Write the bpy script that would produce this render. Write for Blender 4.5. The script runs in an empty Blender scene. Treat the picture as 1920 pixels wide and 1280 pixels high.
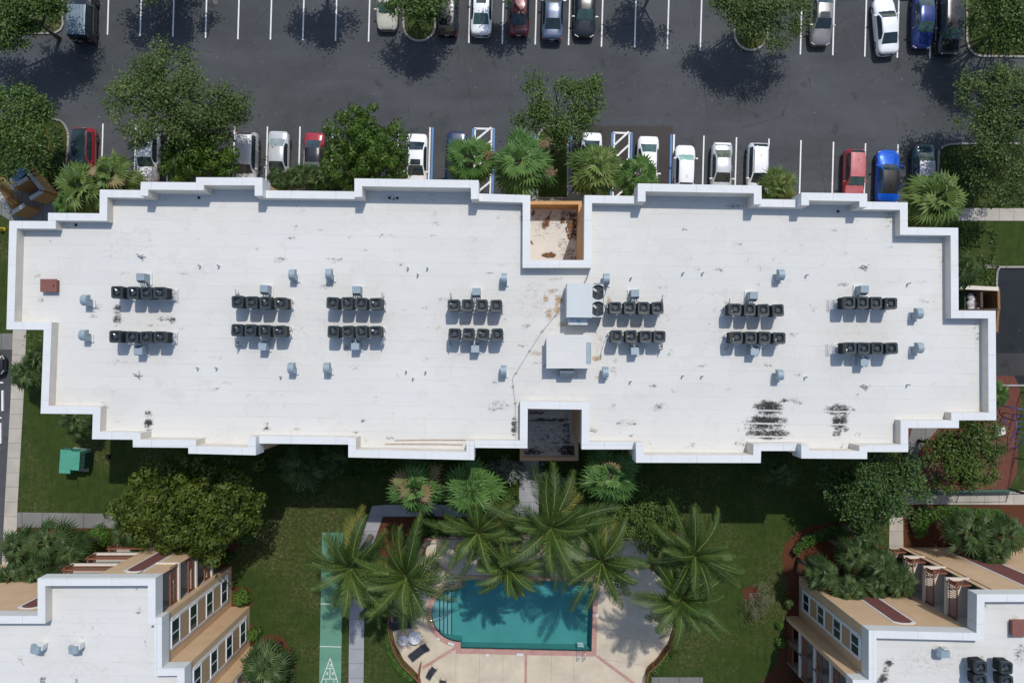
import bpy, bmesh, math, random
import numpy as np
from mathutils import Vector, Matrix, noise as mnoise
from mathutils.geometry import tessellate_polygon

R = math.radians
PI = math.pi
S = bpy.context.scene
COL = S.collection

# ------------------------------------------------------------------ camera, sky, sun
CAM_H = 60.5          # height of the drone above the ground, metres
FPX = 1331.0          # focal length expressed in photo pixels
NADX, NADY = 965.0, 666.0
cam_d = bpy.data.cameras.new("camera")
cam = bpy.data.objects.new("camera", cam_d)
COL.objects.link(cam)
cam.location = (0, 0, CAM_H)
cam_d.sensor_width = 36.0
cam_d.lens = FPX / 1920.0 * 36.0
cam_d.shift_x = (960 - NADX) / 1920.0
cam_d.shift_y = (NADY - 640) / 1920.0
cam_d.clip_end = 500
S.camera = cam

SUN_VEC = Vector((0.19, 0.573, 1.0)).normalized()
world = bpy.data.worlds.new("World")
S.world = world
world.use_nodes = True
wn = world.node_tree
sky = wn.nodes.new("ShaderNodeTexSky")
sky.sky_type = 'NISHITA'
sky.sun_disc = False
sky.sun_elevation = math.asin(SUN_VEC.z)
sky.sun_rotation = math.atan2(SUN_VEC.x, SUN_VEC.y)
wn.links.new(sky.outputs[0], wn.nodes["Background"].inputs[0])
wn.nodes["Background"].inputs[1].default_value = 0.15
sun_d = bpy.data.lights.new("sun", 'SUN')
sun_d.energy = 2.95
sun_d.angle = R(0.53)
sun_d.color = (1.0, 0.965, 0.91)
sun = bpy.data.objects.new("sun", sun_d)
COL.objects.link(sun)
sun.rotation_euler = SUN_VEC.to_track_quat('Z', 'Y').to_euler()
S.view_settings.view_transform = 'Standard'
S.view_settings.look = 'None'
S.view_settings.exposure = 0.0
S.view_settings.gamma = 1.0
S.view_settings.use_curve_mapping = False
S.cycles.max_bounces = 6
S.cycles.transparent_max_bounces = 12

# ------------------------------------------------------------------ helpers
def G(px, py, z=0.0):
    """photo pixel -> world point at height z"""
    k = (CAM_H - z) / FPX
    return Vector(((px - NADX) * k, (NADY - py) * k, z))

def tag(o, label=None, cat=None, group=None, kind=None):
    if label: o['label'] = label
    if cat: o['category'] = cat
    if group: o['group'] = group
    if kind: o['kind'] = kind
    return o

def thing(name, label, cat, loc=(0, 0, 0), rz=0.0, group=None):
    o = bpy.data.objects.new(name, None)
    o.empty_display_size = 0.3
    COL.objects.link(o)
    o.location = loc
    o.rotation_euler = (0, 0, rz)
    return tag(o, label, cat, group)

class MB:
    def __init__(s):
        s.v = []; s.f = []; s.m = []
    def add(s, vs, fs, m=0):
        b = len(s.v)
        s.v.extend([tuple(p) for p in vs])
        for f in fs:
            s.f.append(tuple(i + b for i in f)); s.m.append(m)
    def box(s, c, d, rz=0.0, m=0, rx=0.0, ry=0.0):
        hx, hy, hz = d[0] / 2, d[1] / 2, d[2] / 2
        M = Matrix.Translation(Vector(c)) @ Matrix.Rotation(rz, 4, 'Z') @ Matrix.Rotation(ry, 4, 'Y') @ Matrix.Rotation(rx, 4, 'X')
        vs = [M @ Vector((x, y, z)) for z in (-hz, hz) for y in (-hy, hy) for x in (-hx, hx)]
        s.add(vs, [(0, 2, 3, 1), (4, 5, 7, 6), (0, 1, 5, 4), (2, 6, 7, 3), (0, 4, 6, 2), (1, 3, 7, 5)], m)
    def prism(s, poly, z0, z1, m=0, bottom=False, side=None):
        n = len(poly)
        vs = [(p[0], p[1], z0) for p in poly] + [(p[0], p[1], z1) for p in poly]
        tris = tessellate_polygon([[Vector((p[0], p[1], 0)) for p in poly]])
        area = sum(poly[i][0] * poly[(i + 1) % n][1] - poly[(i + 1) % n][0] * poly[i][1] for i in range(n))
        fs = []
        for t in tris:
            a, b, c = t
            cr = (poly[b][0] - poly[a][0]) * (poly[c][1] - poly[a][1]) - (poly[b][1] - poly[a][1]) * (poly[c][0] - poly[a][0])
            if cr < 0: a, c = c, a
            fs.append((a + n, b + n, c + n))
            if bottom: fs.append((c, b, a))
        s.add(vs, fs, m)
        base = len(s.v) - 2 * n
        for i in range(n):
            j = (i + 1) % n
            q = (i, j, j + n, i + n) if area > 0 else (j, i, i + n, j + n)
            s.f.append(tuple(k + base for k in q)); s.m.append(m if side is None else side)
    def tube(s, pts, r, n=8, m=0, cap=True):
        pts = [Vector(p) for p in pts]
        rr = r if isinstance(r, (list, tuple)) else [r] * len(pts)
        b = len(s.v)
        up = Vector((0, 0, 1))
        prev = None
        for i, p in enumerate(pts):
            if i == 0: t = pts[1] - p
            elif i == len(pts) - 1: t = p - pts[i - 1]
            else: t = pts[i + 1] - pts[i - 1]
            if t.length < 1e-9: t = Vector((0, 0, 1))
            t.normalize()
            if prev is None:
                a = t.cross(up)
                if a.length < 1e-3: a = t.cross(Vector((1, 0, 0)))
                a.normalize()
            else:
                a = prev - t * prev.dot(t)
                if a.length < 1e-4: a = t.cross(Vector((1, 0, 0)))
                a.normalize()
            prev = a
            c = t.cross(a)
            for k in range(n):
                w = 2 * PI * k / n
                s.v.append(tuple(p + (a * math.cos(w) + c * math.sin(w)) * rr[i]))
        for i in range(len(pts) - 1):
            for k in range(n):
                k2 = (k + 1) % n
                s.f.append((b + i * n + k, b + (i + 1) * n + k, b + (i + 1) * n + k2, b + i * n + k2)); s.m.append(m)
        if cap:
            s.f.append(tuple(b + k for k in range(n))); s.m.append(m)
            e = b + (len(pts) - 1) * n
            s.f.append(tuple(e + k for k in reversed(range(n)))); s.m.append(m)
    def cyl(s, c, r, z0, z1, n=20, m=0, r2=None):
        r2 = r if r2 is None else r2
        vs = [(c[0] + r * math.cos(2 * PI * k / n), c[1] + r * math.sin(2 * PI * k / n), z0) for k in range(n)]
        vs += [(c[0] + r2 * math.cos(2 * PI * k / n), c[1] + r2 * math.sin(2 * PI * k / n), z1) for k in range(n)]
        fs = [(k, (k + 1) % n, (k + 1) % n + n, k + n) for k in range(n)]
        fs.append(tuple(range(n, 2 * n))); fs.append(tuple(reversed(range(n))))
        s.add(vs, fs, m)
    def weld(s):
        key = {}; vs = []; mp = []
        for v in s.v:
            k = (round(v[0], 4), round(v[1], 4), round(v[2], 4))
            if k not in key: key[k] = len(vs); vs.append(v)
            mp.append(key[k])
        fs = []; ms = []
        for f, m in zip(s.f, s.m):
            g = []
            for i in f:
                if mp[i] not in g: g.append(mp[i])
            if len(g) > 2: fs.append(tuple(g)); ms.append(m)
        s.v, s.f, s.m = vs, fs, ms
        return s
    def mesh(s, name, mats, smooth=False):
        me = bpy.data.meshes.new(name)
        me.from_pydata(s.v, [], s.f)
        for mt in (mats if isinstance(mats, (list, tuple)) else [mats]): me.materials.append(mt)
        if len(me.materials) > 1: me.polygons.foreach_set('material_index', s.m)
        if smooth: me.polygons.foreach_set('use_smooth', [True] * len(me.polygons))
        me.update()
        return me
    def build(s, name, mats, parent=None, smooth=False, loc=None):
        o = bpy.data.objects.new(name, s.mesh(name, mats, smooth))
        COL.objects.link(o)
        if parent: o.parent = parent
        if loc is not None: o.location = loc
        return o

def link_mesh(name, me, parent=None, loc=None, rz=0.0):
    o = bpy.data.objects.new(name, me)
    COL.objects.link(o)
    if parent: o.parent = parent
    if loc is not None: o.location = loc
    o.rotation_euler = (0, 0, rz)
    return o

def children(o): return [c for c in bpy.data.objects if c.parent == o]

def copy_tree(o, kids, parent=None):
    c = o.copy(); COL.objects.link(c)
    if parent: c.parent = parent
    for ch in kids.get(o.name, []): copy_tree(ch, kids, c)
    return c

def kid_map(root):
    out = {}
    def rec(o):
        ks = [c for c in bpy.data.objects if c.parent == o]
        out[o.name] = ks
        for k in ks: rec(k)
    rec(root)
    return out

# ------------------------------------------------------------------ materials
class NT:
    def __init__(s, name):
        s.m = bpy.data.materials.new(name); s.m.use_nodes = True
        s.t = s.m.node_tree; s.t.nodes.clear()
        s.out = s.t.nodes.new("ShaderNodeOutputMaterial")
        s._tc = None
    def node(s, ty, **kw):
        n = s.t.nodes.new(ty)
        for k, v in kw.items(): setattr(n, k, v)
        return n
    def put(s, sock, v):
        if isinstance(v, bpy.types.NodeSocket): s.t.links.new(v, sock)
        elif v is not None:
            if sock.type == 'RGBA' and len(v) == 3: v = (*v, 1)
            sock.default_value = v
    def obj(s):
        if s._tc is None: s._tc = s.node("ShaderNodeTexCoord")
        return s._tc.outputs['Object']
    def noise(s, scale, detail=4, rough=0.55, vec=None, dist=0.0):
        n = s.node("ShaderNodeTexNoise")
        s.put(n.inputs['Vector'], vec if vec is not None else s.obj())
        n.inputs['Scale'].default_value = scale; n.inputs['Detail'].default_value = detail
        n.inputs['Roughness'].default_value = rough; n.inputs['Distortion'].default_value = dist
        return n.outputs['Fac']
    def scale(s, v, vec=None):
        n = s.node("ShaderNodeMapping"); s.put(n.inputs['Vector'], vec if vec is not None else s.obj())
        n.inputs['Scale'].default_value = v
        return n.outputs[0]
    def ramp(s, fac, stops):
        n = s.node("ShaderNodeValToRGB"); s.put(n.inputs[0], fac)
        e = n.color_ramp.elements
        while len(e) < len(stops): e.new(0.5)
        for i, (p, c) in enumerate(stops):
            e[i].position = p
            e[i].color = (c, c, c, 1) if isinstance(c, (int, float)) else (*c, 1)
        return n.outputs[0]
    def mix(s, fac, a, b, blend='MIX'):
        n = s.node("ShaderNodeMix", data_type='RGBA', blend_type=blend)
        s.put(n.inputs[0], fac); s.put(n.inputs[6], a); s.put(n.inputs[7], b)
        return n.outputs[2]
    def math(s, op, a, b=None, c=None, clamp=False):
        n = s.node("ShaderNodeMath", operation=op); n.use_clamp = clamp
        s.put(n.inputs[0], a)
        if b is not None: s.put(n.inputs[1], b)
        if c is not None: s.put(n.inputs[2], c)
        return n.outputs[0]
    def attr(s, name):
        n = s.node("ShaderNodeAttribute"); n.attribute_name = name
        return n.outputs['Fac']
    def sep(s, vec=None):
        n = s.node("ShaderNodeSeparateXYZ"); s.put(n.inputs[0], vec if vec is not None else s.obj())
        return n.outputs
    def bump(s, h, strength=0.3, dist=0.02):
        n = s.node("ShaderNodeBump"); s.put(n.inputs['Height'], h)
        n.inputs['Strength'].default_value = strength; n.inputs['Distance'].default_value = dist
        return n.outputs[0]
    def pbr(s, col, rough=0.7, metal=0.0, normal=None, coat=0.0, spec=0.5, **kw):
        p = s.node("ShaderNodeBsdfPrincipled")
        s.put(p.inputs['Base Color'], col); s.put(p.inputs['Roughness'], rough); s.put(p.inputs['Metallic'], metal)
        p.inputs['Coat Weight'].default_value = coat; p.inputs['Coat Roughness'].default_value = 0.05
        p.inputs['Specular IOR Level'].default_value = spec
        if normal is not None: s.put(p.inputs['Normal'], normal)
        s.t.links.new(p.outputs[0], s.out.inputs[0])
        return s.m

MATS = {}
def mat(name, c, rough=0.7, metal=0.0, var=0.12, scale=3.0, coat=0.0, spec=0.5, bump=0.0, bscale=40.0):
    """plain material with mottled base colour"""
    if name in MATS: return MATS[name]
    t = NT(name)
    f = t.noise(scale, 5, 0.6)
    lo = tuple(max(0, x * (1 - var)) for x in c); hi = tuple(min(1, x * (1 + var)) for x in c)
    col = t.ramp(f, [(0.3, lo), (0.7, hi)])
    nrm = t.bump(t.noise(bscale, 3), bump, 0.02) if bump > 0 else None
    MATS[name] = t.pbr(col, rough, metal, nrm, coat, spec)
    return MATS[name]

def m_asphalt(name, base, patch=0.35):
    t = NT(name)
    big = t.noise(0.11, 5, 0.6, dist=0.6); mid = t.noise(0.9, 6, 0.65); fine = t.noise(28, 2, 0.7)
    stretch = t.noise(0.35, 4, 0.6, vec=t.scale((0.25, 1.6, 1)))
    a = t.ramp(big, [(0.3, tuple(x * (1 - patch) for x in base)), (0.72, tuple(x * (1 + patch) for x in base))])
    a = t.mix(t.ramp(mid, [(0.35, 0.0), (0.7, 0.45)]), a, tuple(x * 1.3 for x in base))
    a = t.mix(t.ramp(stretch, [(0.5, 0.0), (0.75, 0.4)]), a, tuple(x * 0.72 for x in base))
    a = t.mix(t.ramp(fine, [(0.62, 0.0), (0.72, 0.5)]), a, tuple(x * 1.8 for x in base))
    oil = t.noise(0.75, 4, 0.5)
    a = t.mix(t.ramp(oil, [(0.62, 0.0), (0.72, 0.55)]), a, tuple(x * 0.45 for x in base))
    lane = t.noise(0.22, 4, 0.6, vec=t.scale((0.22, 1.0, 1)))
    a = t.mix(t.ramp(lane, [(0.50, 0.0), (0.66, 0.5)]), a, tuple(x * 1.45 for x in base))
    specks = t.noise(5.5, 1, 0.3)
    a = t.mix(t.ramp(specks, [(0.775, 0.0), (0.79, 0.55)]), a, (0.34, 0.32, 0.28))
    cr = t.node("ShaderNodeTexVoronoi", feature='DISTANCE_TO_EDGE'); t.put(cr.inputs['Vector'], t.scale((0.16, 0.09, 1), vec=None)); cr.inputs['Scale'].default_value = 1.0
    a = t.mix(t.math('MULTIPLY', t.ramp(cr.outputs['Distance'], [(0.002, 1.0), (0.007, 0.0)]), t.ramp(mid, [(0.45, 0.0), (0.6, 0.5)])), a, tuple(x * 0.5 for x in base))
    return t.pbr(a, 0.92, normal=t.bump(fine, 0.25, 0.01), spec=0.25)

def m_grass(name, dark, mid, dry):
    t = NT(name)
    big = t.noise(0.16, 5, 0.62, dist=0.5); med = t.noise(1.3, 6, 0.7); fine = t.noise(14, 4, 0.75)
    st = t.noise(1.0, 3, 0.6, vec=t.scale((3.2, 0.35, 1)))
    c = t.ramp(med, [(0.28, dark), (0.72, mid)])
    c = t.mix(t.ramp(fine, [(0.3, 0.0), (0.7, 0.65)]), c, tuple(x * 0.55 for x in dark))
    c = t.mix(t.ramp(st, [(0.48, 0.0), (0.75, 0.35)]), c, mid)
    c = t.mix(t.math('MULTIPLY', t.ramp(big, [(0.46, 0.05), (0.68, 0.85)]), t.ramp(t.noise(4.0, 5, 0.75), [(0.48, 0.05), (0.62, 1.0)])), c, dry)
    return t.pbr(c, 0.95, normal=t.bump(fine, 0.6, 0.04), spec=0.15)

def m_mulch(name, a, b):
    t = NT(name)
    f = t.noise(9, 5, 0.8); g = t.noise(0.8, 4, 0.6)
    c = t.ramp(f, [(0.3, tuple(x * 0.45 for x in a)), (0.55, a), (0.75, b)])
    c = t.mix(t.ramp(g, [(0.5, 0.0), (0.75, 0.5)]), c, (0.055, 0.04, 0.025))
    return t.pbr(c, 0.95, normal=t.bump(f, 0.8, 0.05), spec=0.1)

def m_concrete(name, base, joint=0, pitch=1.25):
    t = NT(name)
    big = t.noise(0.5, 5, 0.65); fine = t.noise(22, 3, 0.7)
    c = t.ramp(big, [(0.3, tuple(x * 0.78 for x in base)), (0.7, tuple(x * 1.1 for x in base))])
    c = t.mix(t.ramp(fine, [(0.45, 0.0), (0.75, 0.3)]), c, tuple(x * 0.7 for x in base))
    if joint:
        x = t.sep()['X' if joint == 1 else 'Y']
        fr = t.math('FRACT', t.math('DIVIDE', x, pitch))
        c = t.mix(t.ramp(fr, [(0.0, 0.75), (0.03, 0.75), (0.04, 0.0)]), c, tuple(x * 0.35 for x in base))
        cell = t.math('FLOOR', t.math('DIVIDE', x, pitch))
        wn_ = t.node("ShaderNodeTexWhiteNoise", noise_dimensions='1D'); t.put(wn_.inputs['W'], cell)
        c = t.mix(t.math('MULTIPLY', wn_.outputs['Value'], 0.22), c, tuple(x * 0.55 for x in base))
    return t.pbr(c, 0.9, spec=0.2)

def m_roof(name, base):
    """white coated membrane: lapped seams, scuffs, mildew and rust from per-vertex wear amounts"""
    t = NT(name)
    o = t.sep()
    mild = t.math('POWER', t.attr('mildew'), 0.62); rust = t.math('POWER', t.attr('rust'), 0.75)
    rot = t.node("ShaderNodeMapping"); t.put(rot.inputs['Vector'], t.obj()); rot.inputs['Rotation'].default_value = (0, 0, R(0.75))
    ro = t.sep(rot.outputs[0])
    wob = t.math('MULTIPLY', t.math('SUBTRACT', t.noise(0.4, 2), 0.5), 0.09)
    seam = t.math('FRACT', t.math('DIVIDE', t.math('ADD', ro['Y'], wob), 0.90))
    big = t.noise(0.12, 4, 0.6); med = t.noise(1.1, 5, 0.65); fine = t.noise(7, 5, 0.75)
    streak = t.noise(1.0, 5, 0.7, vec=t.scale((0.35, 5.0, 1)))
    c = t.ramp(big, [(0.3, tuple(x * 0.95 for x in base)), (0.7, tuple(min(1, x * 1.03) for x in base))])
    row = t.math('FLOOR', t.math('DIVIDE', t.math('ADD', ro['Y'], wob), 0.90))
    colm = t.math('FLOOR', t.math('ADD', t.math('DIVIDE', ro['X'], 9.0), t.math('MULTIPLY', row, 0.37)))
    wn2 = t.node("ShaderNodeTexWhiteNoise", noise_dimensions='2D'); cmb = t.node("ShaderNodeCombineXYZ")
    t.put(cmb.inputs[0], row); t.put(cmb.inputs[1], colm); t.put(wn2.inputs['Vector'], cmb.outputs[0])
    c = t.mix(t.math('MULTIPLY', wn2.outputs['Value'], 0.16), c, (0.50, 0.49, 0.47))
    pond = t.noise(0.45, 3, 0.55, dist=0.4)
    c = t.mix(t.ramp(pond, [(0.555, 0.0), (0.585, 0.20), (0.61, 0.05), (0.7, 0.12)]), c, (0.47, 0.43, 0.37))
    c = t.mix(t.ramp(med, [(0.55, 0.0), (0.8, 0.3)]), c, (0.66, 0.61, 0.54))
    c = t.mix(t.ramp(streak, [(0.52, 0.0), (0.7, 0.32)]), c, (0.53, 0.52, 0.51))
    sm = t.math('MULTIPLY', t.ramp(seam, [(0.0, 0.55), (0.03, 0.5), (0.06, 0.0)]), t.ramp(t.noise(0.6, 4, 0.7), [(0.35, 0.1), (0.6, 0.75)]))
    c = t.mix(sm, c, (0.40, 0.39, 0.38))
    sc = t.math('MULTIPLY', t.ramp(fine, [(0.63, 0.0), (0.70, 0.8)]), t.ramp(t.noise(0.33, 4, 0.6, vec=t.scale((1, 2.2, 1))), [(0.48, 0.0), (0.64, 0.9)]))
    c = t.mix(sc, c, (0.30, 0.28, 0.26))
    sn = t.noise(2.6, 6, 0.8, vec=t.scale((0.9, 1.2, 1))); sn2 = t.noise(8, 5, 0.8, vec=t.scale((0.8, 1.3, 1)))
    # mildew threshold grows with wear; seams stay clean
    thr = t.math('ADD', t.math('MULTIPLY', sn, 0.55), t.math('MULTIPLY', sn2, 0.45))
    mk = t.math('MULTIPLY', t.math('SUBTRACT', t.math('ADD', thr, t.math('MULTIPLY', mild, 0.25)), 0.635), 12.0, clamp=True)
    mk = t.math('MULTIPLY', mk, t.ramp(seam, [(0.0, 0.05), (0.07, 0.08), (0.10, 1.0), (0.94, 1.0), (0.98, 0.1)]))
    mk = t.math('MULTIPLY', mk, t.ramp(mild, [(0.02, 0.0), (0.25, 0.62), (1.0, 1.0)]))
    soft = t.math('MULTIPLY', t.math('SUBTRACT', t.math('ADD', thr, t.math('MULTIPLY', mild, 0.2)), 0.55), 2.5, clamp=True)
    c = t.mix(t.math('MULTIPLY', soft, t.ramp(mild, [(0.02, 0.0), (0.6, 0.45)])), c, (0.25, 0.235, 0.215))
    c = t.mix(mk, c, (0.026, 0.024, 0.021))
    rk = t.math('MULTIPLY', t.math('SUBTRACT', t.math('ADD', thr, t.math('MULTIPLY', rust, 0.24)), 0.575), 6.0, clamp=True)
    rk = t.math('MULTIPLY', rk, t.ramp(rust, [(0.02, 0.0), (0.25, 0.6), (1.0, 0.95)]))
    c = t.mix(rk, c, t.ramp(sn2, [(0.35, (0.48, 0.30, 0.11)), (0.65, (0.20, 0.11, 0.045))]))
    h = t.math('ADD', t.math('MULTIPLY', med, 0.4), t.ramp(seam, [(0.0, 1.0), (0.04, 0.2), (0.9, 0.0)]))
    return t.pbr(c, 0.75, normal=t.bump(h, 0.25, 0.02), spec=0.3)

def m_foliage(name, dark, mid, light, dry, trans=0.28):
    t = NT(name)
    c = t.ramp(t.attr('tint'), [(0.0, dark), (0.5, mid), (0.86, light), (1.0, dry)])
    d = t.node("ShaderNodeBsdfPrincipled"); t.put(d.inputs['Base Color'], c); d.inputs['Roughness'].default_value = 0.5
    d.inputs['Specular IOR Level'].default_value = 0.3
    tr = t.node("ShaderNodeBsdfTranslucent"); t.put(tr.inputs[0], t.mix(0.5, c, light))
    mx = t.node("ShaderNodeMixShader"); mx.inputs[0].default_value = trans
    t.t.links.new(d.outputs[0], mx.inputs[1]); t.t.links.new(tr.outputs[0], mx.inputs[2])
    t.t.links.new(mx.outputs[0], t.out.inputs[0])
    return t.m

def m_water(name):
    t = NT(name)
    n1 = t.noise(2.6, 4, 0.65, dist=0.8)
    nb = t.bump(n1, 0.22, 0.05)
    tr = t.node("ShaderNodeBsdfTransparent"); tr.inputs[0].default_value = (0.74, 0.91, 0.92, 1)
    gl = t.node("ShaderNodeBsdfGlossy"); gl.inputs['Roughness'].default_value = 0.06; t.put(gl.inputs['Normal'], nb)
    fr = t.node("ShaderNodeFresnel"); fr.inputs[0].default_value = 1.33; t.put(fr.inputs['Normal'], nb)
    mx = t.node("ShaderNodeMixShader"); t.put(mx.inputs[0], fr.outputs[0])
    t.t.links.new(tr.outputs[0], mx.inputs[1]); t.t.links.new(gl.outputs[0], mx.inputs[2])
    t.t.links.new(mx.outputs[0], t.out.inputs[0])
    return t.m

def m_brick(name, a, b, mortar, scale=1.0):
    t = NT(name)
    n = t.node("ShaderNodeTexBrick"); t.put(n.inputs['Vector'], t.obj())
    n.inputs['Scale'].default_value = scale
    n.inputs['Color1'].default_value = (*a, 1); n.inputs['Color2'].default_value = (*b, 1); n.inputs['Mortar'].default_value = (*mortar, 1)
    n.inputs['Brick Width'].default_value = 0.22; n.inputs['Row Height'].default_value = 0.11; n.inputs['Mortar Size'].default_value = 0.008
    c = t.mix(t.ramp(t.noise(1.2, 4), [(0.35, 0.0), (0.7, 0.4)]), n.outputs['Color'], tuple(x * 0.7 for x in a))
    return t.pbr(c, 0.85, spec=0.2)

def m_paint(name, c, metal=0.25, fade=None, dirt=0.12):
    t = NT(name)
    col = t.ramp(t.noise(1.4, 4, 0.6), [(0.3, tuple(x * (1 - dirt) for x in c)), (0.7, c)])
    rough = 0.28
    if fade is not None:
        f = t.noise(3.0, 5, 0.7)
        col = t.mix(t.ramp(f, [(0.35, 0.55), (0.6, 0.95)]), col, fade); rough = 0.5
    return t.pbr(col, rough, metal, coat=0.8)

ASPHALT = m_asphalt("asphalt", (0.062, 0.066, 0.070))
ASPHALT_DARK = m_asphalt("fresh_asphalt", (0.018, 0.021, 0.025))
ASPHALT_BROWN = m_asphalt("brown_asphalt", (0.052, 0.046, 0.043))
GRASS = m_grass("lawn_grass", (0.023, 0.043, 0.008), (0.055, 0.086, 0.017), (0.150, 0.120, 0.062))
ISLAND_GRASS = m_grass("island_grass", (0.035, 0.05, 0.012), (0.085, 0.10, 0.025), (0.17, 0.14, 0.08))
MULCH = m_mulch("bark_mulch", (0.11, 0.042, 0.022), (0.17, 0.075, 0.04))
MULCH_RED = m_mulch("red_mulch", (0.16, 0.06, 0.045), (0.24, 0.12, 0.095))
WALK_X = m_concrete("pavement_concrete_x", (0.46, 0.42, 0.36), 1)
WALK_Y = m_concrete("pavement_concrete_y", (0.46, 0.42, 0.36), 2)
WALK_GREY = m_concrete("grey_concrete_x", (0.20, 0.20, 0.19), 1, 1.75)
WALK_BLUE = m_concrete("pale_concrete_y", (0.36, 0.36, 0.38), 2, 1.25)
CONC = m_concrete("kerb_concrete", (0.34, 0.32, 0.29))
DECK = m_concrete("pool_deck_cream", (0.58, 0.50, 0.38))
COURT = None
BRICK = m_brick("pink_brick", (0.44, 0.22, 0.19), (0.50, 0.28, 0.23), (0.42, 0.34, 0.29))
ROOF = m_roof("roof_membrane", (0.625, 0.615, 0.575))
def m_coping(name, base):
    t = NT(name); o = t.sep()
    c = t.ramp(t.noise(0.7, 5, 0.65), [(0.3, tuple(x * .93 for x in base)), (0.7, base)])
    c = t.mix(t.ramp(t.noise(3.5, 6, 0.75), [(0.5, 0.0), (0.75, 0.35)]), c, tuple(x * .72 for x in base))
    c = t.mix(t.ramp(t.noise(11, 5, 0.8), [(0.64, 0.0), (0.72, 0.5)]), c, (0.34, 0.32, 0.30))
    for ax in ('X', 'Y'):
        f = t.math('FRACT', t.math('DIVIDE', o[ax], 3.05))
        c = t.mix(t.ramp(f, [(0.0, 0.5), (0.010, 0.5), (0.016, 0.0)]), c, tuple(x * .55 for x in base))
    return t.pbr(c, 0.6, spec=0.3)
COPING = m_coping("white_coping", (0.665, 0.67, 0.655))
PARAPET_IN = mat("cream_parapet_face", (0.62, 0.57, 0.50), 0.8, var=0.08, scale=1.0)
TAN = mat("tan_stucco", (0.60, 0.415, 0.25), 0.9, var=0.08, scale=0.8, bump=0.2, bscale=30)
TAN_LT = mat("tan_stucco_panel", (0.42, 0.28, 0.155), 0.9, var=0.08, scale=0.8)
ORANGE = mat("ochre_stucco", (0.50, 0.28, 0.12), 0.9, var=0.12, scale=0.9)
CREAM = mat("cream_trim", (0.62, 0.56, 0.47), 0.8, var=0.08)
WHITE_TRIM = mat("white_trim", (0.72, 0.72, 0.72), 0.6, var=0.04)
MAROON = mat("maroon_stucco", (0.16, 0.055, 0.045), 0.9, var=0.1, scale=1.5)
RAIL_BROWN = mat("brown_rail", (0.24, 0.085, 0.045), 0.6, var=0.15)
LOGGIA = mat("loggia_wall", (0.40, 0.38, 0.35), 0.9, var=0.1, scale=0.8)
GLASS_DK = mat("window_glass", (0.02, 0.035, 0.04), 0.06, var=0.3, scale=0.6, spec=0.8)
LINE_W = mat("road_paint_white", (0.74, 0.74, 0.73), 0.8, var=0.14, scale=6)
LINE_B = mat("road_paint_blue", (0.10, 0.22, 0.44), 0.8, var=0.15, scale=6)
DARK_SLATE = mat("condenser_slate", (0.022, 0.032, 0.036), 0.45, var=0.2, scale=4)
BLACK = mat("black_plastic", (0.010, 0.012, 0.013), 0.5, var=0.3)
FAN_GREY = mat("fan_blade_grey", (0.16, 0.17, 0.18), 0.25, metal=0.7, var=0.2)
GALV = mat("galvanised_sheet", (0.27, 0.335, 0.375), 0.55, metal=0.15, var=0.12, scale=2.5)
GALV_DK = mat("weathered_sheet", (0.17, 0.20, 0.23), 0.55, metal=0.3, var=0.15, scale=2.5)
UNIT_GREY = mat("unit_grey_panel", (0.50, 0.53, 0.53), 0.5, var=0.05, scale=1.0)
PIPE_W = mat("white_pipe", (0.75, 0.75, 0.74), 0.5, var=0.06)
PIPE_G = mat("grey_pipe", (0.28, 0.28, 0.28), 0.5, metal=0.3, var=0.2)
RUSTBROWN = mat("brown_hatch_paint", (0.20, 0.075, 0.055), 0.6, var=0.1)
TYRE = mat("tyre_rubber", (0.012, 0.012, 0.012), 0.85, var=0.3)
RIM = mat("alloy_rim", (0.45, 0.46, 0.48), 0.3, metal=0.8, var=0.1)
RED_LENS = mat("red_lens", (0.42, 0.015, 0.015), 0.2, var=0.1)
CLEAR_LENS = mat("clear_lens", (0.62, 0.63, 0.62), 0.15, var=0.1)
CHROME = mat("chrome", (0.70, 0.71, 0.72), 0.15, metal=1.0, var=0.05)
BARK = mat("bark", (0.10, 0.08, 0.06), 0.95, var=0.35, scale=5, bump=0.5, bscale=18)
BARK_PALE = mat("palm_trunk", (0.17, 0.145, 0.115), 0.95, var=0.3, scale=4, bump=0.4, bscale=14)
POOLFLOOR = mat("pool_plaster", (0.082, 0.285, 0.275), 0.8, var=0.09, scale=0.6)
POOLTILE = mat("pool_step_plaster", (0.22, 0.37, 0.37), 0.8, var=0.1, scale=0.6)
POOLEDGE = mat("pool_edge_tile", (0.01, 0.05, 0.065), 0.4, var=0.2)
TRANSF = mat("green_cabinet_paint", (0.07, 0.29, 0.20), 0.5, var=0.12)
TRANSF_DK = mat("green_cabinet_fin", (0.02, 0.08, 0.055), 0.6, var=0.2)
BLUEPLAY = mat("blue_play_steel", (0.055, 0.075, 0.24), 0.4, var=0.1)
TABLE_W = mat("white_table_resin", (0.62, 0.62, 0.62), 0.5, var=0.06)
SLING = mat("dark_sling", (0.022, 0.024, 0.034), 0.8, var=0.2, scale=8)
FRAME_G = mat("lounger_frame", (0.12, 0.11, 0.10), 0.5, metal=0.3, var=0.2)
DEADLEAF = mat("dry_leaf", (0.16, 0.08, 0.04), 0.9, var=0.4, scale=6)
TRASHBAG = mat("white_trash_bag", (0.52, 0.50, 0.52), 0.45, var=0.2, scale=5)
DUMP_GREEN = mat("bin_green", (0.03, 0.09, 0.07), 0.5, var=0.2)
WOOD_DK = mat("dark_wood_gate", (0.07, 0.045, 0.028), 0.8, var=0.3, scale=4)
FENCE_DK = mat("dark_fence_coating", (0.016, 0.03, 0.028), 0.6, var=0.2)
SCREEN = mat("green_windscreen", (0.06, 0.16, 0.13), 0.8, var=0.2)
WATER = m_water("pool_water")

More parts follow.
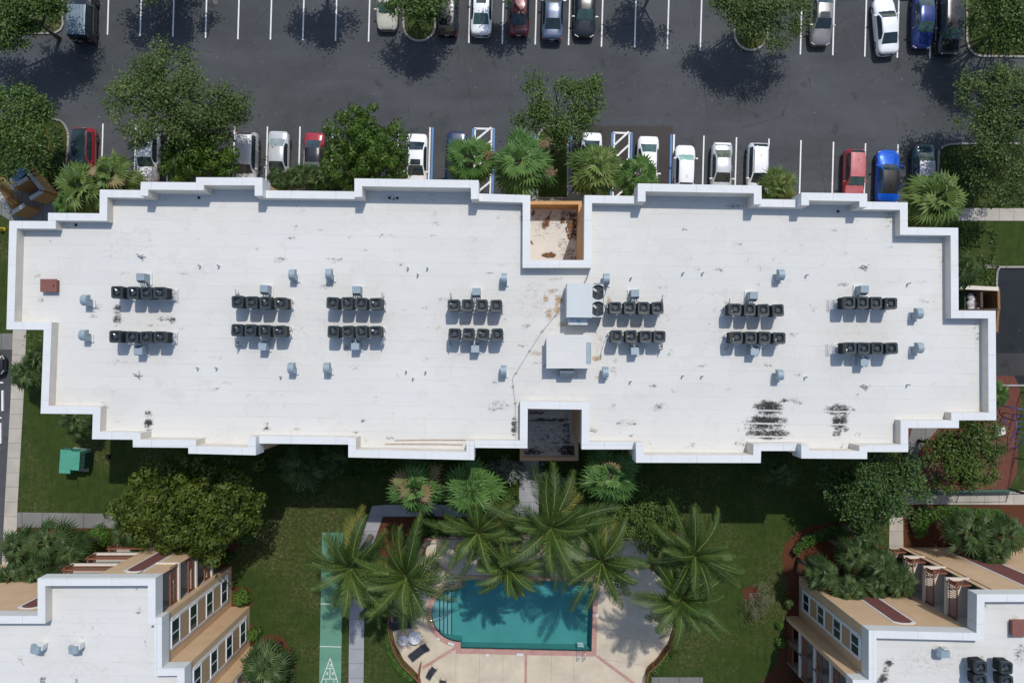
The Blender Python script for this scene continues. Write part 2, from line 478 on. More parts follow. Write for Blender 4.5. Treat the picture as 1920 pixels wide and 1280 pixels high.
OAK = m_foliage("oak_leaves", (0.026, 0.05, 0.011), (0.074, 0.122, 0.028), (0.14, 0.195, 0.056), (0.18, 0.19, 0.075), 0.3)
OAK2 = m_foliage("bright_leaves", (0.022, 0.05, 0.009), (0.06, 0.115, 0.02), (0.118, 0.19, 0.04), (0.17, 0.2, 0.06), 0.3)
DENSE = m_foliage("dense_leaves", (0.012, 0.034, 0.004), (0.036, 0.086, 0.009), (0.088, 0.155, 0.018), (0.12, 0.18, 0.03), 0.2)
FICUS = m_foliage("ficus_leaves", (0.014, 0.026, 0.003), (0.05, 0.08, 0.009), (0.11, 0.148, 0.018), (0.14, 0.17, 0.028), 0.2)
DARKTREE = m_foliage("dark_leaves", (0.014, 0.036, 0.009), (0.04, 0.09, 0.018), (0.085, 0.15, 0.034), (0.12, 0.17, 0.05), 0.24)
OLIVE = m_foliage("olive_leaves", (0.020, 0.038, 0.006), (0.056, 0.100, 0.014), (0.11, 0.16, 0.028), (0.15, 0.17, 0.045), 0.24)
HEDGE = m_foliage("hedge_leaves", (0.025, 0.065, 0.008), (0.06, 0.14, 0.016), (0.12, 0.22, 0.03), (0.16, 0.22, 0.05), 0.2)
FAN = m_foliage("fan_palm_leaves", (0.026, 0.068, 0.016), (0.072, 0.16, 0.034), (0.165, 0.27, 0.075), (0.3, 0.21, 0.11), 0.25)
FAN_YEL = m_foliage("yellow_fan_leaves", (0.034, 0.066, 0.014), (0.09, 0.155, 0.034), (0.2, 0.27, 0.075), (0.33, 0.25, 0.13), 0.25)  # yellower green variant of the fan leaves
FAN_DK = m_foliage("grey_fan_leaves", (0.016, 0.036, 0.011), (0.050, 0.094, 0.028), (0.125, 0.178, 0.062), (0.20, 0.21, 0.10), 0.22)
COCO = m_foliage("coconut_leaves", (0.020, 0.048, 0.009), (0.062, 0.112, 0.020), (0.155, 0.205, 0.046), (0.32, 0.22, 0.06), 0.26)
BARETWIG = mat("bare_twig", (0.22, 0.19, 0.14), 0.9, var=0.2)

# ------------------------------------------------------------------ flat ground pieces
def sheet(name, pts, z, m, holes=(), kind='structure', zs=None, label=None):
    polys = [[G(x, y, z) for x, y in pts]] + [[G(x, y, z) for x, y in h] for h in holes]
    flat = [p for pl in polys for p in pl]
    tris = tessellate_polygon([[Vector((p.x, p.y, 0)) for p in pl] for pl in polys])
    fs = []
    for a, b, c in tris:
        cr = (flat[b].x - flat[a].x) * (flat[c].y - flat[a].y) - (flat[b].y - flat[a].y) * (flat[c].x - flat[a].x)
        fs.append((a, b, c) if cr > 0 else (c, b, a))
    mb = MB(); mb.add(flat, fs)
    o = mb.build(name, m); o['kind'] = kind
    if label: o['label'] = label
    return o

def slab(name, pts, z0, z1, m, kind='structure'):
    mb = MB(); mb.prism([(p.x, p.y) for p in (G(x, y, z1) for x, y in pts)], z0, z1)
    o = mb.build(name, m); o['kind'] = kind
    return o

def arc(cx, cy, r, a0, a1, n=12, ry=None):
    ry = ry or r
    return [(cx + r * math.cos(R(a0 + (a1 - a0) * i / n)), cy + ry * math.sin(R(a0 + (a1 - a0) * i / n))) for i in range(n + 1)]

def spline(pts, n=6, closed=False):
    out = []
    N = len(pts)
    rng = range(N if closed else N - 1)
    for i in rng:
        p0 = pts[(i - 1) % N] if closed or i > 0 else pts[i]
        p1 = pts[i]; p2 = pts[(i + 1) % N]
        p3 = pts[(i + 2) % N] if closed or i + 2 < N else p2
        for k in range(n):
            t = k / n
            out.append(tuple(0.5 * ((2 * b) + (-a + c) * t + (2 * a - 5 * b + 4 * c - d) * t * t + (-a + 3 * b - 3 * c + d) * t ** 3) for a, b, c, d in zip(p0, p1, p2, p3)))
    if not closed: out.append(tuple(pts[-1]))
    return out

# pool outline (water edge, at ground level)
POOL = [(866, 1085), (1113, 1089), (1109, 1220.5), (864, 1215), (863.5, 1203)] + \
       arc(863, 1151, 54, 96, 246, 16, 52)[0:] + [(866, 1098)]
POOL_OUT = [(857, 1077), (1122, 1081), (1118, 1229.5), (854.5, 1224), (854.5, 1212)] + \
           arc(863, 1151.5, 63.5, 100, 240, 16, 61) + [(857, 1092)]
sheet("lawn", [(-1600, -1400), (3600, -1400), (3600, 2700), (-1600, 2700)], 0.0, GRASS, holes=[POOL_OUT])

LOT = [(-900, -900), (2800, -900), (2800, 268), (1800, 268)] + [(1776, 270), (1764, 277), (1757, 290), (1755, 395), (1096, 395), (1096, 372), (1000, 372), (1000, 395), (124, 395), (126, 330), (131, 262), (128, 240), (118, 227), (106, 222), (-900, 205)]
sheet("parking_lot_road", LOT, 0.012, ASPHALT)
sheet("asphalt_patch", [(1068, 236), (1262, 236), (1262, 390), (1068, 390)], 0.016, ASPHALT_BROWN)
sheet("driveway_road", [(1868, 500), (2400, 500), (2400, 722), (1864, 722), (1866, 520)], 0.012, ASPHALT_DARK)
m_lt = m_asphalt("worn_asphalt", (0.045, 0.044, 0.045))
sheet("driveway_worn_strip", [(1864, 662), (2400, 662), (2400, 704), (1864, 704)], 0.016, m_lt)
sheet("west_road", [(-900, 655), (22, 655), (24, 735), (5, 1000), (-8, 1300), (-900, 1300)], 0.012, ASPHALT)

def kerbed_island(pts, grass=ISLAND_GRASS, h=0.13, w=0.16):
    """raised planting bed with a concrete kerb round it"""
    world_pts = [G(x, y, 0) for x, y in pts]
    n = len(world_pts)
    cx = sum(p.x for p in world_pts) / n; cy = sum(p.y for p in world_pts) / n
    mb = MB(); inner = []
    for i, p in enumerate(world_pts):
        a = world_pts[i - 1]; b = world_pts[(i + 1) % n]
        t = (b - a); t.z = 0; t.normalize()
        nrm = Vector((-t.y, t.x, 0))
        if nrm.dot(Vector((cx - p.x, cy - p.y, 0))) < 0: nrm = -nrm
        inner.append(p + nrm * w)
    for i in range(n):
        j = (i + 1) % n
        o0, o1, i0, i1 = world_pts[i], world_pts[j], inner[i], inner[j]
        up = Vector((0, 0, h))
        vs = [o0, o1, o1 + up, o0 + up, i0 + up, i1 + up, i1, i0]
        fs = [(0, 1, 2, 3), (3, 2, 5, 4), (4, 5, 6, 7)]
        mb.add(vs, fs)
    k = mb.build("kerb", CONC); k['kind'] = 'structure'
    mb = MB(); mb.prism([(p.x, p.y) for p in inner], 0.0, h - 0.03)
    g = mb.build("island_ground", grass); g['kind'] = 'structure'

kerbed_island([(-500, -500), (119, -500), (121, 30), (121, 48), (116, 58), (104, 65), (-500, 70)])
kerbed_island([(755, -400), (755, 45)] + arc(786.5, 48, 31.5, 180, 0, 12)[1:-1] + [(818, 45), (818, -400)])
kerbed_island([(1375, -400), (1375, 62)] + arc(1407.5, 64, 32.5, 180, 0, 12)[1:-1] + [(1440, 62), (1440, -400)])
kerbed_island([(1812, -400), (1810, 75), (1814, 92), (1824, 103), (1838, 108), (2500, 116), (2500, -400)])
kerbed_island([(1006, 372), (1006, 262)] + arc(1036, 264, 30, 180, 360, 12)[1:-1] + [(1066, 262), (1066, 372)], GRASS)

def kerb_line(pts, w=0.16, h=0.13):
    ps = [G(x, y, 0) for x, y in pts]
    mb = MB()
    for i in range(len(ps) - 1):
        a, b = ps[i], ps[i + 1]; t = (b - a).normalized(); nn = Vector((-t.y, t.x, 0)) * w
        up = Vector((0, 0, h)); e = t * 0.02
        a = a - e; b = b + e
        vs = [a, b, b + up, a + up, a + nn + up, b + nn + up, b + nn, a + nn]
        mb.add(vs, [(0, 1, 2, 3), (3, 2, 5, 4), (4, 5, 6, 7), (0, 3, 4, 7), (1, 6, 5, 2)])
    o = mb.build("kerb", CONC); o['kind'] = 'structure'
kerb_line(spline([(124, 392), (126, 330), (131, 262), (127, 240), (117, 227), (104, 223), (90, 222), (70, 221.5), (-60, 219), (-300, 214)], 4))
kerb_line(list(reversed(spline([(1755, 392), (1757, 292), (1764, 277), (1777, 270), (1794, 268.5), (1815, 268), (1900, 268), (2300, 268)], 4))))
kerb_line(spline([(2400, 499), (1885, 499), (1870, 503), (1866, 520), (1866, 545)], 4))
kerb_line([(1866, 724), (2400, 724)])

# painted markings
mk = MB(); mkb = MB()
def stripe(mb, x0, y0, x1, y1, w=0.115, z=0.021):
    a, b = G(x0, y0, z), G(x1, y1, z)
    t = (b - a).normalized(); nn = Vector((-t.y, t.x, 0)) * w / 2
    mb.add([a - nn, b - nn, b + nn, a + nn], [(0, 1, 2, 3)])
for x, y in [(201.5, 65.5), (262.7, 68), (324, 69.5), (385.3, 71.5), (446, 74), (507, 74.6), (567.7, 75.6), (629, 77), (691, 78.5), (879, 81), (941.6, 83), (1003.5, 83.5), (1066, 85), (1127.7, 88), (1190, 89.5), (1251.4, 92), (1313, 95), (1500.7, 102.5), (1561.5, 104), (1621.6, 106.5), (1682.4, 108.5), (1743.5, 110)]:
    stripe(mk, x, y, x + 4, y - 140)
for x, y in [(193, 232), (254.6, 235), (316, 237), (378, 237), (440, 237), (501.5, 237.5), (562.6, 237.5), (624, 238), (686, 238), (747, 239), (1320, 254.6), (1381, 257.6), (1442, 260), (1502, 263), (1563, 266), (1623, 269), (1684, 271)]:
    stripe(mk, x, y, x - 3.5, y + 125)
for xw, xb, y in [(806.5, 811.5, 239), (1264, 1259, 252)]:
    stripe(mk, xw, y, xw - 3.5, y + 125, 0.14); stripe(mkb, xb, y, xb - 3.5, y + 125, 0.17)
def hatch(x0, x1, y0, y1, blue_l=True):
    d = -3
    stripe(mk, x0, y0, x1, y0 + 1, 0.16)
    stripe(mk, x0 + 2, y0, x0 + 2 + d, y1, 0.13); stripe(mk, x1 - 3, y0 + 1, x1 - 3 + d, y1, 0.13)
    for yy in range(int(y0) + 22, int(y1) + 20, 25):
        stripe(mk, x0 + 3, yy, x1 - 4, yy - 24, 0.16, 0.025)
    stripe(mkb, x1 + 1.5, y0, x1 + 1.5 + d, y1, 0.17)
    stripe(mkb, x0 - 2, y0, x0 - 2 + d, y1, 0.15)
hatch(889, 925, 241, 368); hatch(1150, 1183, 249, 385)
stripe(mkb, 1003, 246, 1000, 372, 0.17); stripe(mkb, 1071, 252, 1068, 385, 0.17)
for y in (717, 783, 840):
    stripe(mk, -60, y, 6 - (y - 717) * 0.05, y, 0.12)
mo = mk.build("white_road_marking", LINE_W); mo['kind'] = 'structure'
mo = mkb.build("blue_road_marking", LINE_B); mo['kind'] = 'structure'

# pavements, paths and beds
slab("pavement", [(1690, 390), (2400, 392), (2400, 416), (1690, 413)], 0, 0.03, WALK_X)
slab("entrance_pavement", [(960, 360), (1110, 360), (1110, 420), (960, 420)], 0, 0.04, m_concrete("entry_concrete", (0.30, 0.29, 0.26), 1, 1.4))
slab("west_pavement", [(26, 560), (52, 560), (44, 745), (32, 960), (25, 1300), (-8, 1300), (8, 960), (20, 745)], 0, 0.03, WALK_Y)
slab("path", [(30, 960), (300, 964), (300, 991), (29, 988)], 0, 0.026, WALK_GREY)
slab("east_pavement", [(1693, 919), (2400, 921), (2400, 947), (1693, 945)], 0, 0.03, WALK_X)
slab("path", [(1669, 925), (1693, 925), (1694, 1032), (1735, 1033), (1735, 1045), (1650, 1045), (1650, 1031), (1667, 1031)], 0, 0.026, WALK_Y)
slab("path", [(1690, 880), (1712, 795), (1765, 795), (1716, 855), (1712, 925), (1692, 925)], 0, 0.022, WALK_GREY)
slab("path", [(974, 850), (1010, 850), (1010, 985), (973, 985)], 0, 0.03, WALK_BLUE)
slab("path", [(652, 1400), (656, 1070), (698, 948), (722, 946), (973, 946), (973, 968), (718, 968), (684, 1065), (680, 1400)], 0, 0.026, WALK_BLUE)
slab("path", [(1222, 1269), (1318, 1269), (1318, 1300), (1222, 1300)], 0, 0.026, WALK_GREY)
slab("bench_pad_path", [(0, 625), (24, 625), (24, 655), (0, 655)], 0, 0.02, WALK_GREY)
BEDS = [0]
def bed(pts, m=MULCH, n=5, name="mulch_bed"):
    BEDS[0] += 1
    sheet(name, spline(pts, n, True), 0.006 + .001 * BEDS[0], m)
bed([(716, 969), (985, 969), (1100, 985), (1225, 985), (1225, 1020), (985, 1012), (798, 1012), (745, 1045), (695, 1025)])
bed([(1500, 1110), (1474, 1085), (1467, 1040), (1480, 1010), (1520, 986), (1565, 980), (1612, 990), (1640, 1010), (1658, 1035), (1660, 1085), (1560, 1110)])
bed([(1500, 1075), (1478, 1090), (1474, 1150), (1466, 1195), (1455, 1245), (1425, 1285), (1425, 1330), (1520, 1330), (1520, 1120)])
bed([(1694, 947), (1800, 948), (2000, 950), (2000, 1060), (1694, 1040), (1690, 990)], n=3)
bed([(415, 980), (440, 975), (470, 985), (462, 1010), (440, 1035), (436, 1080), (415, 1090), (405, 1030)])
bed([(434, 1104), (468, 1104), (470, 1136), (434, 1138)])
bed([(462, 1172), (484, 1180), (486, 1192), (520, 1190), (545, 1215), (553, 1260), (550, 1330), (460, 1330), (450, 1230)])
bed([(30, 990), (205, 990), (330, 985), (330, 1040), (180, 1055), (30, 1050)], n=3)
bed([(1700, 790), (1800, 735), (1880, 690), (1912, 730), (1908, 800), (1890, 917), (1728, 917), (1715, 860)], MULCH_RED, 3, "playground_mulch")
bed([(1392, 1105), (1412, 1098), (1424, 1108), (1420, 1122), (1400, 1126)])
bed([(72, 262), (84, 252), (100, 262), (100, 278), (84, 284)])
sheet("foundation_bed", [(170, 395), (950, 395), (950, 445), (170, 445)], 0.006, MULCH)
sheet("foundation_bed", [(1110, 395), (1720, 395), (1720, 450), (1110, 450)], 0.005, MULCH)

# ------------------------------------------------------------------ main building
Z_ROOF, Z_LOW, Z_HIGH = 11.4, 12.15, 12.85
T_PAR = 0.52
OUT = [  # (px, py, raised edge starting here?)  outline of the coping, clockwise in the photo
 (17.5, 414, 0), (90, 414.5, 0), (90, 399, 0), (186.5, 400, 0), (187, 355.5, 0), (263.5, 356.7, 1), (264, 341, 1), (367.5, 342, 1), (367.5, 332.5, 1),
 (492, 333, 1), (492, 357, 0), (664.5, 359, 1), (664.5, 334.5, 1), (897.5, 338, 1), (897.5, 363, 0), (994.5, 366, 0), (994, 487.5, 0), (1095, 487.5, 0),
 (1096, 366, 0), (1196, 367.5, 1), (1196, 344, 1), (1428, 348, 1), (1428, 373, 0), (1502.5, 374.5, 1), (1502.5, 361, 1), (1626, 363, 1), (1626, 378, 0), (1702, 379.5, 0),
 (1702, 426, 0), (1796.7, 427, 0), (1797.5, 582, 0), (1867, 582.5, 0), (1868, 787.5, 0), (1798, 787.5, 0), (1798, 802, 0), (1703, 802, 0), (1703, 847, 0), (1626, 847, 1),
 (1626, 860, 1), (1502.5, 859, 1), (1502.5, 845, 0), (1427, 845, 1), (1426.5, 867.5, 1), (1192.5, 867, 1), (1192.5, 842, 0), (1090.5, 842, 0), (1091, 767.5, 0),
 (989.5, 766, 0), (989, 840, 0), (889, 839, 1), (889, 862, 1), (653, 857, 1), (653, 833, 0), (479.5, 831, 1), (479.5, 853, 1), (353, 850, 1), (353, 839, 1), (249, 838, 1), (249, 824, 0),
 (172.5, 823, 0), (174, 776, 0), (76, 775, 0), (82, 618, 0), (12, 617.5, 0)]

def building_shell(parent, pts, zr, edges_solid=None, fascia=0.85, heights=None, wallm=TAN):
    """walls, parapet with coping and inner faces from a clockwise outline (world xy)"""
    n = len(pts)
    P = [Vector((p[0], p[1])) for p in pts]
    area = sum(P[i].x * P[(i + 1) % n].y - P[(i + 1) % n].x * P[i].y for i in range(n))
    sgn = -1.0 if area < 0 else 1.0
    nrm = []
    for i in range(n):
        t = (P[(i + 1) % n] - P[i]).normalized()
        nrm.append(Vector((-t.y, t.x)) * sgn)      # inward
    def off(d):
        res = []
        for i in range(n):
            a, b = nrm[i - 1], nrm[i]
            m_ = a + b
            if m_.length < 1e-6: res.append(P[i] + b * d); continue
            m_.normalize(); res.append(P[i] + m_ * (d / max(0.3, m_.dot(b))))
        return res
    inn = off(T_PAR)
    wl = off(0.10)
    hs = heights or [Z_LOW] * n
    par = MB(); walls = MB()
    for i in range(n):
        j = (i + 1) % n; h = hs[i]
        a, b, c, d = P[i], P[j], inn[j], inn[i]
        t = (b - a).normalized()
        # raised edges run square past their neighbours where those are lower
        if hs[i - 1] < h:
            cr = (P[i] - P[i - 1]).x * (b - a).y - (P[i] - P[i - 1]).y * (b - a).x
            if cr * sgn < 0:
                e = t * (T_PAR + 0.004); a2 = a - e; d2 = a2 + nrm[i] * T_PAR; a, d = a2, d2
        if hs[j] < h:
            cr = (b - P[i]).x * (P[(j + 1) % n] - b).y - (b - P[i]).y * (P[(j + 1) % n] - b).x
            if cr * sgn < 0:
                e = t * (T_PAR + 0.004); b2 = b + e; c2 = b2 + nrm[i] * T_PAR; b, c = b2, c2
        z0 = zr - (fascia - (Z_LOW - zr)); z1 = h - (0.0015 * (i % 3))
        vs = [(*a, z0), (*b, z0), (*c, zr - .05), (*d, zr - .05), (*a, z1), (*b, z1), (*c, z1), (*d, z1)]
        # outer, top, inner, ends
        par.add(vs, [(0, 1, 5, 4), (4, 5, 6, 7)], 0)
        par.add(vs, [(2, 3, 7, 6)], 1)
        par.add(vs, [(1, 2, 6, 5), (3, 0, 4, 7)], 1)
        lip = 0.045
        q = [P[i] + nrm[i] * 0.0, P[j]]
        if edges_solid is None or edges_solid.get(i) is None: segs = [(0.0, 1.0)]
        else: segs = edges_solid[i]
        for s0, s1 in segs:
            p0 = wl[i].lerp(wl[j], s0); p1 = wl[i].lerp(wl[j], s1)
            walls.add([(*p0, 0), (*p1, 0), (*p1, zr - .02), (*p0, zr - .02)], [(0, 1, 2, 3)])
        und = [(*P[i], z0), (*P[j], z0), (*wl[j], z0), (*wl[i], z0)]
        par.add(und, [(0, 1, 2, 3)], 0)
    walls.build("wall", wallm, parent)
    par.build("parapet", [COPING, PARAPET_IN], parent)
    return P, nrm, inn, wl

def inside(poly, x, y):
    c = False; n = len(poly); j = n - 1
    for i in range(n):
        xi, yi = poly[i][0], poly[i][1]; xj, yj = poly[j][0], poly[j][1]
        if (yi > y) != (yj > y) and x < (xj - xi) * (y - yi) / (yj - yi) + xi: c = not c
        j = i
    return c

def roof_grid(parent, poly, z, mildew, rust, cell=0.2, name="roof"):
    xs = [p[0] for p in poly]; ys = [p[1] for p in poly]
    x0, y0 = min(xs), min(ys)
    nx = int((max(xs) - x0) / cell) + 1; ny = int((max(ys) - y0) / cell) + 1
    X = x0 + np.arange(nx + 1) * cell; Y = y0 + np.arange(ny + 1) * cell
    GX, GY = np.meshgrid(X, Y)
    def acc(lst):
        A = np.zeros_like(GX)
        for px, py, rx, ry, s in lst:
            c = G(px, py, z); k = (CAM_H - z) / FPX
            d = ((GX - c.x) / (rx * k)) ** 2 + ((GY - c.y) / (ry * k)) ** 2
            A = np.maximum(A, s * np.clip(1.25 - 0.75 * d, 0, 1))
        return A
    MI, RU = acc(mildew), acc(rust)
    faces = []
    for j in range(ny):
        for i in range(nx):
            if inside(poly, x0 + (i + .5) * cell, y0 + (j + .5) * cell):
                a = j * (nx + 1) + i
                faces.append((a, a + 1, a + nx + 2, a + nx + 1))
    verts = np.stack([GX.ravel(), GY.ravel(), np.full(GX.size, z)], 1)
    me = bpy.data.meshes.new(name)
    me.from_pydata(verts.tolist(), [], faces)
    for nm, arr in (('mildew', MI), ('rust', RU)):
        at = me.attributes.new(nm, 'FLOAT', 'POINT'); at.data.foreach_set('value', arr.ravel().astype(np.float32))
    me.materials.append(ROOF)
    return link_mesh(name, me, parent)

MILDEW = [(278, 776, 8, 6, .9), (278, 793, 10, 8, 1), (279, 804, 7, 3, .6), (500, 796, 5, 4, .8), (500, 805, 7, 5, 1), (667, 809, 5, 4, .9), (680, 787, 7, 3, .8), (220, 580, 7, 9, .9), (220, 600, 9, 10, .8),
 (180, 578, 16, 9, .42), (177, 592, 10, 6, .4), (312, 598, 18, 6, .55), (325, 600, 5, 7, .85), (300, 609, 28, 3, .35), (527, 488, 15, 7, .5), (628, 487, 18, 6, .48), (612, 537, 15, 5, .55), (743, 468, 12, 4, .4), (735, 441, 12, 3, .38), (655, 444, 12, 3, .4),
 (817, 419, 12, 5, .4), (811, 442, 6, 3, .6), (751, 495, 6, 2, .6), (1441, 764, 27, 14, 1), (1437, 791, 38, 15, 1), (1440, 814, 40, 10, 1), (1471, 750, 7, 4, .9), (1573, 768, 28, 11, .85), (1574, 792, 16, 13, 1), (1569, 811, 9, 9, .85), (1585, 805, 7, 6, .6), (1579, 835, 5, 5, .5),
 (1233, 765, 10, 9, .55), (1175, 793, 26, 6, .42), (1183, 817, 5, 4, .7), (1148, 765, 8, 10, .35), (964, 792, 6, 13, .8), (963, 808, 6, 12, .95), (938, 760, 22, 9, .36), (940, 750, 14, 3, .5), (925, 768, 12, 4, .5), (218, 680, 18, 5, .5), (256, 704, 9, 4, .35),
 (1608, 815, 8, 5, .6), (1538, 655, 10, 8, .38), (1345, 505, 14, 5, .4), (1427, 505, 16, 5, .35), (1305, 505, 10, 4, .35), (1255, 662, 8, 5, .42), (352, 513, 14, 4, .42), (234, 512, 10, 2, .5), (345, 617, 16, 4, .3), (935, 494, 18, 4, .28), (985, 405, 12, 30, .45), (1395, 830, 10, 10, .3),
 (1380, 832, 5, 5, .8), (1215, 830, 10, 4, .35), (1380, 386, 22, 5, .5), (1190, 388, 30, 5, .25), (800, 372, 30, 8, .28), (730, 371, 16, 6, .5), (1570, 396, 12, 4, .35), (1668, 410, 10, 20, .34), (1765, 500, 6, 40, .28), (1832, 620, 8, 40, .34), (1550, 560, 6, 6, .3), (905, 830, 6, 3, .6),
 (687, 825, 5, 6, .45), (560, 395, 30, 8, .28), (485, 466, 6, 6, .4), (300, 375, 40, 4, .22), (530, 735, 30, 6, .2), (385, 510, 10, 3, .45), (1360, 570, 6, 8, .3), (1003, 680, 12, 4, .5), (927, 716, 8, 6, .45), (666, 687, 9, 7, .34), (800, 673, 14, 6, .28), (1297, 835, 14, 5, .3), (1300, 590, 200, 60, .13), (600, 600, 260, 60, .12), (300, 470, 160, 50, .13), (1500, 480, 120, 40, .12)]
_r = random.Random(77)
for _k in range(130):       # small scuffs scattered over the whole roof
    MILDEW.append((_r.uniform(60, 1830), _r.uniform(390, 830), _r.uniform(3, 14), _r.uniform(2, 5), _r.uniform(.28, .62)))
RUST = [(1035, 546, 11, 4, .8), (1023, 561, 6, 8, .95), (1048, 562, 9, 8, .9), (1031, 588, 7, 12, .85), (1045, 580, 8, 10, .8), (1056, 608, 12, 5, .75), (1119, 672, 8, 6, .95), (1155, 676, 5, 5, .6), (1124, 655, 6, 12, .4), (1142, 562, 5, 9, .7), (1121, 707, 7, 4, .5), (983, 612, 7, 5, .55), (983, 645, 5, 3, .7), (1003, 663, 11, 5, .75), (1042, 522, 14, 4, .5), (1150, 700, 14, 12, .22), (1200, 604, 40, 8, .35), (1128, 640, 8, 10, .35), (823, 613, 6, 4, .5), (1000, 560, 30, 40, .22), (1060, 630, 60, 30, .15), (1118, 800, 14, 6, .12), (70, 519, 5, 3, .7), (130, 425, 10, 3, .4), (260, 590, 60, 60, .10), (490, 600, 60, 50, .08), (665, 600, 60, 50, .08), (890, 605, 60, 50, .12), (1195, 610, 60, 50, .16), (1420, 612, 60, 50, .10), (1625, 615, 70, 60, .12), (1690, 700, 100, 40, .05), (300, 820, 300, 10, .10), (780, 838, 110, 8, .10), (1310, 845, 110, 8, .10), (1555, 838, 60, 8, .10)]

mainb = thing("apartment_building", "long white roofed apartment block filling the middle, with stepped parapets and rows of condensers", "building", (0, 0, 0))
outw = []; hts = []
for i_, (x, y, r) in enumerate(OUT):
    n_hi = (1 if r else 0) + (1 if OUT[i_ - 1][2] else 0)
    # a corner where a raised return meets a low wall stands straight in line with the raised return
    p = Vector((G(x, y, Z_HIGH if n_hi else Z_LOW).x, G(x, y, Z_HIGH if n_hi == 2 else Z_LOW).y)); outw.append((p.x, p.y)); hts.append(Z_HIGH if r else Z_LOW)
# raised flag marks a corner that starts a raised edge; outer walls step up there
P_, N_, INN_, WL_ = building_shell(mainb, outw, Z_ROOF, heights=hts)
roof_grid(mainb, [tuple(a.lerp(b, 0.55)) for a, b in zip(P_, INN_)], Z_ROOF, MILDEW, RUST)
# drains and scuppers set in the roof by the raised parapets
dr = MB()
for x, y in [(373, 371), (730.5, 371.3), (745, 371.6), (1571, 396.5), (142.5, 422)]:
    c = G(x, y, Z_ROOF); dr.cyl((c.x, c.y), 0.10, Z_ROOF, Z_ROOF + 0.03, 12)
dr.build("roof_drain", BLACK, mainb)

# the two sunken stair-well roofs in the notches
def well(name, label, x0, x1, y0, y1, zt, zf, rim, wallm, floor_blotches, wall_edges):
    root = thing(name, label, "low roof", (0, 0, 0))
    a = G(x0, y1, zt); b = G(x1, y0, zt)
    ax, ay, bx, by = a.x, a.y, b.x, b.y
    w = MB()
    if 'N' in wall_edges: w.box(((ax + bx) / 2, by - rim / 2, zt / 2), (bx - ax, rim, zt))
    if 'S' in wall_edges: w.box(((ax + bx) / 2, ay + rim / 2, zt / 2), (bx - ax, rim, zt))
    if 'E' in wall_edges: w.box((bx - rim / 2, (ay + by) / 2, zt / 2 - .004), (rim, by - ay - .01, zt - .004))
    if 'W' in wall_edges: w.box((ax + rim / 2, (ay + by) / 2, zt / 2 - .004), (rim, by - ay - .01, zt - .004))
    w.build("wall", wallm, root)
    roof_grid(root, [(ax + .02, ay + .02), (bx - .02, ay + .02), (bx - .02, by - .02), (ax + .02, by - .02)], zf, floor_blotches, [], 0.15)
    return root
well("entrance_roof", "low white roof with ochre walls and dry leaves, in the parking side notch", 972, 1091, 377, 520, 6.5, 4.85, 0.26, ORANGE,
     [(1078, 425, 10, 26, .95), (1070, 478, 22, 20, .45), (1030, 478, 14, 5, .9), (1062, 405, 16, 14, .5), (1030, 420, 40, 30, .3), (1055, 455, 10, 10, .5)], 'NE')
well("entrance_roof", "low shaded roof with dark blotches, in the pool side notch", 975, 1084.5, 715, 863.5, 3.3, 2.9, 0.30, TAN,
     [(1066, 845, 20, 14, 1), (1000, 847, 18, 8, .95), (1030, 788, 40, 5, .85), (1062, 812, 8, 40, .7), (1030, 820, 40, 40, .45), (1005, 773, 20, 4, .7)], 'SEW')  # dark blotches spread over most of this floor
# litter on the parking side low roof
rnd = random.Random(4)
lt = MB()
def litter(mb, cx, cy, rx, ry, n, z, smin=.05, smax=.16):
    for _ in range(n):
        a = rnd.random() * 2 * PI; q = math.sqrt(rnd.random())
        c = G(cx + rx * q * math.cos(a), cy + ry * q * math.sin(a), z + rnd.random() * .06 + .02)
        l = rnd.uniform(smin, smax); w = l * rnd.uniform(.3, .7); th = rnd.random() * PI
        d = Vector((math.cos(th), math.sin(th), rnd.uniform(-.2, .2))) * l; s = Vector((-math.sin(th), math.cos(th), rnd.uniform(-.2, .2))) * w
        mb.add([c - d, c + s, c + d, c - s], [(0, 1, 2, 3)])
litter(lt, 1069, 424, 8, 24, 110, 4.87); litter(lt, 1031, 478, 12, 4, 45, 4.87); litter(lt, 1055, 412, 5, 5, 12, 4.87); litter(lt, 1000, 400, 3, 5, 6, 4.87); litter(lt, 997, 455, 3, 3, 4, 4.87)
fr_ = MB()
def fallen(x0, y0, x1, y1, w):
    a, b = G(x0, y0, 5.0), G(x1, y1, 4.93); d_ = b - a; nn = Vector((-d_.y, d_.x, 0)).normalized()
    fr_.tube([a, a.lerp(b, .5) + Vector((0, 0, .06)), b], [.03, .025, .008], 5)
    for k in range(22):
        t_ = .25 + .72 * k / 22; p_ = a.lerp(b, t_)
        for s_ in (-1, 1):
            tip = p_ + nn * s_ * w * math.sin(PI * min(1, (t_ - .15) * 1.1)) + d_ * .12
            fr_.add([p_ - d_ * .018, tip, tip + d_ * .012, p_ + d_ * .018], [(0, 1, 2, 3)])
fallen(1034, 396, 1019, 428, .28)
tag(fr_.build("fallen_frond", DEADLEAF), "dry brown palm frond lying on the low roof in the parking side notch", "frond")
lo = lt.build("leaf_litter", DEADLEAF); lo['kind'] = 'stuff'; lo['label'] = "brown dry leaves heaped on the low roof beside the ochre wall"

# ------------------------------------------------------------------ roof equipment
def rsq(cx, cy, hw, rad, n=4):
    """rounded square outline, counter-clockwise"""
    pts = []
    for qx, qy, a0 in ((1, 1, 0), (-1, 1, 90), (-1, -1, 180), (1, -1, 270)):
        for k in range(n + 1):
            a = R(a0 + 90 * k / n)
            pts.append((cx + qx * (hw - rad) + rad * math.cos(a), cy + qy * (hw - rad) + rad * math.sin(a)))
    return pts

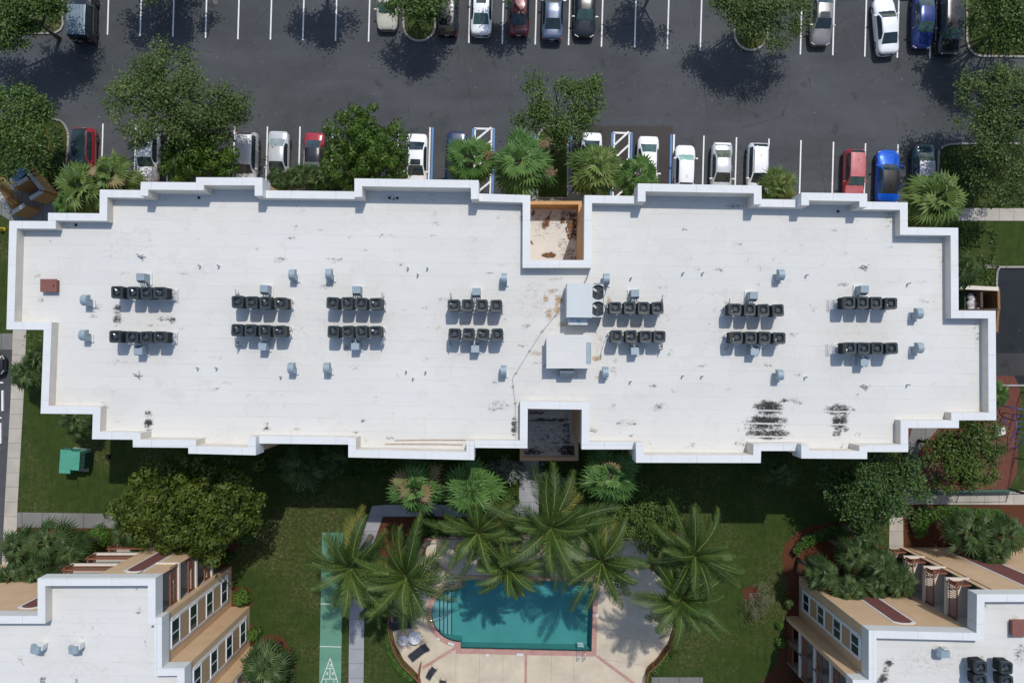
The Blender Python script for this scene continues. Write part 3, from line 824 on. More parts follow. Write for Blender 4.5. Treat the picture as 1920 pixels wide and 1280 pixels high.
def make_condenser():
    root = thing("condenser", "x", "condenser")
    mb = MB(); mb.prism(rsq(0, 0, .33, .08), 0.42, 1.22); 
    for k in range(9):
        z = .48 + k * .082
        mb.prism(rsq(0, 0, .352, .09), z, z + .028)
    mb.build("coil_casing", DARK_BODY, root)
    # top shroud: rounded square with a deep round opening
    mb = MB()
    sq = rsq(0, 0, .375, .13, 7); n = len(sq)
    zt = 1.34
    outer_lo = [(x, y, 1.16) for x, y in sq]; outer_hi = [(x * .96, y * .96, zt) for x, y in sq]
    ang = [math.atan2(y, x) for x, y in sq]
    rim = [(.285 * math.cos(a), .285 * math.sin(a), zt - .012) for a in ang]
    bot = [(.27 * math.cos(a), .27 * math.sin(a), zt - .22) for a in ang]
    vs = outer_lo + outer_hi + rim + bot
    fs = []
    for k in range(n):
        j = (k + 1) % n
        for L in range(3): fs.append((L * n + k, L * n + j, (L + 1) * n + j, (L + 1) * n + k))
    mb.add(vs, fs)
    mb.add(bot, [tuple(range(n))], 1)
    sh = mb.build("top_shroud", [DARK_SLATE, BLACK], root)
    mb = MB()
    mb.cyl((0, 0), .13, zt - .16, zt - .05, 16)
    for k in range(3):
        a = R(120 * k + 200)
        p = []
        for r_, da, dz in ((.10, -.5, -.02), (.262, -.42, -.045), (.262, .38, .03), (.10, .45, .02)):
            p.append((r_ * math.cos(a + da), r_ * math.sin(a + da), zt - .11 + dz))
        q = [(x, y, z - .012) for x, y, z in p]
        mb.add(p + q, [(0, 1, 2, 3), (7, 6, 5, 4), (0, 4, 5, 1), (1, 5, 6, 2), (2, 6, 7, 3), (3, 7, 4, 0)])
    f = mb.build("fan", FAN_GREY, sh)
    g = MB()
    for k in range(4):
        r_ = .07 + .065 * k
        pts = [(r_ * math.cos(2 * PI * i / 20), r_ * math.sin(2 * PI * i / 20), zt - .008) for i in range(21)]
        g.tube(pts, .004, 4, cap=False)
    for k in range(6):
        a = PI * k / 3 + .2
        g.tube([(.05 * math.cos(a), .05 * math.sin(a), zt - .006), (.285 * math.cos(a), .285 * math.sin(a), zt - .008)], .004, 4)
    g.build("fan_guard", BLACK, sh)
    return root
DARK_BODY = mat("condenser_coil_black", (0.008, 0.011, 0.013), 0.5, var=0.3, scale=6)

BANKS = [  # which bank, unit tops, hood, side of hood, ladder
 ("upper bank by the brown hatch", [(221.5, 548), (251.7, 549), (276.7, 549.5), (301, 549)], (263.5, 521), 1, (325, 551)),
 ("lower bank by the brown hatch", [(218, 631), (250, 632), (276, 632), (302, 632)], (259.5, 656), -1, (324, 631)),
 ("upper bank second from the left", [(446.7, 566), (473.7, 567), (499, 568), (527.5, 568.5)], (495, 543), 1, (447, 550)),
 ("lower bank second from the left", [(446, 619), (471, 619.5), (497.5, 620.5), (525, 621)], (492, 648), -1, (446, 640)),
 ("upper bank third from the left", [(624.5, 568), (651.7, 568.5), (678.2, 569), (705, 569.5)], (668, 545), 1, (718.5, 556)),
 ("lower bank third from the left", [(626, 622), (653, 622), (678.7, 622), (704.5, 622)], (666, 647), -1, (717, 637)),
 ("upper bank left of the big grey unit", [(851, 572.5), (876.7, 572.7), (903.7, 573), (930.7, 573.5)], (893, 548.5), 1, (845.5, 556)),
 ("lower bank left of the white penthouse", [(852.5, 626.5), (878.7, 626.7), (905.7, 627), (932.5, 627.3)], (891, 652), -1, (844, 641)),
 ("upper bank right of the big grey unit", [(1153.2, 577), (1180, 577), (1206, 577.5), (1232.5, 577.5)], (1191, 551.5), 1, (1239.5, 560)),
 ("lower bank right of the white penthouse", [(1155.7, 630.5), (1183, 630.5), (1210, 631), (1235.7, 631)], (1190.5, 656), -1, (1239, 646)),
 ("upper bank second from the right", [(1377.5, 580), (1404.5, 580.5), (1430, 581.5), (1457.5, 582)], (1413.5, 555.5), 1, (1364, 567)),
 ("lower bank second from the right", [(1380, 632.5), (1407, 633), (1432.5, 633), (1460, 634)], (1415, 657), -1, (1362, 645)),
 ("upper bank at the right end", [(1590.7, 567.5), (1616, 567.5), (1641, 568), (1668.7, 569)], (1621, 544), 1, (1563, 568)),
 ("lower bank at the right end", [(1592.5, 652.5), (1618, 652.7), (1643, 653), (1670, 653)], (1621, 677), -1, (1561, 652)),
]
ORD = ["leftmost", "second from left", "third from left", "rightmost"]
cond0 = make_condenser(); ck = kid_map(cond0); first = True
def tube_path(mb, pts, r, n=6): mb.tube(spline(pts, 4), r, n)
for bi, (phrase, units, hood, side, lad) in enumerate(BANKS):
    zt = Z_ROOF + 1.34
    ctr = []
    for k, (ux, uy) in enumerate(units):
        c = cond0 if first else copy_tree(cond0, ck)
        first = False
        p = G(ux, uy, zt)
        c.location = (p.x, p.y, Z_ROOF); c.rotation_euler = (0, 0, rnd.choice([0, PI / 2, PI, -PI / 2]) + rnd.uniform(-.05, .05))
        if (bi, k) in ((0, 0), (1, 0), (12, 3), (13, 3)): c.scale = (1.12, 1.06, 1.12)
        tag(c, "dark condenser, %s of the %s" % (ORD[k], phrase), "condenser", "dark condensers on the main roof")
        ctr.append(p)
    # rack the units stand on
    x0, x1 = ctr[0].x - .5, ctr[-1].x + .5; y = sum(p.y for p in ctr) / 4
    rk = thing("equipment_rack", "pale metal rack under the %s" % phrase, "rack", ((x0 + x1) / 2, y, Z_ROOF), 0, "racks under the roof condensers")
    hx = (x1 - x0) / 2
    for s in (-1, 1):
        mb = MB(); mb.box((0, s * .27, .385), (hx * 2, .06, .07)); mb.build("rail", GALV, rk)
    for xx in (-hx + .12, -hx / 3, hx / 3, hx - .12):
        for s in (-1, 1):
            mb = MB(); mb.box((xx, s * .27, .175), (.05, .05, .35)); mb.box((xx, s * .27, .02), (.2, .2, .035)); mb.build("leg", PIPE_W, rk)
    # service valves and line sets between the units
    mb = MB()
    for k in range(4):
        ux = ctr[k].x - (x0 + x1) / 2
        mb.tube([(ux + .36, -.1, .55), (ux + .46, -.1, .55), (ux + .46, -.1, .42)], .018, 5)
        mb.tube([(ux + .36, .05, .6), (ux + .50, .05, .6), (ux + .50, .15, .42)], .014, 5)
        mb.tube([(ux + .1, -side * -.3, .5), (ux + .2, side * .42, .46), (ux + .45, side * .44, .44)], .02, 5)
    lp = G(lad[0], lad[1], Z_ROOF + .4); lx, ly = lp.x - (x0 + x1) / 2, lp.y - y
    mb.build("refrigerant_line", PIPE_W, rk)
    mb = MB()
    if bi in (0, 1, 12, 13):
        for k in range(5):
            mb.tube([(lx - .22 + .1 * k, ly - .42, .30 + .02 * (k % 2)), (lx - .22 + .1 * k, ly + .42, .32)], .012, 4)
        for k in range(7):
            mb.tube([(lx - .28, ly - .38 + .125 * k, .34), (lx + .26, ly - .36 + .12 * k, .33)], .011, 4)
        for k in range(4): mb.tube([(lx - .22 + .14 * k, ly - .4 + .25 * k, 0), (lx - .22 + .14 * k, ly - .4 + .25 * k, .33)], .012, 4)
    else:
        mb.tube([(lx, ly - .35, .0), (lx, ly - .35, .85), (lx, ly + .25, .88)], .03, 6)
        mb.tube([(lx + .07, ly - .3, .0), (lx + .07, ly - .3, .6), (lx + .07, ly + .2, .6)], .022, 6)
        mb.box((lx + .03, ly - .12, .55), (.12, .18, .3))
    mb.build("line_manifold", PIPE_G if bi not in (0, 1, 12, 13) else PIPE_W, rk)
    # pipe hood with its bundle of pipes
    hp = G(hood[0], hood[1], Z_ROOF + .85)
    ph = thing("pipe_hood", "grey sheet metal pipe hood serving the %s" % phrase, "pipe hood", (hp.x, hp.y, Z_ROOF), rnd.uniform(-.06, .06), "grey pipe hoods on the roof")
    mb = MB()
    w, d, h1, h2 = .27, .31, .92, .66
    f = -side  # faces the units
    vs = [(-w, -d * f, 0), (w, -d * f, 0), (w, d * f, 0), (-w, d * f, 0), (-w, -d * f, h1), (w, -d * f, h1), (w, d * .55 * f, h1 - .03), (-w, d * .55 * f, h1 - .03), (w, d * f, h2 - .12), (-w, d * f, h2 - .12)]
    mb.add(vs, [(0, 1, 5, 4), (4, 5, 6, 7), (7, 6, 8, 9), (9, 8, 2, 3), (0, 4, 7, 9, 3), (1, 2, 8, 6, 5)])
    mb.build("hood_box", GALV, ph)
    mb = MB(); mb.box((0, 0, .05), (.78, .82, .10)); mb.build("hood_kerb", COPING, ph)
    tgt = [ctr[k].x - hp.x for k in range(4)]; ty = (y - hp.y)
    for k in range(4):
        mb = MB()
        sx = -.15 + .1 * k
        tube_path(mb, [(sx, f * d * .85, .62 - .03 * k), (sx * 1.3, f * (d + .12), .58), (sx + .25 * (tgt[k] - sx) * .4, f * (d + .3), .52), (sx + (tgt[k] - sx) * .45, ty - f * .34, .50)], .026, 6)
        mb.build("pipe", PIPE_W, ph)

def gooseneck(px, py, dark=False):
    p = G(px, py, Z_ROOF + 1.0)
    root = thing("gooseneck_vent", "x", "roof vent", (p.x, p.y, Z_ROOF))
    mb = MB()
    path = [(-.20, 0), (-.20, .62)] + [(-.20 * math.cos(R(180 * k / 12)) , .62 + .24 * math.sin(R(180 * k / 12))) for k in range(1, 12)] + [(.20, .62), (.20, .44)]
    w, th = .20, .17
    n = len(path); vs = []
    for i, (yy, zz) in enumerate(path):
        a = path[max(0, i - 1)]; b = path[min(n - 1, i + 1)]
        t = Vector((b[0] - a[0], b[1] - a[1])).normalized(); nn = Vector((-t.y, t.x))
        for sx, sn in ((-w, 1), (w, 1), (w, -1), (-w, -1)):
            vs.append((sx, yy + nn.x * th * sn, zz + nn.y * th * sn))
    fs = []
    for i in range(n - 1):
        for k in range(4): fs.append((i * 4 + k, i * 4 + (k + 1) % 4, (i + 1) * 4 + (k + 1) % 4, (i + 1) * 4 + k))
    mb.add(vs, fs); mb.add(vs[-4:], [(0, 1, 2, 3)])
    mb.build("duct", GALV, root)
    mb = MB(); mb.box((0, -.20, .06), (.62, .52, .12)); mb.build("curb_flashing", COPING, root)
    return root
GV = [(155, 562, "nearest the brown hatch, upper"), (152, 628, "nearest the brown hatch, lower"), (546, 514, "above the second upper bank, left one of a pair"), (615, 513, "above the third upper bank, right one of a pair"),
      (945, 521, "just below left of the parking side notch"), (1138, 522, "at the top right corner of the big grey unit"), (1467, 514, "above the second upper bank from the right"), (1727, 587, "right of the rightmost upper bank"),
      (544, 690, "below the second lower bank, left one of a pair"), (611, 690, "below the third lower bank, right one of a pair"), (944, 695, "left of the white penthouse by the cable"), (1136, 698, "beside the rusty patch right of the white penthouse"), (1465, 703, "below the second lower bank from the right"), (1728, 652, "right of the rightmost lower bank")]
for x, y, ph_ in GV:
    tag(gooseneck(x, y), "grey curved vent, " + ph_, "roof vent", "grey gooseneck vents on the roof")

for x, y, ph_ in [(372.5, 497.5, "above the gap between the first two banks, left of two"), (408, 497.5, "above the gap between the first two banks, right of two"), (764.5, 502, "above the third and fourth banks, left of the trio"), (801, 502, "above the third and fourth banks, right of the trio"), (783, 514, "above the third and fourth banks, lowest of the trio"),
             (1282, 511, "above the fifth and sixth banks, left of two"), (1319, 511, "above the fifth and sixth banks, right of two"), (368.7, 689.5, "below the first two lower banks, left of two"), (404, 689.5, "below the first two lower banks, right of two"), (761, 696, "below the third and fourth lower banks, left of the trio"), (797.5, 697, "below the third and fourth lower banks, right of the trio"),
             (774, 709, "below the third and fourth lower banks, lowest of the trio"), (1281, 704.5, "below the fifth and sixth lower banks, left of two"), (1317.5, 705, "below the fifth and sixth lower banks, right of two"), (1512.5, 707, "near the bottom right bank of the roof"), (1514.5, 515, "near the top right bank of the roof"), (1706, 531, "close to the right parapet, upper"), (1705, 721, "close to the right parapet, lower"), (1184, 520.5, "right of the parking side notch"), (1183, 715, "right of the white penthouse, on its own"), (525, 706, "lone one left of a vent pair")]:
    p = G(x, y, Z_ROOF + .3)
    root = thing("vent_pipe", "small white vent pipe " + ph_, "vent pipe", (p.x, p.y, Z_ROOF), 0, "small vent pipes on the roof")
    mb = MB(); mb.cyl((0, 0), .12, 0, .03, 12, r2=.09); mb.cyl((0, 0), .055, .04, .36, 12); mb.build("pipe", COPING, root)
    mb = MB(); mb.cyl((0, 0), .042, .355, .366, 10); mb.build("opening", BLACK, root)
for x, y, ph_ in [(262, 480, "above the leftmost bank"), (1624, 500, "above the rightmost bank"), (256, 704, "below the leftmost bank"), (1625, 725, "below the rightmost bank")]:
    p = G(x, y, Z_ROOF + .3)
    root = thing("bracket_stand", "low white stand with bent dark pipes " + ph_, "pipe stand", (p.x, p.y, Z_ROOF), rnd.uniform(-.3, .3), "low pipe stands on the roof")
    mb = MB(); mb.box((0, .05, .03), (.55, .18, .05)); mb.box((0.08, .05, .15), (.06, .06, .25)); mb.box((-.15, .1, .12), (.05, .05, .2)); mb.build("stand", COPING, root)
    mb = MB(); mb.tube([(-.3, .14, .25), (-.1, .1, .3), (.05, -.02, .28), (.1, -.25, .05)], .025, 6); mb.tube([(-.25, .1, .2), (.0, .05, .24), (.2, .1, .3), (.3, .12, .32)], .02, 6); mb.build("bent_pipe", PIPE_G, root)

# brown roof hatch
p = G(90.5, 535, Z_ROOF + .42)
rh = thing("roof_hatch", "brown square roof hatch at the left end of the long roof", "roof hatch", (p.x, p.y, Z_ROOF))
mb = MB(); mb.box((0, 0, .16), (1.02, .78, .32)); mb.build("kerb_frame", RUSTBROWN, rh)
mb = MB(); mb.box((0, 0, .37), (1.12, .88, .09)); mb.build("hatch_lid", RUSTBROWN, rh)
mb = MB(); mb.box((.36, -.02, .44), (.05, .12, .05)); mb.build("handle", BLACK, rh)

# big packaged unit
za = Z_ROOF + 1.75
a = G(1062.8, 595, za); b = G(1132.3, 531, za)
cx, cy = (a.x + b.x) / 2, (a.y + b.y) / 2; W_, D_ = b.x - a.x, b.y - a.y
ru = thing("rooftop_unit", "large pale grey packaged air unit with two big fans, beside the parking side notch", "rooftop unit", (cx, cy, Z_ROOF), R(-.6))
xs = W_ * .21
mb = MB(); mb.box((-W_ / 2 + W_ * .345, 0, 1.02), (W_ * .69, D_, 1.46)); mb.build("cabinet", UNIT_GREY, ru)
mb = MB(); mb.box((W_ * .345, 0, .93), (W_ * .30, D_ * .96, 1.28)); mb.build("condenser_section", GALV_DK, ru)
# fan deck with two round openings
mb = MB()
fx0, fx1 = W_ * .19 + .004, W_ * .5; hy = D_ * .485; fxm = (fx0 + fx1) / 2; rf = .47; zt = 1.70
for s in (-1, 1):
    n = 32; cyy = s * hy / 2
    ring = []; sq = []
    hxx, hyy = (fx1 - fx0) / 2, hy / 2
    for k in range(n):
        an = 2 * PI * k / n; c_, s_ = math.cos(an), math.sin(an)
        q = min(hxx / abs(c_) if abs(c_) > 1e-6 else 9, hyy / abs(s_) if abs(s_) > 1e-6 else 9)
        sq.append((fxm + c_ * q, cyy + s_ * q, zt)); ring.append((fxm + rf * c_, cyy + rf * s_, zt))
    low = [(x, y, zt - .10) for x, y, z in ring]
    vs = sq + ring + low
    mb.add(vs, [(k, (k + 1) % n, n + (k + 1) % n, n + k) for k in range(n)] + [(n + k, n + (k + 1) % n, 2 * n + (k + 1) % n, 2 * n + k) for k in range(n)])
mb.build("fan_deck", UNIT_GREY, ru)
for s in (-1, 1):
    cyy = s * hy / 2
    mb = MB(); mb.cyl((fxm, cyy), rf - .004, zt - .125, zt - .115, 28)
    g = mb.build("fan_well", BLACK, ru)
    mb = MB(); mb.cyl((fxm, cyy), .10, zt - .11, zt - .04, 14)
    for k in range(3):
        an = R(120 * k + 145)
        c_, s_ = math.cos(an), math.sin(an)
        mb.box((fxm + c_ * .27, cyy + s_ * .27, zt - .06), (.30, .17, .012), rz=an, rx=R(14))
    mb.build("fan", FAN_GREY, g)
    mb = MB()
    pts = [(fxm + (rf + .01) * math.cos(2 * PI * k / 32), cyy + (rf + .01) * math.sin(2 * PI * k / 32), zt + .01) for k in range(33)]
    mb.tube(pts, .018, 5, cap=False)
    for rr in (.2, .33):
        mb.tube([(fxm + rr * math.cos(2 * PI * k / 24), cyy + rr * math.sin(2 * PI * k / 24), zt + .008) for k in range(25)], .006, 4, cap=False)
    for k in range(4):
        an = PI * k / 2 + .3
        mb.tube([(fxm, cyy, zt + .008), (fxm + rf * math.cos(an), cyy + rf * math.sin(an), zt + .008)], .007, 4)
    mb.build("fan_guard", BLACK, g)
mb = MB(); mb.box((-W_ * .17, -D_ / 2 - .24, .72), (W_ * .52, .46, .9)); eo = mb.build("economiser_box", UNIT_GREY, ru)
mb = MB(); mb.box((-W_ * .16, -D_ / 2 - .22, 1.172), (.26, .10, .006)); mb.box((-W_ * .13, -D_ / 2 - .36, 1.172), (.14, .05, .006)); mb.build("blue_sticker", mat("blue_sticker", (0.15, 0.35, 0.5)), eo)
mb = MB(); mb.box((0, 0, .12), (W_ * .94, D_ * .9, .24)); mb.build("roof_curb", COPING, ru)
mb = MB(); mb.box((W_ * .49, 0, zt - .02), (.05, D_, .09)); mb.box((W_ * .36, D_ / 2 - .01, zt - .0), (W_ * .28, .05, .09)); mb.build("edge_angle", GALV_DK, ru)
# gas pipes round the unit
mb = MB()
def rp(x, y, h): return G(x, y, Z_ROOF + h)
tag_pipe = MB(); tag_pipe.tube([rp(1103, 515, .3), rp(1096, 530, .3)], .05, 7); tag(tag_pipe.build("gas_pipe", PIPE_G), "short grey pipe above the top edge of the big rooftop unit", "pipe")
mb.tube([rp(1142, 562, .25), rp(1133, 580, .3), rp(1121, 612, .35)], .05, 7)
tag(mb.build("gas_pipe", PIPE_G), "grey pipe running past the right side of the big rooftop unit", "pipe")
mb = MB(); mb.tube([rp(1146, 630, .5), rp(1139, 633, .4), rp(1134, 645, .3), rp(1128, 664, .3), rp(1127, 671, .05)], .055, 7); 
tag(mb.build("gas_pipe", PIPE_W), "white pipe leading down from the condensers to a rust stain by the penthouse", "pipe")

# stair penthouse
zp = Z_ROOF + 1.35
a = G(1024.5, 690.5, zp); b = G(1109, 627.5, zp)
cx, cy = (a.x + b.x) / 2, (a.y + b.y) / 2; W_, D_ = b.x - a.x, b.y - a.y
pt = thing("roof_penthouse", "white box penthouse with a grey slot vent, beside the pool side notch", "penthouse", (cx, cy, Z_ROOF))
mb = MB(); mb.box((0, 0, .62), (W_ - .16, D_ - .16, 1.24)); mb.build("wall", PARAPET_IN, pt)
roofm = MB(); roofm.box((0, 0, 1.295), (W_, D_, .11)); o = roofm.build("roof", ROOF, pt)
mb = MB(); mb.box((W_ / 2 - .20, -.08, 1.38), (.26, D_ * .63, .06)); lv = mb.build("vent_cap", GALV, pt)
mb = MB(); mb.box((W_ / 2 - .055, -.08, 1.375), (.02, D_ * .60, .04)); mb.build("slot", BLACK, lv)
mb = MB()
hh = [(-.50, 0)] + []
sec = [(.0, .0), (.0, .95), (-.12, 1.05), (-.30, 1.02), (-.50, .85), (-.58, .55), (-.58, .0)]
hx0 = -.14 - .46; hx1 = hx0 + .98
vs = [(hx0, -D_ / 2 - .02 + y_, z_) for y_, z_ in sec] + [(hx1, -D_ / 2 - .02 + y_, z_) for y_, z_ in sec]; n = len(sec)
mb.add(vs, [(k, k + 1, n + k + 1, n + k) for k in range(n - 1)] + [tuple(range(n)), tuple(reversed(range(n, 2 * n)))])
mb.build("intake_hood", GALV_DK, pt)

# lightning cable and the loose rods
mb = MB()
cab = [(1045, 585), (1042, 591), (1017, 620.5), (993, 657.5), (967.5, 699), (961, 708), (962, 722), (966, 755), (967, 822)]
mb.tube([G(x, y, Z_ROOF + .06) for x, y in cab], .014, 5)
for x, y in cab[1:5] + [(962, 724), (966, 755)]:
    c = G(x, y, Z_ROOF); mb.box((c.x, c.y, Z_ROOF + .05), (.17, .10, .08), rz=.7)
tag(mb.build("lightning_cable", PIPE_G), "thin grey cable crossing the white roof from the big unit towards the pool side notch", "cable")
for x0, y0, x1, y1, lb in [(740, 825, 874, 824.5, "upper of two long thin brown rods lying along the bottom parapet"), (722, 832, 868, 833, "lower of two long thin brown rods lying along the bottom parapet")]:
    mb = MB(); mb.tube([G(x0, y0, Z_ROOF + .05), G((x0 + x1) / 2, (y0 + y1) / 2 - .5, Z_ROOF + .05), G(x1, y1, Z_ROOF + .05)], .03, 6)
    tag(mb.build("metal_rod", mat("rusty_rod", (0.42, 0.28, 0.18), 0.8, var=.3)), lb, "rod", "rods lying on the roof")

# ------------------------------------------------------------------ neighbouring apartment buildings
def facade_frame(pa, pb):
    a, b = Vector(pa), Vector(pb)
    t = (b - a).normalized(); out = Vector((-t.y, t.x))
    return a, b, t, out
STOREY = 2.82
def window_strip(parent, pa, pb, s0, s1, out_sign):
    """column of four windows in one white surround, spandrels between"""
    a, b, t, out = facade_frame(pa, pb); out = out * out_sign; L = (b - a).length
    u0, u1 = s0 * L, s1 * L
    def P(u, z, d): q = a + t * u + out * (d - .10); return (q.x, q.y, z)
    zt = 10.95; zb = .75
    outer = [(u0, zb), (u1, zb), (u1, zt - .35), (u1 - .12, zt - .1), (u1 - .35, zt), (u0 + .35, zt), (u0 + .12, zt - .1), (u0, zt - .35)]
    mb = MB(); n = len(outer)
    mb.add([P(u, z, .0) for u, z in outer] + [P(u, z, .05) for u, z in outer], [tuple(range(n, 2 * n))] + [(k, (k + 1) % n, n + (k + 1) % n, n + k) for k in range(n)])
    mb.build("window_surround", WHITE_TRIM, parent)
    def slabq(mb, ua, ub, za, zb_, d0, d1):
        mb.add([P(ua, za, d0), P(ub, za, d0), P(ub, zb_, d0), P(ua, zb_, d0), P(ua, za, d1), P(ub, za, d1), P(ub, zb_, d1), P(ua, zb_, d1)], [(4, 5, 6, 7), (0, 1, 5, 4), (1, 2, 6, 5), (2, 3, 7, 6), (3, 0, 4, 7)])
    for k in range(4):
        z0 = 1.0 + STOREY * k; z1 = z0 + 1.30; um = (u0 + u1) / 2
        w = MB()
        fw = .09
        slabq(w, u0 + .17, u1 - .17, z0, z0 + fw, .05, .10); slabq(w, u0 + .17, u1 - .17, z1 - fw, z1, .05, .10)
        slabq(w, u0 + .17, u0 + .17 + fw, z0 + fw, z1 - fw, .05, .10); slabq(w, u1 - .17 - fw, u1 - .17, z0 + fw, z1 - fw, .05, .10)
        slabq(w, um - .035, um + .035, z0 + fw, z1 - fw, .05, .085)
        wo = w.build("window", WHITE_TRIM, parent)
        g = MB(); slabq(g, u0 + .17 + fw, u1 - .17 - fw, z0 + fw, z1 - fw, .045, .062); g.build("pane", GLASS_DK, wo)
        if k < 3:
            sp = MB(); slabq(sp, u0 + .22, u1 - .22, z1 + .14, z0 + STOREY - .14, .05, .066); sp.build("spandrel", TAN_LT, parent)

def maroon_panel(parent, pa, pb, s0, s1, out_sign):
    a, b, t, out = facade_frame(pa, pb); out = out * out_sign; L = (b - a).length
    def P(u, z, d): q = a + t * u + out * (d - .10); return (q.x, q.y, z)
    for nm, g_, m_, d in (("panel_border", 0.0, WHITE_TRIM, .03), ("panel", .16, MAROON, .045)):
        u0, u1 = s0 * L + g_, s1 * L - g_
        z0, z1 = .9 + g_, 10.55 - g_
        o = [(u0, z0), (u1, z0), (u1, z1 - .30), (u1 - .40, z1), (u0 + .40, z1), (u0, z1 - .30)]
        n = len(o); mb = MB()
        mb.add([P(u, z, 0) for u, z in o] + [P(u, z, d) for u, z in o], [tuple(range(n, 2 * n))] + [(k, (k + 1) % n, n + (k + 1) % n, n + k) for k in range(n)])
        mb.build(nm, m_, parent)

def loggia(parent, pa, pb, s0, s1, out_sign, depth=1.7, side0=True, side1=True, rail=True, slabs=True):
    """stack of open balconies cut into the wall: slabs, back wall, returns, railings"""
    a, b, t, out = facade_frame(pa, pb); out = out * out_sign; L = (b - a).length
    u0, u1 = s0 * L, s1 * L
    def P(u, z, d): q = a + t * u + out * (d - .10); return (q.x, q.y, z)
    w = MB()
    if slabs: w.add([P(u0, 0, -depth), P(u1, 0, -depth), P(u1, 11.35, -depth), P(u0, 11.35, -depth)], [(0, 1, 2, 3)])
    if side0: w.add([P(u0, 0, 0), P(u0, 0, -depth), P(u0, 11.35, -depth), P(u0, 11.35, 0)], [(0, 1, 2, 3)])
    if side1: w.add([P(u1, 0, 0), P(u1, 0, -depth), P(u1, 11.35, -depth), P(u1, 11.35, 0)], [(0, 1, 2, 3)])
    if w.f: w.build("balcony_wall", LOGGIA, parent)
    def bx(mb, ua, ub, za, zb_, d0, d1):
        v = [P(ua, za, d0), P(ub, za, d0), P(ub, za, d1), P(ua, za, d1), P(ua, zb_, d0), P(ub, zb_, d0), P(ub, zb_, d1), P(ua, zb_, d1)]
        mb.add(v, [(0, 1, 2, 3), (4, 5, 6, 7), (0, 1, 5, 4), (1, 2, 6, 5), (2, 3, 7, 6), (3, 0, 4, 7)])
    for k in range(4):
        zf = STOREY * k + .12
        if k > 0 and slabs:
            mb = MB(); bx(mb, u0 + .003, u1 - .003, zf - .24, zf, -depth + .01, .02); mb.build("balcony_slab", CREAM, parent)
        dm = MB() if slabs else None
        if slabs: bx(dm, u0 + (u1 - u0) * .35, u1 - .25, zf + .02, zf + 2.15, -depth + .004, -depth + .05)
        if slabs: dm.build("balcony_door", GLASS_DK, parent)
        if rail:
            r = MB()
            bx(r, u0 + .05, u1 - .05, zf + 1.02, zf + 1.09, -.16, -.07); bx(r, u0 + .05, u1 - .05, zf + .12, zf + .17, -.14, -.09)
            bx(r, u0 + .05, u0 + .13, zf, zf + 1.02, -.155, -.075); bx(r, u1 - .13, u1 - .05, zf, zf + 1.02, -.155, -.075)
            nb = max(4, int((u1 - u0) / .16))
            for i in range(nb):
                uu = u0 + .12 + (u1 - u0 - .24) * (i + .5) / nb
                bx(r, uu - .022, uu + .022, zf + .17, zf + 1.02, -.135, -.095)
            r.build("railing", RAIL_BROWN, parent)

def neighbour(name, label, pix, solids, feats, roof_m, roof_r):
    root = thing(name, label, "building")
    pts = [tuple(G(x, y, Z_LOW).xy) for x, y in pix]
    P, N, INN, WL = building_shell(root, pts, Z_ROOF, edges_solid=solids, fascia=1.0)
    roof_grid(root, [tuple(a.lerp(b, .6)) for a, b in zip(P, INN)], Z_ROOF, roof_m, roof_r, 0.22)
    for fn, e, s0, s1, kw in feats:
        j = (e + 1) % len(P)
        sg = -1.0 if Vector((-(P[j] - P[e]).y, (P[j] - P[e]).x)).dot(N[e]) > 0 else 1.0
        fn(root, P[e], P[j], s0, s1, sg, **kw)
    return root
# clockwise outlines
SW = [(-260, 1154), (70.5, 1154), (70.5, 1083.5), (291.5, 1083), (291.5, 1157), (303.5, 1156.5), (303.5, 1252), (346, 1251.5), (346, 1345), (376, 1345), (376, 1520), (-260, 1520)]
swb = neighbour("apartment_building", "tan apartment block with white roof and brown balcony rails, at the lower left corner", SW,
    {1: [], 2: [(.43, 1.0)], 3: [], 9: [(0, .05), (.6, 1)]},
    [(window_strip, 5, .18, .83, {}), (window_strip, 7, .18, .83, {}), (maroon_panel, 2, .60, .79, {}), (maroon_panel, 0, .775, .905, {}),
     (loggia, 3, 0.0, 1.045, dict(side0=False)), (loggia, 2, 0.0, .43, dict(side0=False)), (loggia, 1, 0.0, 1.0, dict(side0=False, side1=False, slabs=False)), (loggia, 9, .05, .6, {})],
    [(262, 1145, 5, 5, .6), (259, 1146, 4, 4, .4), (40, 1238, 8, 10, .4), (80, 1274, 8, 5, .7), (143, 1274, 5, 8, .6), (255, 1107, 4, 3, .6), (150, 1180, 80, 40, .14), (42, 1215, 4, 12, .3), (276, 1200, 3, 20, .35)], [(150, 1250, 100, 30, .12)])
SE = [(1629, 1181), (1831, 1186), (1832, 1113.5), (2200, 1112), (2200, 1520), (1599, 1520), (1599, 1274), (1629, 1274)]
seb = neighbour("apartment_building", "tan apartment block with maroon wall panels and corner balconies, at the lower right corner", SE,
    {1: [], 2: [(.095, 1.0)], 5: [(.0, .1), (.96, 1)]},
    [(window_strip, 7, .20, .74, {}), (maroon_panel, 0, .36, .585, {}), (maroon_panel, 2, .34, .50, {}),
     (loggia, 1, -.045, 1.0, dict(side1=False)), (loggia, 2, 0.0, .095, dict(side0=False, side1=False, slabs=False)), (loggia, 5, .55, .75, {}), (loggia, 5, .77, .955, {})],
    [(1667, 1241, 9, 8, .95), (1660, 1265, 6, 16, .85), (1650, 1275, 5, 10, .9), (1842, 1135, 9, 5, .8), (1860, 1140, 5, 4, .5), (1840, 1235, 10, 7, .65), (1915, 1225, 14, 22, .5), (1700, 1262, 10, 6, .35), (1770, 1180, 40, 30, .2), (1885, 1230, 4, 3, .5)], [(1750, 1240, 60, 30, .25), (1900, 1160, 10, 8, .5)])
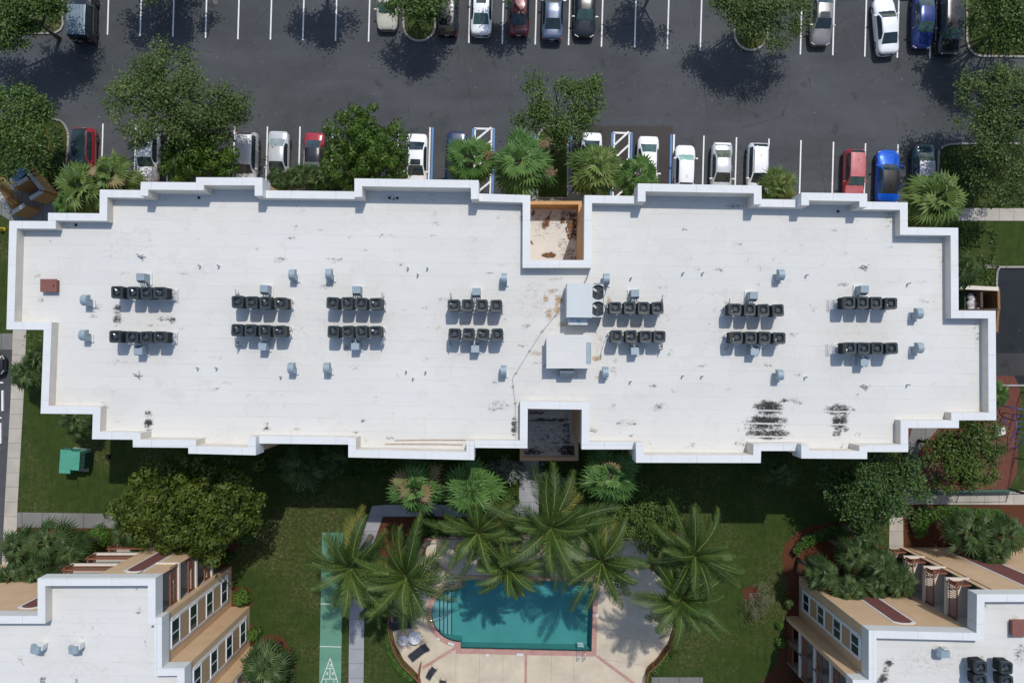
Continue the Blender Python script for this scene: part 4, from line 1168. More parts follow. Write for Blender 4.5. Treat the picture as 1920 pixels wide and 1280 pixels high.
# the long block has the same window columns on its two long sides
for e_ in range(len(P_)):
    j_ = (e_ + 1) % len(P_); d_ = P_[j_] - P_[e_]
    if d_.length < 3.6 or abs(d_.y) > abs(d_.x): continue
    sg_ = -1.0 if Vector((-d_.y, d_.x)).dot(N_[e_]) > 0 else 1.0
    nn_ = 2 if d_.length > 7.5 else 1
    if 1060 > (P_[e_].lerp(P_[j_], .5).x / .0363 + NADX) > 1020: continue
    for q_ in range(nn_):
        c_ = (q_ + .5) / nn_; h_ = 1.0 / d_.length
        window_strip(mainb, P_[e_], P_[j_], c_ - h_, c_ + h_, sg_)
# leader head in the inner corner of the right-hand block
c = G(1617, 1268, 11.0)
mb = MB(); mb.box((c.x, c.y, 10.8), (.45, .42, .5)); mb.box((c.x, c.y, 5.2), (.14, .14, 10.4)); mb.build("downpipe", WHITE_TRIM, seb)
# roof things on the two blocks
def flue(px, py, label):
    p = G(px, py, Z_ROOF + .6)
    root = thing("roof_vent", label, "roof vent", (p.x, p.y, Z_ROOF), rnd.uniform(-.15, .15), "hooded vents on the neighbouring roofs")
    mb = MB(); mb.box((.28, .1, .3), (.4, .35, .6)); mb.build("riser", COPING, root)
    mb = MB()
    sec = [(-.34, .30), (-.36, .55), (-.2, .78), (.1, .84), (.36, .80), (.40, .62)]
    n = len(sec); vs = [(x, -.24, z) for x, z in sec] + [(x, .24, z) for x, z in sec]
    mb.add(vs, [(k, k + 1, n + k + 1, n + k) for k in range(n - 1)] + [tuple(range(n)), tuple(range(n, 2 * n))])
    mb.build("hood", GALV, root)
flue(66, 1216, "left grey hooded vent on the lower left roof")
flue(137, 1217, "right grey hooded vent on the lower left roof")
flue(1768, 1224, "grey hooded vent on the lower right roof")
p = G(1914, 1178, Z_ROOF + .42)
rh = thing("roof_hatch", "brown square roof hatch at the edge of the lower right roof", "roof hatch", (p.x, p.y, Z_ROOF))
mb = MB(); mb.box((0, 0, .16), (1.02, 1.0, .32)); mb.build("kerb_frame", RUSTBROWN, rh)
mb = MB(); mb.box((0, 0, .37), (1.12, 1.1, .09)); mb.build("hatch_lid", RUSTBROWN, rh)
for ux, uy, lb in [(1840, 1251, "upper left"), (1888, 1252, "upper right"), (1840, 1276, "lower left"), (1889, 1278, "lower right")]:
    c = copy_tree(cond0, ck); p = G(ux, uy, zt if False else Z_ROOF + 1.34)
    c.location = (p.x, p.y, Z_ROOF); c.scale = (1.1, 1.1, 1.0); c.rotation_euler = (0, 0, rnd.uniform(-.1, .1))
    tag(c, "dark condenser, %s of four on the lower right roof" % lb, "condenser", "condensers on the lower right roof")
# trees and cars follow

# ------------------------------------------------------------------ cars
# stations: (fraction from the nose, width factor, top height, roof half-width factor, belt height, tag of the interval behind it)
PROFILES = {
 'sedan': [(0, .56, .60, .80, .52, 'n'), (.012, .72, .67, .82, .58, 'h'), (.05, .90, .75, .84, .66, 'h'), (.13, .985, .84, .85, .74, 'h'), (.265, 1, .95, .84, .86, 'ws'), (.34, 1, 1.23, .80, .90, 'ws2'), (.415, 1, 1.42, .71, .91, 'sd'), (.50, 1, 1.46, .71, .92, 'sd'), (.555, 1, 1.46, .71, .92, 'bp'), (.575, 1, 1.455, .71, .92, 'sd'),
           (.68, 1, 1.42, .70, .93, 'rw1'), (.76, .995, 1.25, .76, .93, 'rw'), (.845, .985, 1.03, .83, .93, 't'), (.93, .955, 1.01, .84, .91, 't'), (.975, .88, .97, .83, .84, 't'), (.992, .78, .90, .83, .78, 't'), (1, .66, .72, .80, .62, 'e')],
 'hatch': [(0, .58, .62, .80, .54, 'n'), (.015, .75, .71, .82, .62, 'h'), (.06, .92, .80, .84, .70, 'h'), (.14, .99, .89, .85, .80, 'h'), (.245, 1, 1.0, .84, .90, 'ws'), (.32, 1, 1.28, .80, .93, 'ws2'), (.40, 1, 1.48, .73, .94, 'sd'), (.52, 1, 1.53, .73, .95, 'sd'), (.57, 1, 1.53, .73, .95, 'bp'), (.59, 1, 1.53, .73, .95, 'sd'),
           (.80, 1, 1.50, .72, .97, 'sd2'), (.89, .99, 1.46, .70, .98, 'rw'), (.96, .94, 1.12, .78, .95, 't'), (.985, .86, .97, .82, .84, 't'), (1, .72, .72, .80, .62, 'e')],
 'suv': [(0, .78, .72, .84, .62, 'n'), (.012, .88, .88, .86, .74, 'h'), (.05, .95, .98, .86, .86, 'h'), (.13, .99, 1.05, .86, .96, 'h'), (.235, 1, 1.11, .85, 1.03, 'ws'), (.305, 1, 1.42, .81, 1.06, 'ws2'), (.375, 1, 1.64, .75, 1.07, 'sd'), (.52, 1, 1.70, .75, 1.08, 'sd'), (.56, 1, 1.70, .75, 1.08, 'bp'), (.58, 1, 1.70, .75, 1.08, 'sd'),
         (.78, 1, 1.68, .75, 1.09, 'bp'), (.80, 1, 1.68, .75, 1.09, 'sd2'), (.91, .99, 1.64, .73, 1.09, 'rw'), (.975, .96, 1.22, .80, 1.06, 't'), (.99, .92, 1.05, .82, .92, 't'), (1, .88, .80, .82, .74, 'e')],
 'jeep': [(0, .80, .80, .84, .70, 'n'), (.01, .86, 1.0, .86, .86, 'h'), (.05, .88, 1.08, .86, .96, 'h'), (.22, .92, 1.15, .86, 1.06, 'h'), (.33, 1, 1.18, .86, 1.08, 'ws'), (.355, 1, 1.5, .84, 1.10, 'ws2'), (.385, 1, 1.76, .82, 1.12, 'sd'), (.55, 1, 1.80, .82, 1.12, 'bp'), (.57, 1, 1.80, .82, 1.12, 'sd'), (.77, 1, 1.80, .82, 1.12, 'bp'), (.79, 1, 1.80, .82, 1.12, 'sd'), (.965, 1, 1.79, .82, 1.12, 'rw'), (.985, 1, 1.15, .86, 1.08, 't'), (1, .97, .8, .86, .74, 'e')],
 'coupe': [(0, .50, .52, .80, .46, 'n'), (.02, .72, .61, .82, .54, 'h'), (.07, .90, .72, .84, .62, 'h'), (.16, 1.0, .82, .84, .74, 'h'), (.30, .985, .92, .82, .84, 'ws'), (.365, .98, 1.12, .77, .88, 'ws2'), (.43, .98, 1.27, .70, .89, 'sd'), (.52, .985, 1.30, .69, .89, 'sd'), (.62, .99, 1.28, .69, .89, 'sd'), (.70, 1.0, 1.24, .67, .90, 'rf'), (.80, 1.0, 1.13, .68, .91, 'rf'), (.86, .985, 1.05, .72, .91, 't'), (.91, .975, 1.01, .76, .91, 't'), (.955, .93, .97, .80, .88, 't'), (.99, .86, .90, .82, .80, 't'), (1, .80, .72, .80, .64, 'e')],
}
WHEEL_ME = {}
def wheel_meshes(r):
    if r in WHEEL_ME: return WHEEL_ME[r]
    t = MB(); n = 22
    prof = [(.62 * r, -.10), (.93 * r, -.105), (r, -.07), (r, .07), (.93 * r, .105), (.62 * r, .10)]
    vs = []
    for k in range(n):
        a = 2 * PI * k / n
        for rr, x in prof: vs.append((x, rr * math.cos(a), rr * math.sin(a)))
    m = len(prof); fs = []
    for k in range(n):
        for i in range(m - 1): fs.append((k * m + i, k * m + i + 1, ((k + 1) % n) * m + i + 1, ((k + 1) % n) * m + i))
    t.add(vs, fs)
    d = MB()
    for s in (-1, 1):
        for k in range(5):
            a = 2 * PI * k / 5
            d.add([(s * .085, .06 * r * math.cos(a + 1.2), .06 * r * math.sin(a + 1.2)), (s * .095, .64 * r * math.cos(a - .26), .64 * r * math.sin(a - .26)), (s * .095, .64 * r * math.cos(a + .26), .64 * r * math.sin(a + .26)), (s * .085, .06 * r * math.cos(a - 1.2), .06 * r * math.sin(a - 1.2))], [(0, 1, 2, 3)])
    nn = 18
    d.add([(0, .63 * r * math.cos(2 * PI * k / nn), .63 * r * math.sin(2 * PI * k / nn)) for k in range(nn)], [tuple(range(nn))], 1)
    WHEEL_ME[r] = (t.mesh("tyre", TYRE, True), d.mesh("rim", [RIM, BLACK]))
    return WHEEL_ME[r]

def car(label, kind, paint, loc, heading, L=4.7, W=1.80, hs=1.0, glass=None, rear_glass=None, roof_paint=None, sunroof=False, ribs=False, cat="car", group=None, spoiler=False, rails=False, pale_hood=None):
    """heading: direction the nose points, radians from +Y, counter-clockwise"""
    name = {'suv': 'parked_car', 'jeep': 'parked_jeep'}.get(kind, 'parked_car')
    root = thing(name, label, cat, loc, heading, group)
    prof = PROFILES[kind]
    w = W / 2
    secs = []
    for t, wf, zt, rf, zb_, tg in prof:
        ww = w * wf; wr = w * rf if tg not in ('n', 'e') else ww * rf
        y = L / 2 - t * L; zt *= hs; belt = zb_ * hs; z0 = .20
        p3 = Vector((ww * .965, y, belt)); p6 = Vector((min(wr, ww * .93), y, zt - .045))
        half = [Vector((ww * .88, y, z0)), Vector((ww * .985, y, z0 + .10)), Vector((ww, y, (z0 + belt) * .52)), p3, p3.lerp(p6, .08), p3.lerp(p6, .90), p6, Vector((p6.x * .90, y, zt - .012)), Vector((p6.x * .45, y, zt))]
        full = half + [Vector((0, y, zt + .008))] + [Vector((-q.x, q.y, q.z)) for q in reversed(half)]
        secs.append(full)
    groups = {}
    def put(g, q): groups.setdefault(g, MB()).add(q, [(0, 1, 2, 3)])
    ns = len(secs[0])
    for i in range(len(secs) - 1):
        tg = prof[i][5]
        for j in range(ns - 1):
            q = [secs[i][j], secs[i + 1][j], secs[i + 1][j + 1], secs[i][j + 1]]
            g = 'body'
            if tg in ('ws', 'ws2') and 7 <= j <= 10: g = 'windshield'
            elif tg in ('rw', 'rw1') and 7 <= j <= 10: g = 'rear_window'
            elif tg in ('sd', 'ws2', 'rw1', 'sd2', 'rf') and j in (4, 13): g = 'side_window_a' if j == 4 else 'side_window_b'
            elif tg == 'bp' and j in (4, 13): g = 'pillar_%d_%d' % (i, j)
            elif tg in ('sd', 'bp', 'sd2', 'rf') and 6 <= j <= 11 and roof_paint is not None: g = 'roof'
            elif tg in ('h',) and 6 <= j <= 11 and pale_hood is not None: g = 'hood'
            put(g, q)
    for e in (0, -1): groups['body'].add(secs[e], [tuple(range(ns))])
    groups['body'].weld().build("body", paint, root, True)
    gl = glass or GLASS_DK; rg = rear_glass or GLASS_DK
    if 'windshield' in groups: groups['windshield'].weld().build("windshield", gl, root, True)
    if 'rear_window' in groups: groups['rear_window'].weld().build("rear_window", rg, root, True)
    for s in ('a', 'b'):
        if 'side_window_' + s in groups: groups['side_window_' + s].weld().build("side_window", GLASS_DK, root, True)
    for g in sorted(groups):
        if g.startswith('pillar'): groups[g].build("pillar", BLACK, root, True)
    if 'roof' in groups: groups['roof'].weld().build("roof", roof_paint, root, True)
    if 'hood' in groups: groups['hood'].weld().build("hood", pale_hood, root, True)
    r = .32 if kind not in ('suv', 'jeep') else .37
    ty, rm = wheel_meshes(r)
    for sx in (-1, 1):
        for fy in (.19, .80):
            wh = link_mesh("wheel", ty, root, (sx * (w - .105), L / 2 - fy * L, r))
            link_mesh("rim", rm, wh)
    # lamps, plate, mirrors, trim
    hz = (.62 if kind in ('sedan', 'coupe', 'hatch') else .85) * hs
    for sx in (-1, 1):
        mb = MB(); mb.box((sx * w * (.66 if kind != 'coupe' else .70), L / 2 - (.17 if kind != 'coupe' else .34), hz - .02), (.34, .20, .12) if kind != 'coupe' else (.2, .3, .1), rz=-sx * .55); mb.build("headlight", CLEAR_LENS, root)
        mb = MB(); mb.box((sx * w * .74, -L / 2 + .10, hz + .10), (.26, .14, .16), rz=sx * .45); mb.build("taillight", RED_LENS, root)
        my = L / 2 - (.325 if kind != 'jeep' else .36) * L
        bz = prof[4][2] * hs + .02
        mb = MB(); mb.box((sx * (w + .07), my, bz), (.20, .10, .13), rz=sx * .15); mb.box((sx * (w - .04), my + .02, bz - .03), (.12, .05, .05)); mb.build("wing_mirror", paint if paint is not None else BLACK, root)
    mb = MB(); mb.box((0, -L / 2 + .0, .62 * hs + .05), (.34, .03, .13)); mb.build("number_plate", CLEAR_LENS, root)
    # dark lower grille and shut lines
    mb = MB(); mb.box((0, L / 2 - .015, .45), (w * 1.1, .05, .14)); mb.build("grille", BLACK, root)
    roofz = max(p[2] for p in prof) * hs
    if sunroof:
        mb = MB(); mb.box((0, L / 2 - .47 * L, roofz + .006), (w * .92, .44, .012)); mb.build("sunroof", GLASS_DK, root)
    if ribs:
        mb = MB()
        for k in range(5): mb.box((-w * .6 + w * .3 * k, L / 2 - .67 * L, roofz + .012), (.07, .55 * L, .03))
        mb.build("roof_rib", roof_paint or paint, root)
        mb = MB(); mb.cyl((0, 0), .36, -.11, .11, 20)
        sp = mb.build("spare_wheel", TYRE, root); sp.location = (.05, -L / 2 - .14, .95); sp.rotation_euler = (PI / 2, 0, 0)
    if spoiler:
        mb = MB(); mb.box((0, -L / 2 + .22, 1.10), (w * 1.45, .16, .035)); mb.box((-w * .6, -L / 2 + .23, 1.04), (.06, .1, .11)); mb.box((w * .6, -L / 2 + .23, 1.04), (.06, .1, .11)); mb.build("spoiler", paint, root)
    if rails:
        for sx in (-1, 1):
            mb = MB(); mb.tube([(sx * w * .66, L / 2 - .42 * L, roofz - .02), (sx * w * .67, L / 2 - .46 * L, roofz + .04), (sx * w * .67, L / 2 - .80 * L, roofz + .03), (sx * w * .66, L / 2 - .84 * L, roofz - .03)], .02, 6); mb.build("roof_rail", GALV_DK, root)
    mb = MB(); mb.tube([(0, -L * .02 - .8, roofz - .02), (0, -L * .02 - .95, roofz + .06)], .02, 5); mb.build("antenna", BLACK, root)
    # wipers
    mb = MB()
    for sx in (-.35, .25): mb.tube([(sx * w, L / 2 - prof[4][0] * L + .02, prof[4][2] * hs + .02), (sx * w + .38, L / 2 - prof[4][0] * L - .10, prof[4][2] * hs + .11)], .012, 4)
    mb.build("wiper", BLACK, root)
    return root

P_WHITE = m_paint("white_paint", (0.80, 0.81, 0.82), 0.0, dirt=.05)
P_SILVER = m_paint("silver_paint", (0.58, 0.60, 0.61), 0.25)
P_SILVER2 = m_paint("dull_silver_paint", (0.46, 0.47, 0.47), 0.25, fade=(0.62, 0.62, 0.61))
P_BLACK = m_paint("black_paint", (0.010, 0.011, 0.013), 0.0)
P_RED = m_paint("red_paint", (0.36, 0.018, 0.028), 0.1)
P_REDFADE = m_paint("faded_red_paint", (0.40, 0.05, 0.06), 0.0, fade=(0.50, 0.15, 0.15))
P_REDSIDE = m_paint("faded_red_side", (0.36, 0.025, 0.035), 0.0)
P_MAROON = m_paint("maroon_paint", (0.10, 0.014, 0.016), 0.15)
P_BLUEGREY = m_paint("blue_grey_paint", (0.095, 0.125, 0.20), 0.3)
P_NAVY = m_paint("navy_paint", (0.018, 0.032, 0.085), 0.2)
P_BLUE = m_paint("blue_paint", (0.016, 0.035, 0.17), 0.3)
P_COBALT = m_paint("cobalt_paint", (0.005, 0.10, 0.60), 0.3)
P_BEIGE = m_paint("beige_paint", (0.60, 0.58, 0.46), 0.1)
P_TAUPE = m_paint("taupe_paint", (0.30, 0.28, 0.26), 0.45)
P_TEAL = m_paint("teal_paint", (0.018, 0.06, 0.075), 0.35)
P_TEALGREY = m_paint("oxidised_roof_paint", (0.22, 0.25, 0.28), 0.2, fade=(0.46, 0.47, 0.50))
P_HARDTOP = m_paint("slate_hardtop", (0.10, 0.15, 0.19), 0.1, fade=(0.17, 0.23, 0.27))
SUNSHADE = mat("sunshade_behind_glass", (0.25, 0.42, 0.38), 0.12, var=.25, scale=1.5, spec=0.8)
GREEN_GLASS = mat("teal_reflection_glass", (0.05, 0.095, 0.085), 0.06, var=.35, scale=1.5, spec=0.8)  # teal reflection on the glass put into its base colour
PALE_GLASS = mat("pale_rear_glass", (0.22, 0.27, 0.26), 0.1, var=.25, scale=1.5, spec=0.8)
TAN_GLASS = mat("painted_reflection_glass", (0.12, 0.14, 0.11), 0.08, var=.45, scale=2.5, spec=0.8)  # mottled reflection painted into the base colour

TILT = R(-1.6)     # the car park is turned slightly in the photo
UP, DOWN = TILT, PI + TILT
GT, GB = "cars in the upper parking row", "cars in the lower parking row"
def park(x, zx, yend, ze, L, nose_up, upper, rot=0.0):
    """x: photo column of the roof at height zx; yend: photo row of the visible end at height ze"""
    X = G(x, 640, zx).x; Y = G(x, yend, ze).y
    Yc = Y + L / 2 if upper else Y - L / 2
    ofs = (L / 2) * math.sin(TILT + rot)
    return dict(loc=(X - 0, Yc, 0.02), heading=(UP if nose_up else DOWN) + rot)
def add(label, kind, paint, x, zx, yend, ze, L, nose_up, upper, rot=0.0, **kw):
    return car(label, kind, paint, L=L, group=GT if upper else GB, **park(x, zx, yend, ze, L, nose_up, upper, rot), **kw)
add("black boxy off-roader with a ribbed slate hardtop, top left by the planting", 'jeep', P_BLACK, 142, 1.8, 73, 1.3, 4.3, True, True, W=1.88, roof_paint=P_HARDTOP, ribs=True, cat="off-roader")
add("beige car parked nose down beside the small tree island", 'sedan', P_BEIGE, 726, .95, 56, .6, 4.6, False, True, glass=GREEN_GLASS)
add("black long-roofed car with red tail lamps right of the tree island", 'hatch', P_BLACK, 838, 1.4, 67, .7, 4.7, True, True, W=1.84)
add("white sedan with a sunroof, only rear half in view at the top", 'sedan', P_WHITE, 902.5, 1.4, 65.5, .8, 4.8, True, True, sunroof=True, rear_glass=GREEN_GLASS)
add("dark maroon sedan in tree shade in the upper row", 'sedan', P_MAROON, 974, 1.4, 67, .7, 4.7, True, True, W=1.76)
add("blue grey sedan with red tail lamps in the upper row", 'sedan', P_BLUEGREY, 1037.5, 1.4, 75, .7, 4.7, True, True)
add("black sedan parked nose down with a chrome grille", 'sedan', P_BLACK, 1098, 1.2, 71, .55, 4.8, False, True, glass=GREEN_GLASS, W=1.84)
add("taupe sedan with a sunroof, nose down beside the large tree island", 'sedan', P_TAUPE, 1543, 1.0, 86, .55, 4.7, False, True, sunroof=True, W=1.76)
add("white sedan parked crookedly across its line in the upper row", 'sedan', P_WHITE, 1668, 1.35, 102, .7, 4.75, True, True, rot=R(6.5))
add("dark blue sedan parked nose down in the upper row", 'sedan', P_BLUE, 1737, 1.2, 92, .55, 4.7, False, True, glass=GREEN_GLASS, W=1.76)
add("black pickup-sized car at the right end of the upper row", 'suv', P_BLACK, 1789, 1.5, 103, .75, 5.0, False, True, glass=GREEN_GLASS, W=1.9)
add("red hatchback beside the left kerb, half under a fan palm", 'hatch', P_RED, 147, 1.45, 238, 1.0, 4.3, False, False, roof_paint=GLASS_DK)
add("white car mostly hidden under the big oak", 'sedan', P_WHITE, 271, 1.3, 238, .8, 4.6, False, False, glass=GREEN_GLASS)
add("dull silver off-road wagon at the right edge of the oak", 'suv', P_SILVER2, 455, 1.65, 246, 1.2, 4.6, False, False)
add("silver sedan with pale rear glass, left of the red coupe", 'sedan', P_SILVER, 517, 1.4, 245, .95, 4.6, False, False, rear_glass=PALE_GLASS, W=1.76)
add("red coupe with a black roof in the lower row", 'sedan', P_RED, 585, 1.4, 248, .95, 4.5, False, False, roof_paint=P_BLACK, W=1.74, glass=PALE_GLASS)
add("white sedan with a dark sunroof beside the blue bay line", 'sedan', P_WHITE, 779, 1.4, 250, .95, 4.8, False, False, sunroof=True)
add("navy car half hidden under a fan palm by the first hatched bay", 'sedan', P_NAVY, 855, 1.3, 246, .85, 4.8, False, False, rear_glass=GREEN_GLASS)
add("white car with its front covered by a fan palm", 'sedan', P_WHITE, 1110, 1.4, 248, .95, 4.7, False, False, W=1.76)
add("white car right of the second hatched bay, nose under a palm", 'sedan', P_WHITE, 1217, 1.4, 255, .9, 4.7, False, False, rear_glass=GREEN_GLASS)
add("small white hatchback with mint sunshade, parked nose up", 'hatch', P_WHITE, 1288, 1.5, 272, .7, 3.75, True, False, glass=SUNSHADE, W=1.68)
add("silver white sedan with a rear spoiler in the lower row", 'sedan', P_SILVER, 1357, 1.42, 266, .95, 4.6, False, False, rear_glass=TAN_GLASS, spoiler=True, W=1.74)
add("white wagon with dark roof rails next to the silver sedan", 'hatch', P_WHITE, 1427, 1.5, 266, 1.1, 4.5, False, False, rails=True, W=1.78)
add("faded pink red hatchback in the lower row", 'hatch', P_REDSIDE, 1609, 1.48, 278, 1.1, 4.1, False, False, roof_paint=P_REDFADE, pale_hood=P_REDFADE, glass=GREEN_GLASS, W=1.70)
add("bright blue sports coupe with black roof, nose up", 'coupe', P_COBALT, 1671, 1.25, 281, .5, 4.45, True, False, roof_paint=BLACK, W=1.92)
add("dark teal sedan with a greyed roof beside the right kerb", 'sedan', P_TEAL, 1739, 1.42, 270, .95, 4.8, False, False, roof_paint=P_TEALGREY, rear_glass=TAN_GLASS)
p = G(-46, 682, .7)
car("black car just peeking in at the left edge of the photo", 'sedan', P_BLACK, (p.x, p.y, .02), -PI / 2 + TILT, group=None)
# wheel stops
for x, y, lb in [(1592, -4, "left of the white crooked sedan"), (1650, -3, "above the white crooked sedan"), (1706, -2, "above the dark blue sedan"), (1763, -1, "above the black pickup-sized car")]:
    p = G(x, y, .1); mb = MB(); mb.box((0, 0, .07), (1.75, .16, .13)); mb.box((0, 0, .14), (1.70, .10, .02))
    o = mb.build("wheel_stop", CONC, loc=(p.x, p.y, .012)); tag(o, "pale concrete wheel stop " + lb, "wheel stop", "wheel stops along the top edge")
for x, y, lb in [(5, 751, "upper"), (1, 812, "lower")]:
    p = G(x, y, .1); mb = MB(); mb.box((0, 0, .07), (.16, 1.75, .13)); mb.box((0, 0, .14), (.10, 1.70, .02))
    o = mb.build("wheel_stop", LINE_W, loc=(p.x, p.y, .012)); tag(o, "%s white wheel stop by the left pavement" % lb, "wheel stop", "wheel stops by the left pavement")
mb = MB(); p = G(404, 4); mb.cyl((0, 0), .24, 0, .018, 20); mb.cyl((.02, 0), .15, .018, .024, 16)
tag(mb.build("drain_cover", mat("drain_iron", (0.10, 0.095, 0.085), .7, var=.3), loc=(p.x, p.y, .012)), "small round drain cover in the asphalt at the top", "drain cover")

# ------------------------------------------------------------------ plants
def quads_mesh(name, V, tint, m, parent=None, nv=4):
    """V: (N, nv, 3) array of separate leaf faces, tint per face"""
    N = V.shape[0]
    me = bpy.data.meshes.new(name)
    me.vertices.add(N * nv); me.vertices.foreach_set('co', V.reshape(-1).astype(np.float32))
    me.loops.add(N * nv); me.loops.foreach_set('vertex_index', np.arange(N * nv, dtype=np.int32))
    me.polygons.add(N); me.polygons.foreach_set('loop_start', np.arange(0, N * nv, nv, dtype=np.int32))
    me.update(calc_edges=True)
    at = me.attributes.new('tint', 'FLOAT', 'FACE'); at.data.foreach_set('value', np.clip(tint, 0, 1).astype(np.float32))
    me.materials.append(m)
    return link_mesh(name, me, parent)

def unit(v): return v / np.maximum(1e-9, np.linalg.norm(v, axis=-1, keepdims=True))

def leaf_quads(C, N, size, rng, asp=0.5, D=None):
    """diamond leaves at C with normals N"""
    n = len(C)
    if D is None: D = rng.normal(size=(n, 3))
    D = unit(D - N * np.sum(D * N, 1, keepdims=True)); Sd = np.cross(N, D)
    l = size[:, None] * .5; w = l * asp
    return np.stack([C - D * l, C + Sd * w, C + D * l, C - Sd * w], 1)

def noise2(x, y, seed, f):
    return mnoise.noise(Vector((x * f + seed * 7.3, y * f - seed * 3.1, seed * 1.7)))

def tree(name, label, lobes, m, base=None, seed=1, leaf=.24, dens=95, clump=.75, style='oak', gap=.0, group="broadleaf trees", limbs=True, flat=.55, tint0=.0, cat="tree", edge=1.0, bark=None):
    """lobes: (px, py, radius px, z). trunk + limbs + a crown of leaf clumps spread through the lobes"""
    rng = np.random.default_rng(seed); rd = random.Random(seed)
    L3 = []
    for px, py, rp_, z in lobes:
        c = G(px, py, z); L3.append((c.x, c.y, z, rp_ * (CAM_H - z) / FPX))
    if base is None:
        wsum = sum(l[3] ** 2 for l in L3)
        bx_ = sum(l[0] * l[3] ** 2 for l in L3) / wsum; by_ = sum(l[1] * l[3] ** 2 for l in L3) / wsum
    else:
        b = G(base[0], base[1], 0); bx_, by_ = b.x, b.y
    root = thing(name, label, cat, (bx_, by_, 0), 0, group)
    zc = sum(l[2] for l in L3) / len(L3)
    cl = []
    for (x, y, z, r) in L3:
        cr = clump * (.8 if r < 1.2 else 1)
        n = max(4, int((3.1 if style == 'dome' else 2.3) * (r / cr) ** 2))
        for k in range(n):
            a = rd.random() * 2 * PI
            q = math.sqrt(rd.random())
            wob = 1 + edge * .38 * noise2(math.cos(a) * 1.3 + x, math.sin(a) * 1.3 + y, seed, 1.25)
            rr = r * q * wob
            up = math.sqrt(max(0, 1 - min(1, q) ** 2))
            zz = z + r * flat * (up * rd.uniform(.2, 1.0) - .35 * rd.random()) - .25 * r * q * q
            cx_, cy_ = x + rr * math.cos(a), y + rr * math.sin(a)
            if gap > 0 and noise2(cx_, cy_, seed + 5, .75) < -.62 + gap and q > .25: continue
            cl.append((cx_, cy_, zz, cr * rd.uniform(.6, 1.25), math.cos(a) * q, math.sin(a) * q))
    Vs, Ts = [], []
    for (cx_, cy_, zz, r, ox, oy) in cl:
        n = int(dens * r * r * rd.uniform(.8, 1.2) * (3.2 if style == 'oak' else 4.6))
        if n < 3: continue
        if style == 'dome':
            d = unit(rng.normal(size=(n, 3))); d[:, 2] = np.abs(d[:, 2]) * .9 + .05
            P = d * (r * rng.uniform(.72, 1.05, (n, 1))); P[:, 2] *= .75
            N = unit(d + rng.normal(size=(n, 3)) * .35)
            D = None
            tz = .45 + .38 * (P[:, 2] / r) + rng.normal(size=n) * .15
        elif style == 'oak':
            P = rng.normal(size=(n, 3)) * np.array([r * .52, r * .52, r * .30])
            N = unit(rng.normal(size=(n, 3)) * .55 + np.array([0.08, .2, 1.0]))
            D = rng.normal(size=(n, 3)) * .6 + np.array([ox, oy, .1]) * 1.1
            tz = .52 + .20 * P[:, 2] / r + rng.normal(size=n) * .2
        else:
            d = unit(rng.normal(size=(n, 3)))
            P = d * (r * rng.random((n, 1)) ** .4) * np.array([1, 1, .7])
            N = unit(d * .8 + rng.normal(size=(n, 3)) * .5 + np.array([0, 0, .5]))
            D = None
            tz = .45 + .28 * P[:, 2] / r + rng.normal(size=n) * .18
        C = P + np.array([cx_ - bx_, cy_ - by_, zz])
        C[:, 2] = np.maximum(C[:, 2], .15)
        sz = leaf * rng.uniform(.65, 1.35, n)
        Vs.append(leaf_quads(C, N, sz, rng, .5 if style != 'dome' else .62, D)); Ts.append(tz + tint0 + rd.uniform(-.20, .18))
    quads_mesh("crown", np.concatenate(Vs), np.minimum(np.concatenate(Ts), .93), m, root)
    mb = MB()
    maxr = max(l[3] for l in L3); tr = max(.09, min(.30, maxr * .075))
    fork = Vector((rd.uniform(-.2, .2), rd.uniform(-.2, .2), max(.5, zc * .42)))
    mb.tube([(0, 0, -.05), (fork.x * .3, fork.y * .3, fork.z * .5), tuple(fork)], [tr * 1.3, tr, tr * .85], 9)
    if limbs:
        targets = [(c[0] - bx_, c[1] - by_, c[2] - .15) for c in rd.sample(cl, min(len(cl), 9 + int(maxr * 3)))]
        hubs = [Vector((x - bx_, y - by_, z - .25 * r)) for x, y, z, r in L3]
        for h in hubs:
            mid = fork.lerp(h, .5) + Vector((rd.uniform(-.3, .3), rd.uniform(-.3, .3), .25))
            mb.tube([tuple(fork), tuple(mid), tuple(h)], [tr * .72, tr * .5, tr * .3], 7)
        for tg in targets:
            t = Vector(tg); h = min(hubs, key=lambda q: (q - t).length)
            st = fork.lerp(h, rd.uniform(.45, 1.0))
            mid = st.lerp(t, .55) + Vector((rd.uniform(-.2, .2), rd.uniform(-.2, .2), .15))
            mb.tube([tuple(st), tuple(mid), tuple(t)], [tr * .36, tr * .22, .018], 5)
    mb.build("trunk", bark or BARK, root, True)
    return root

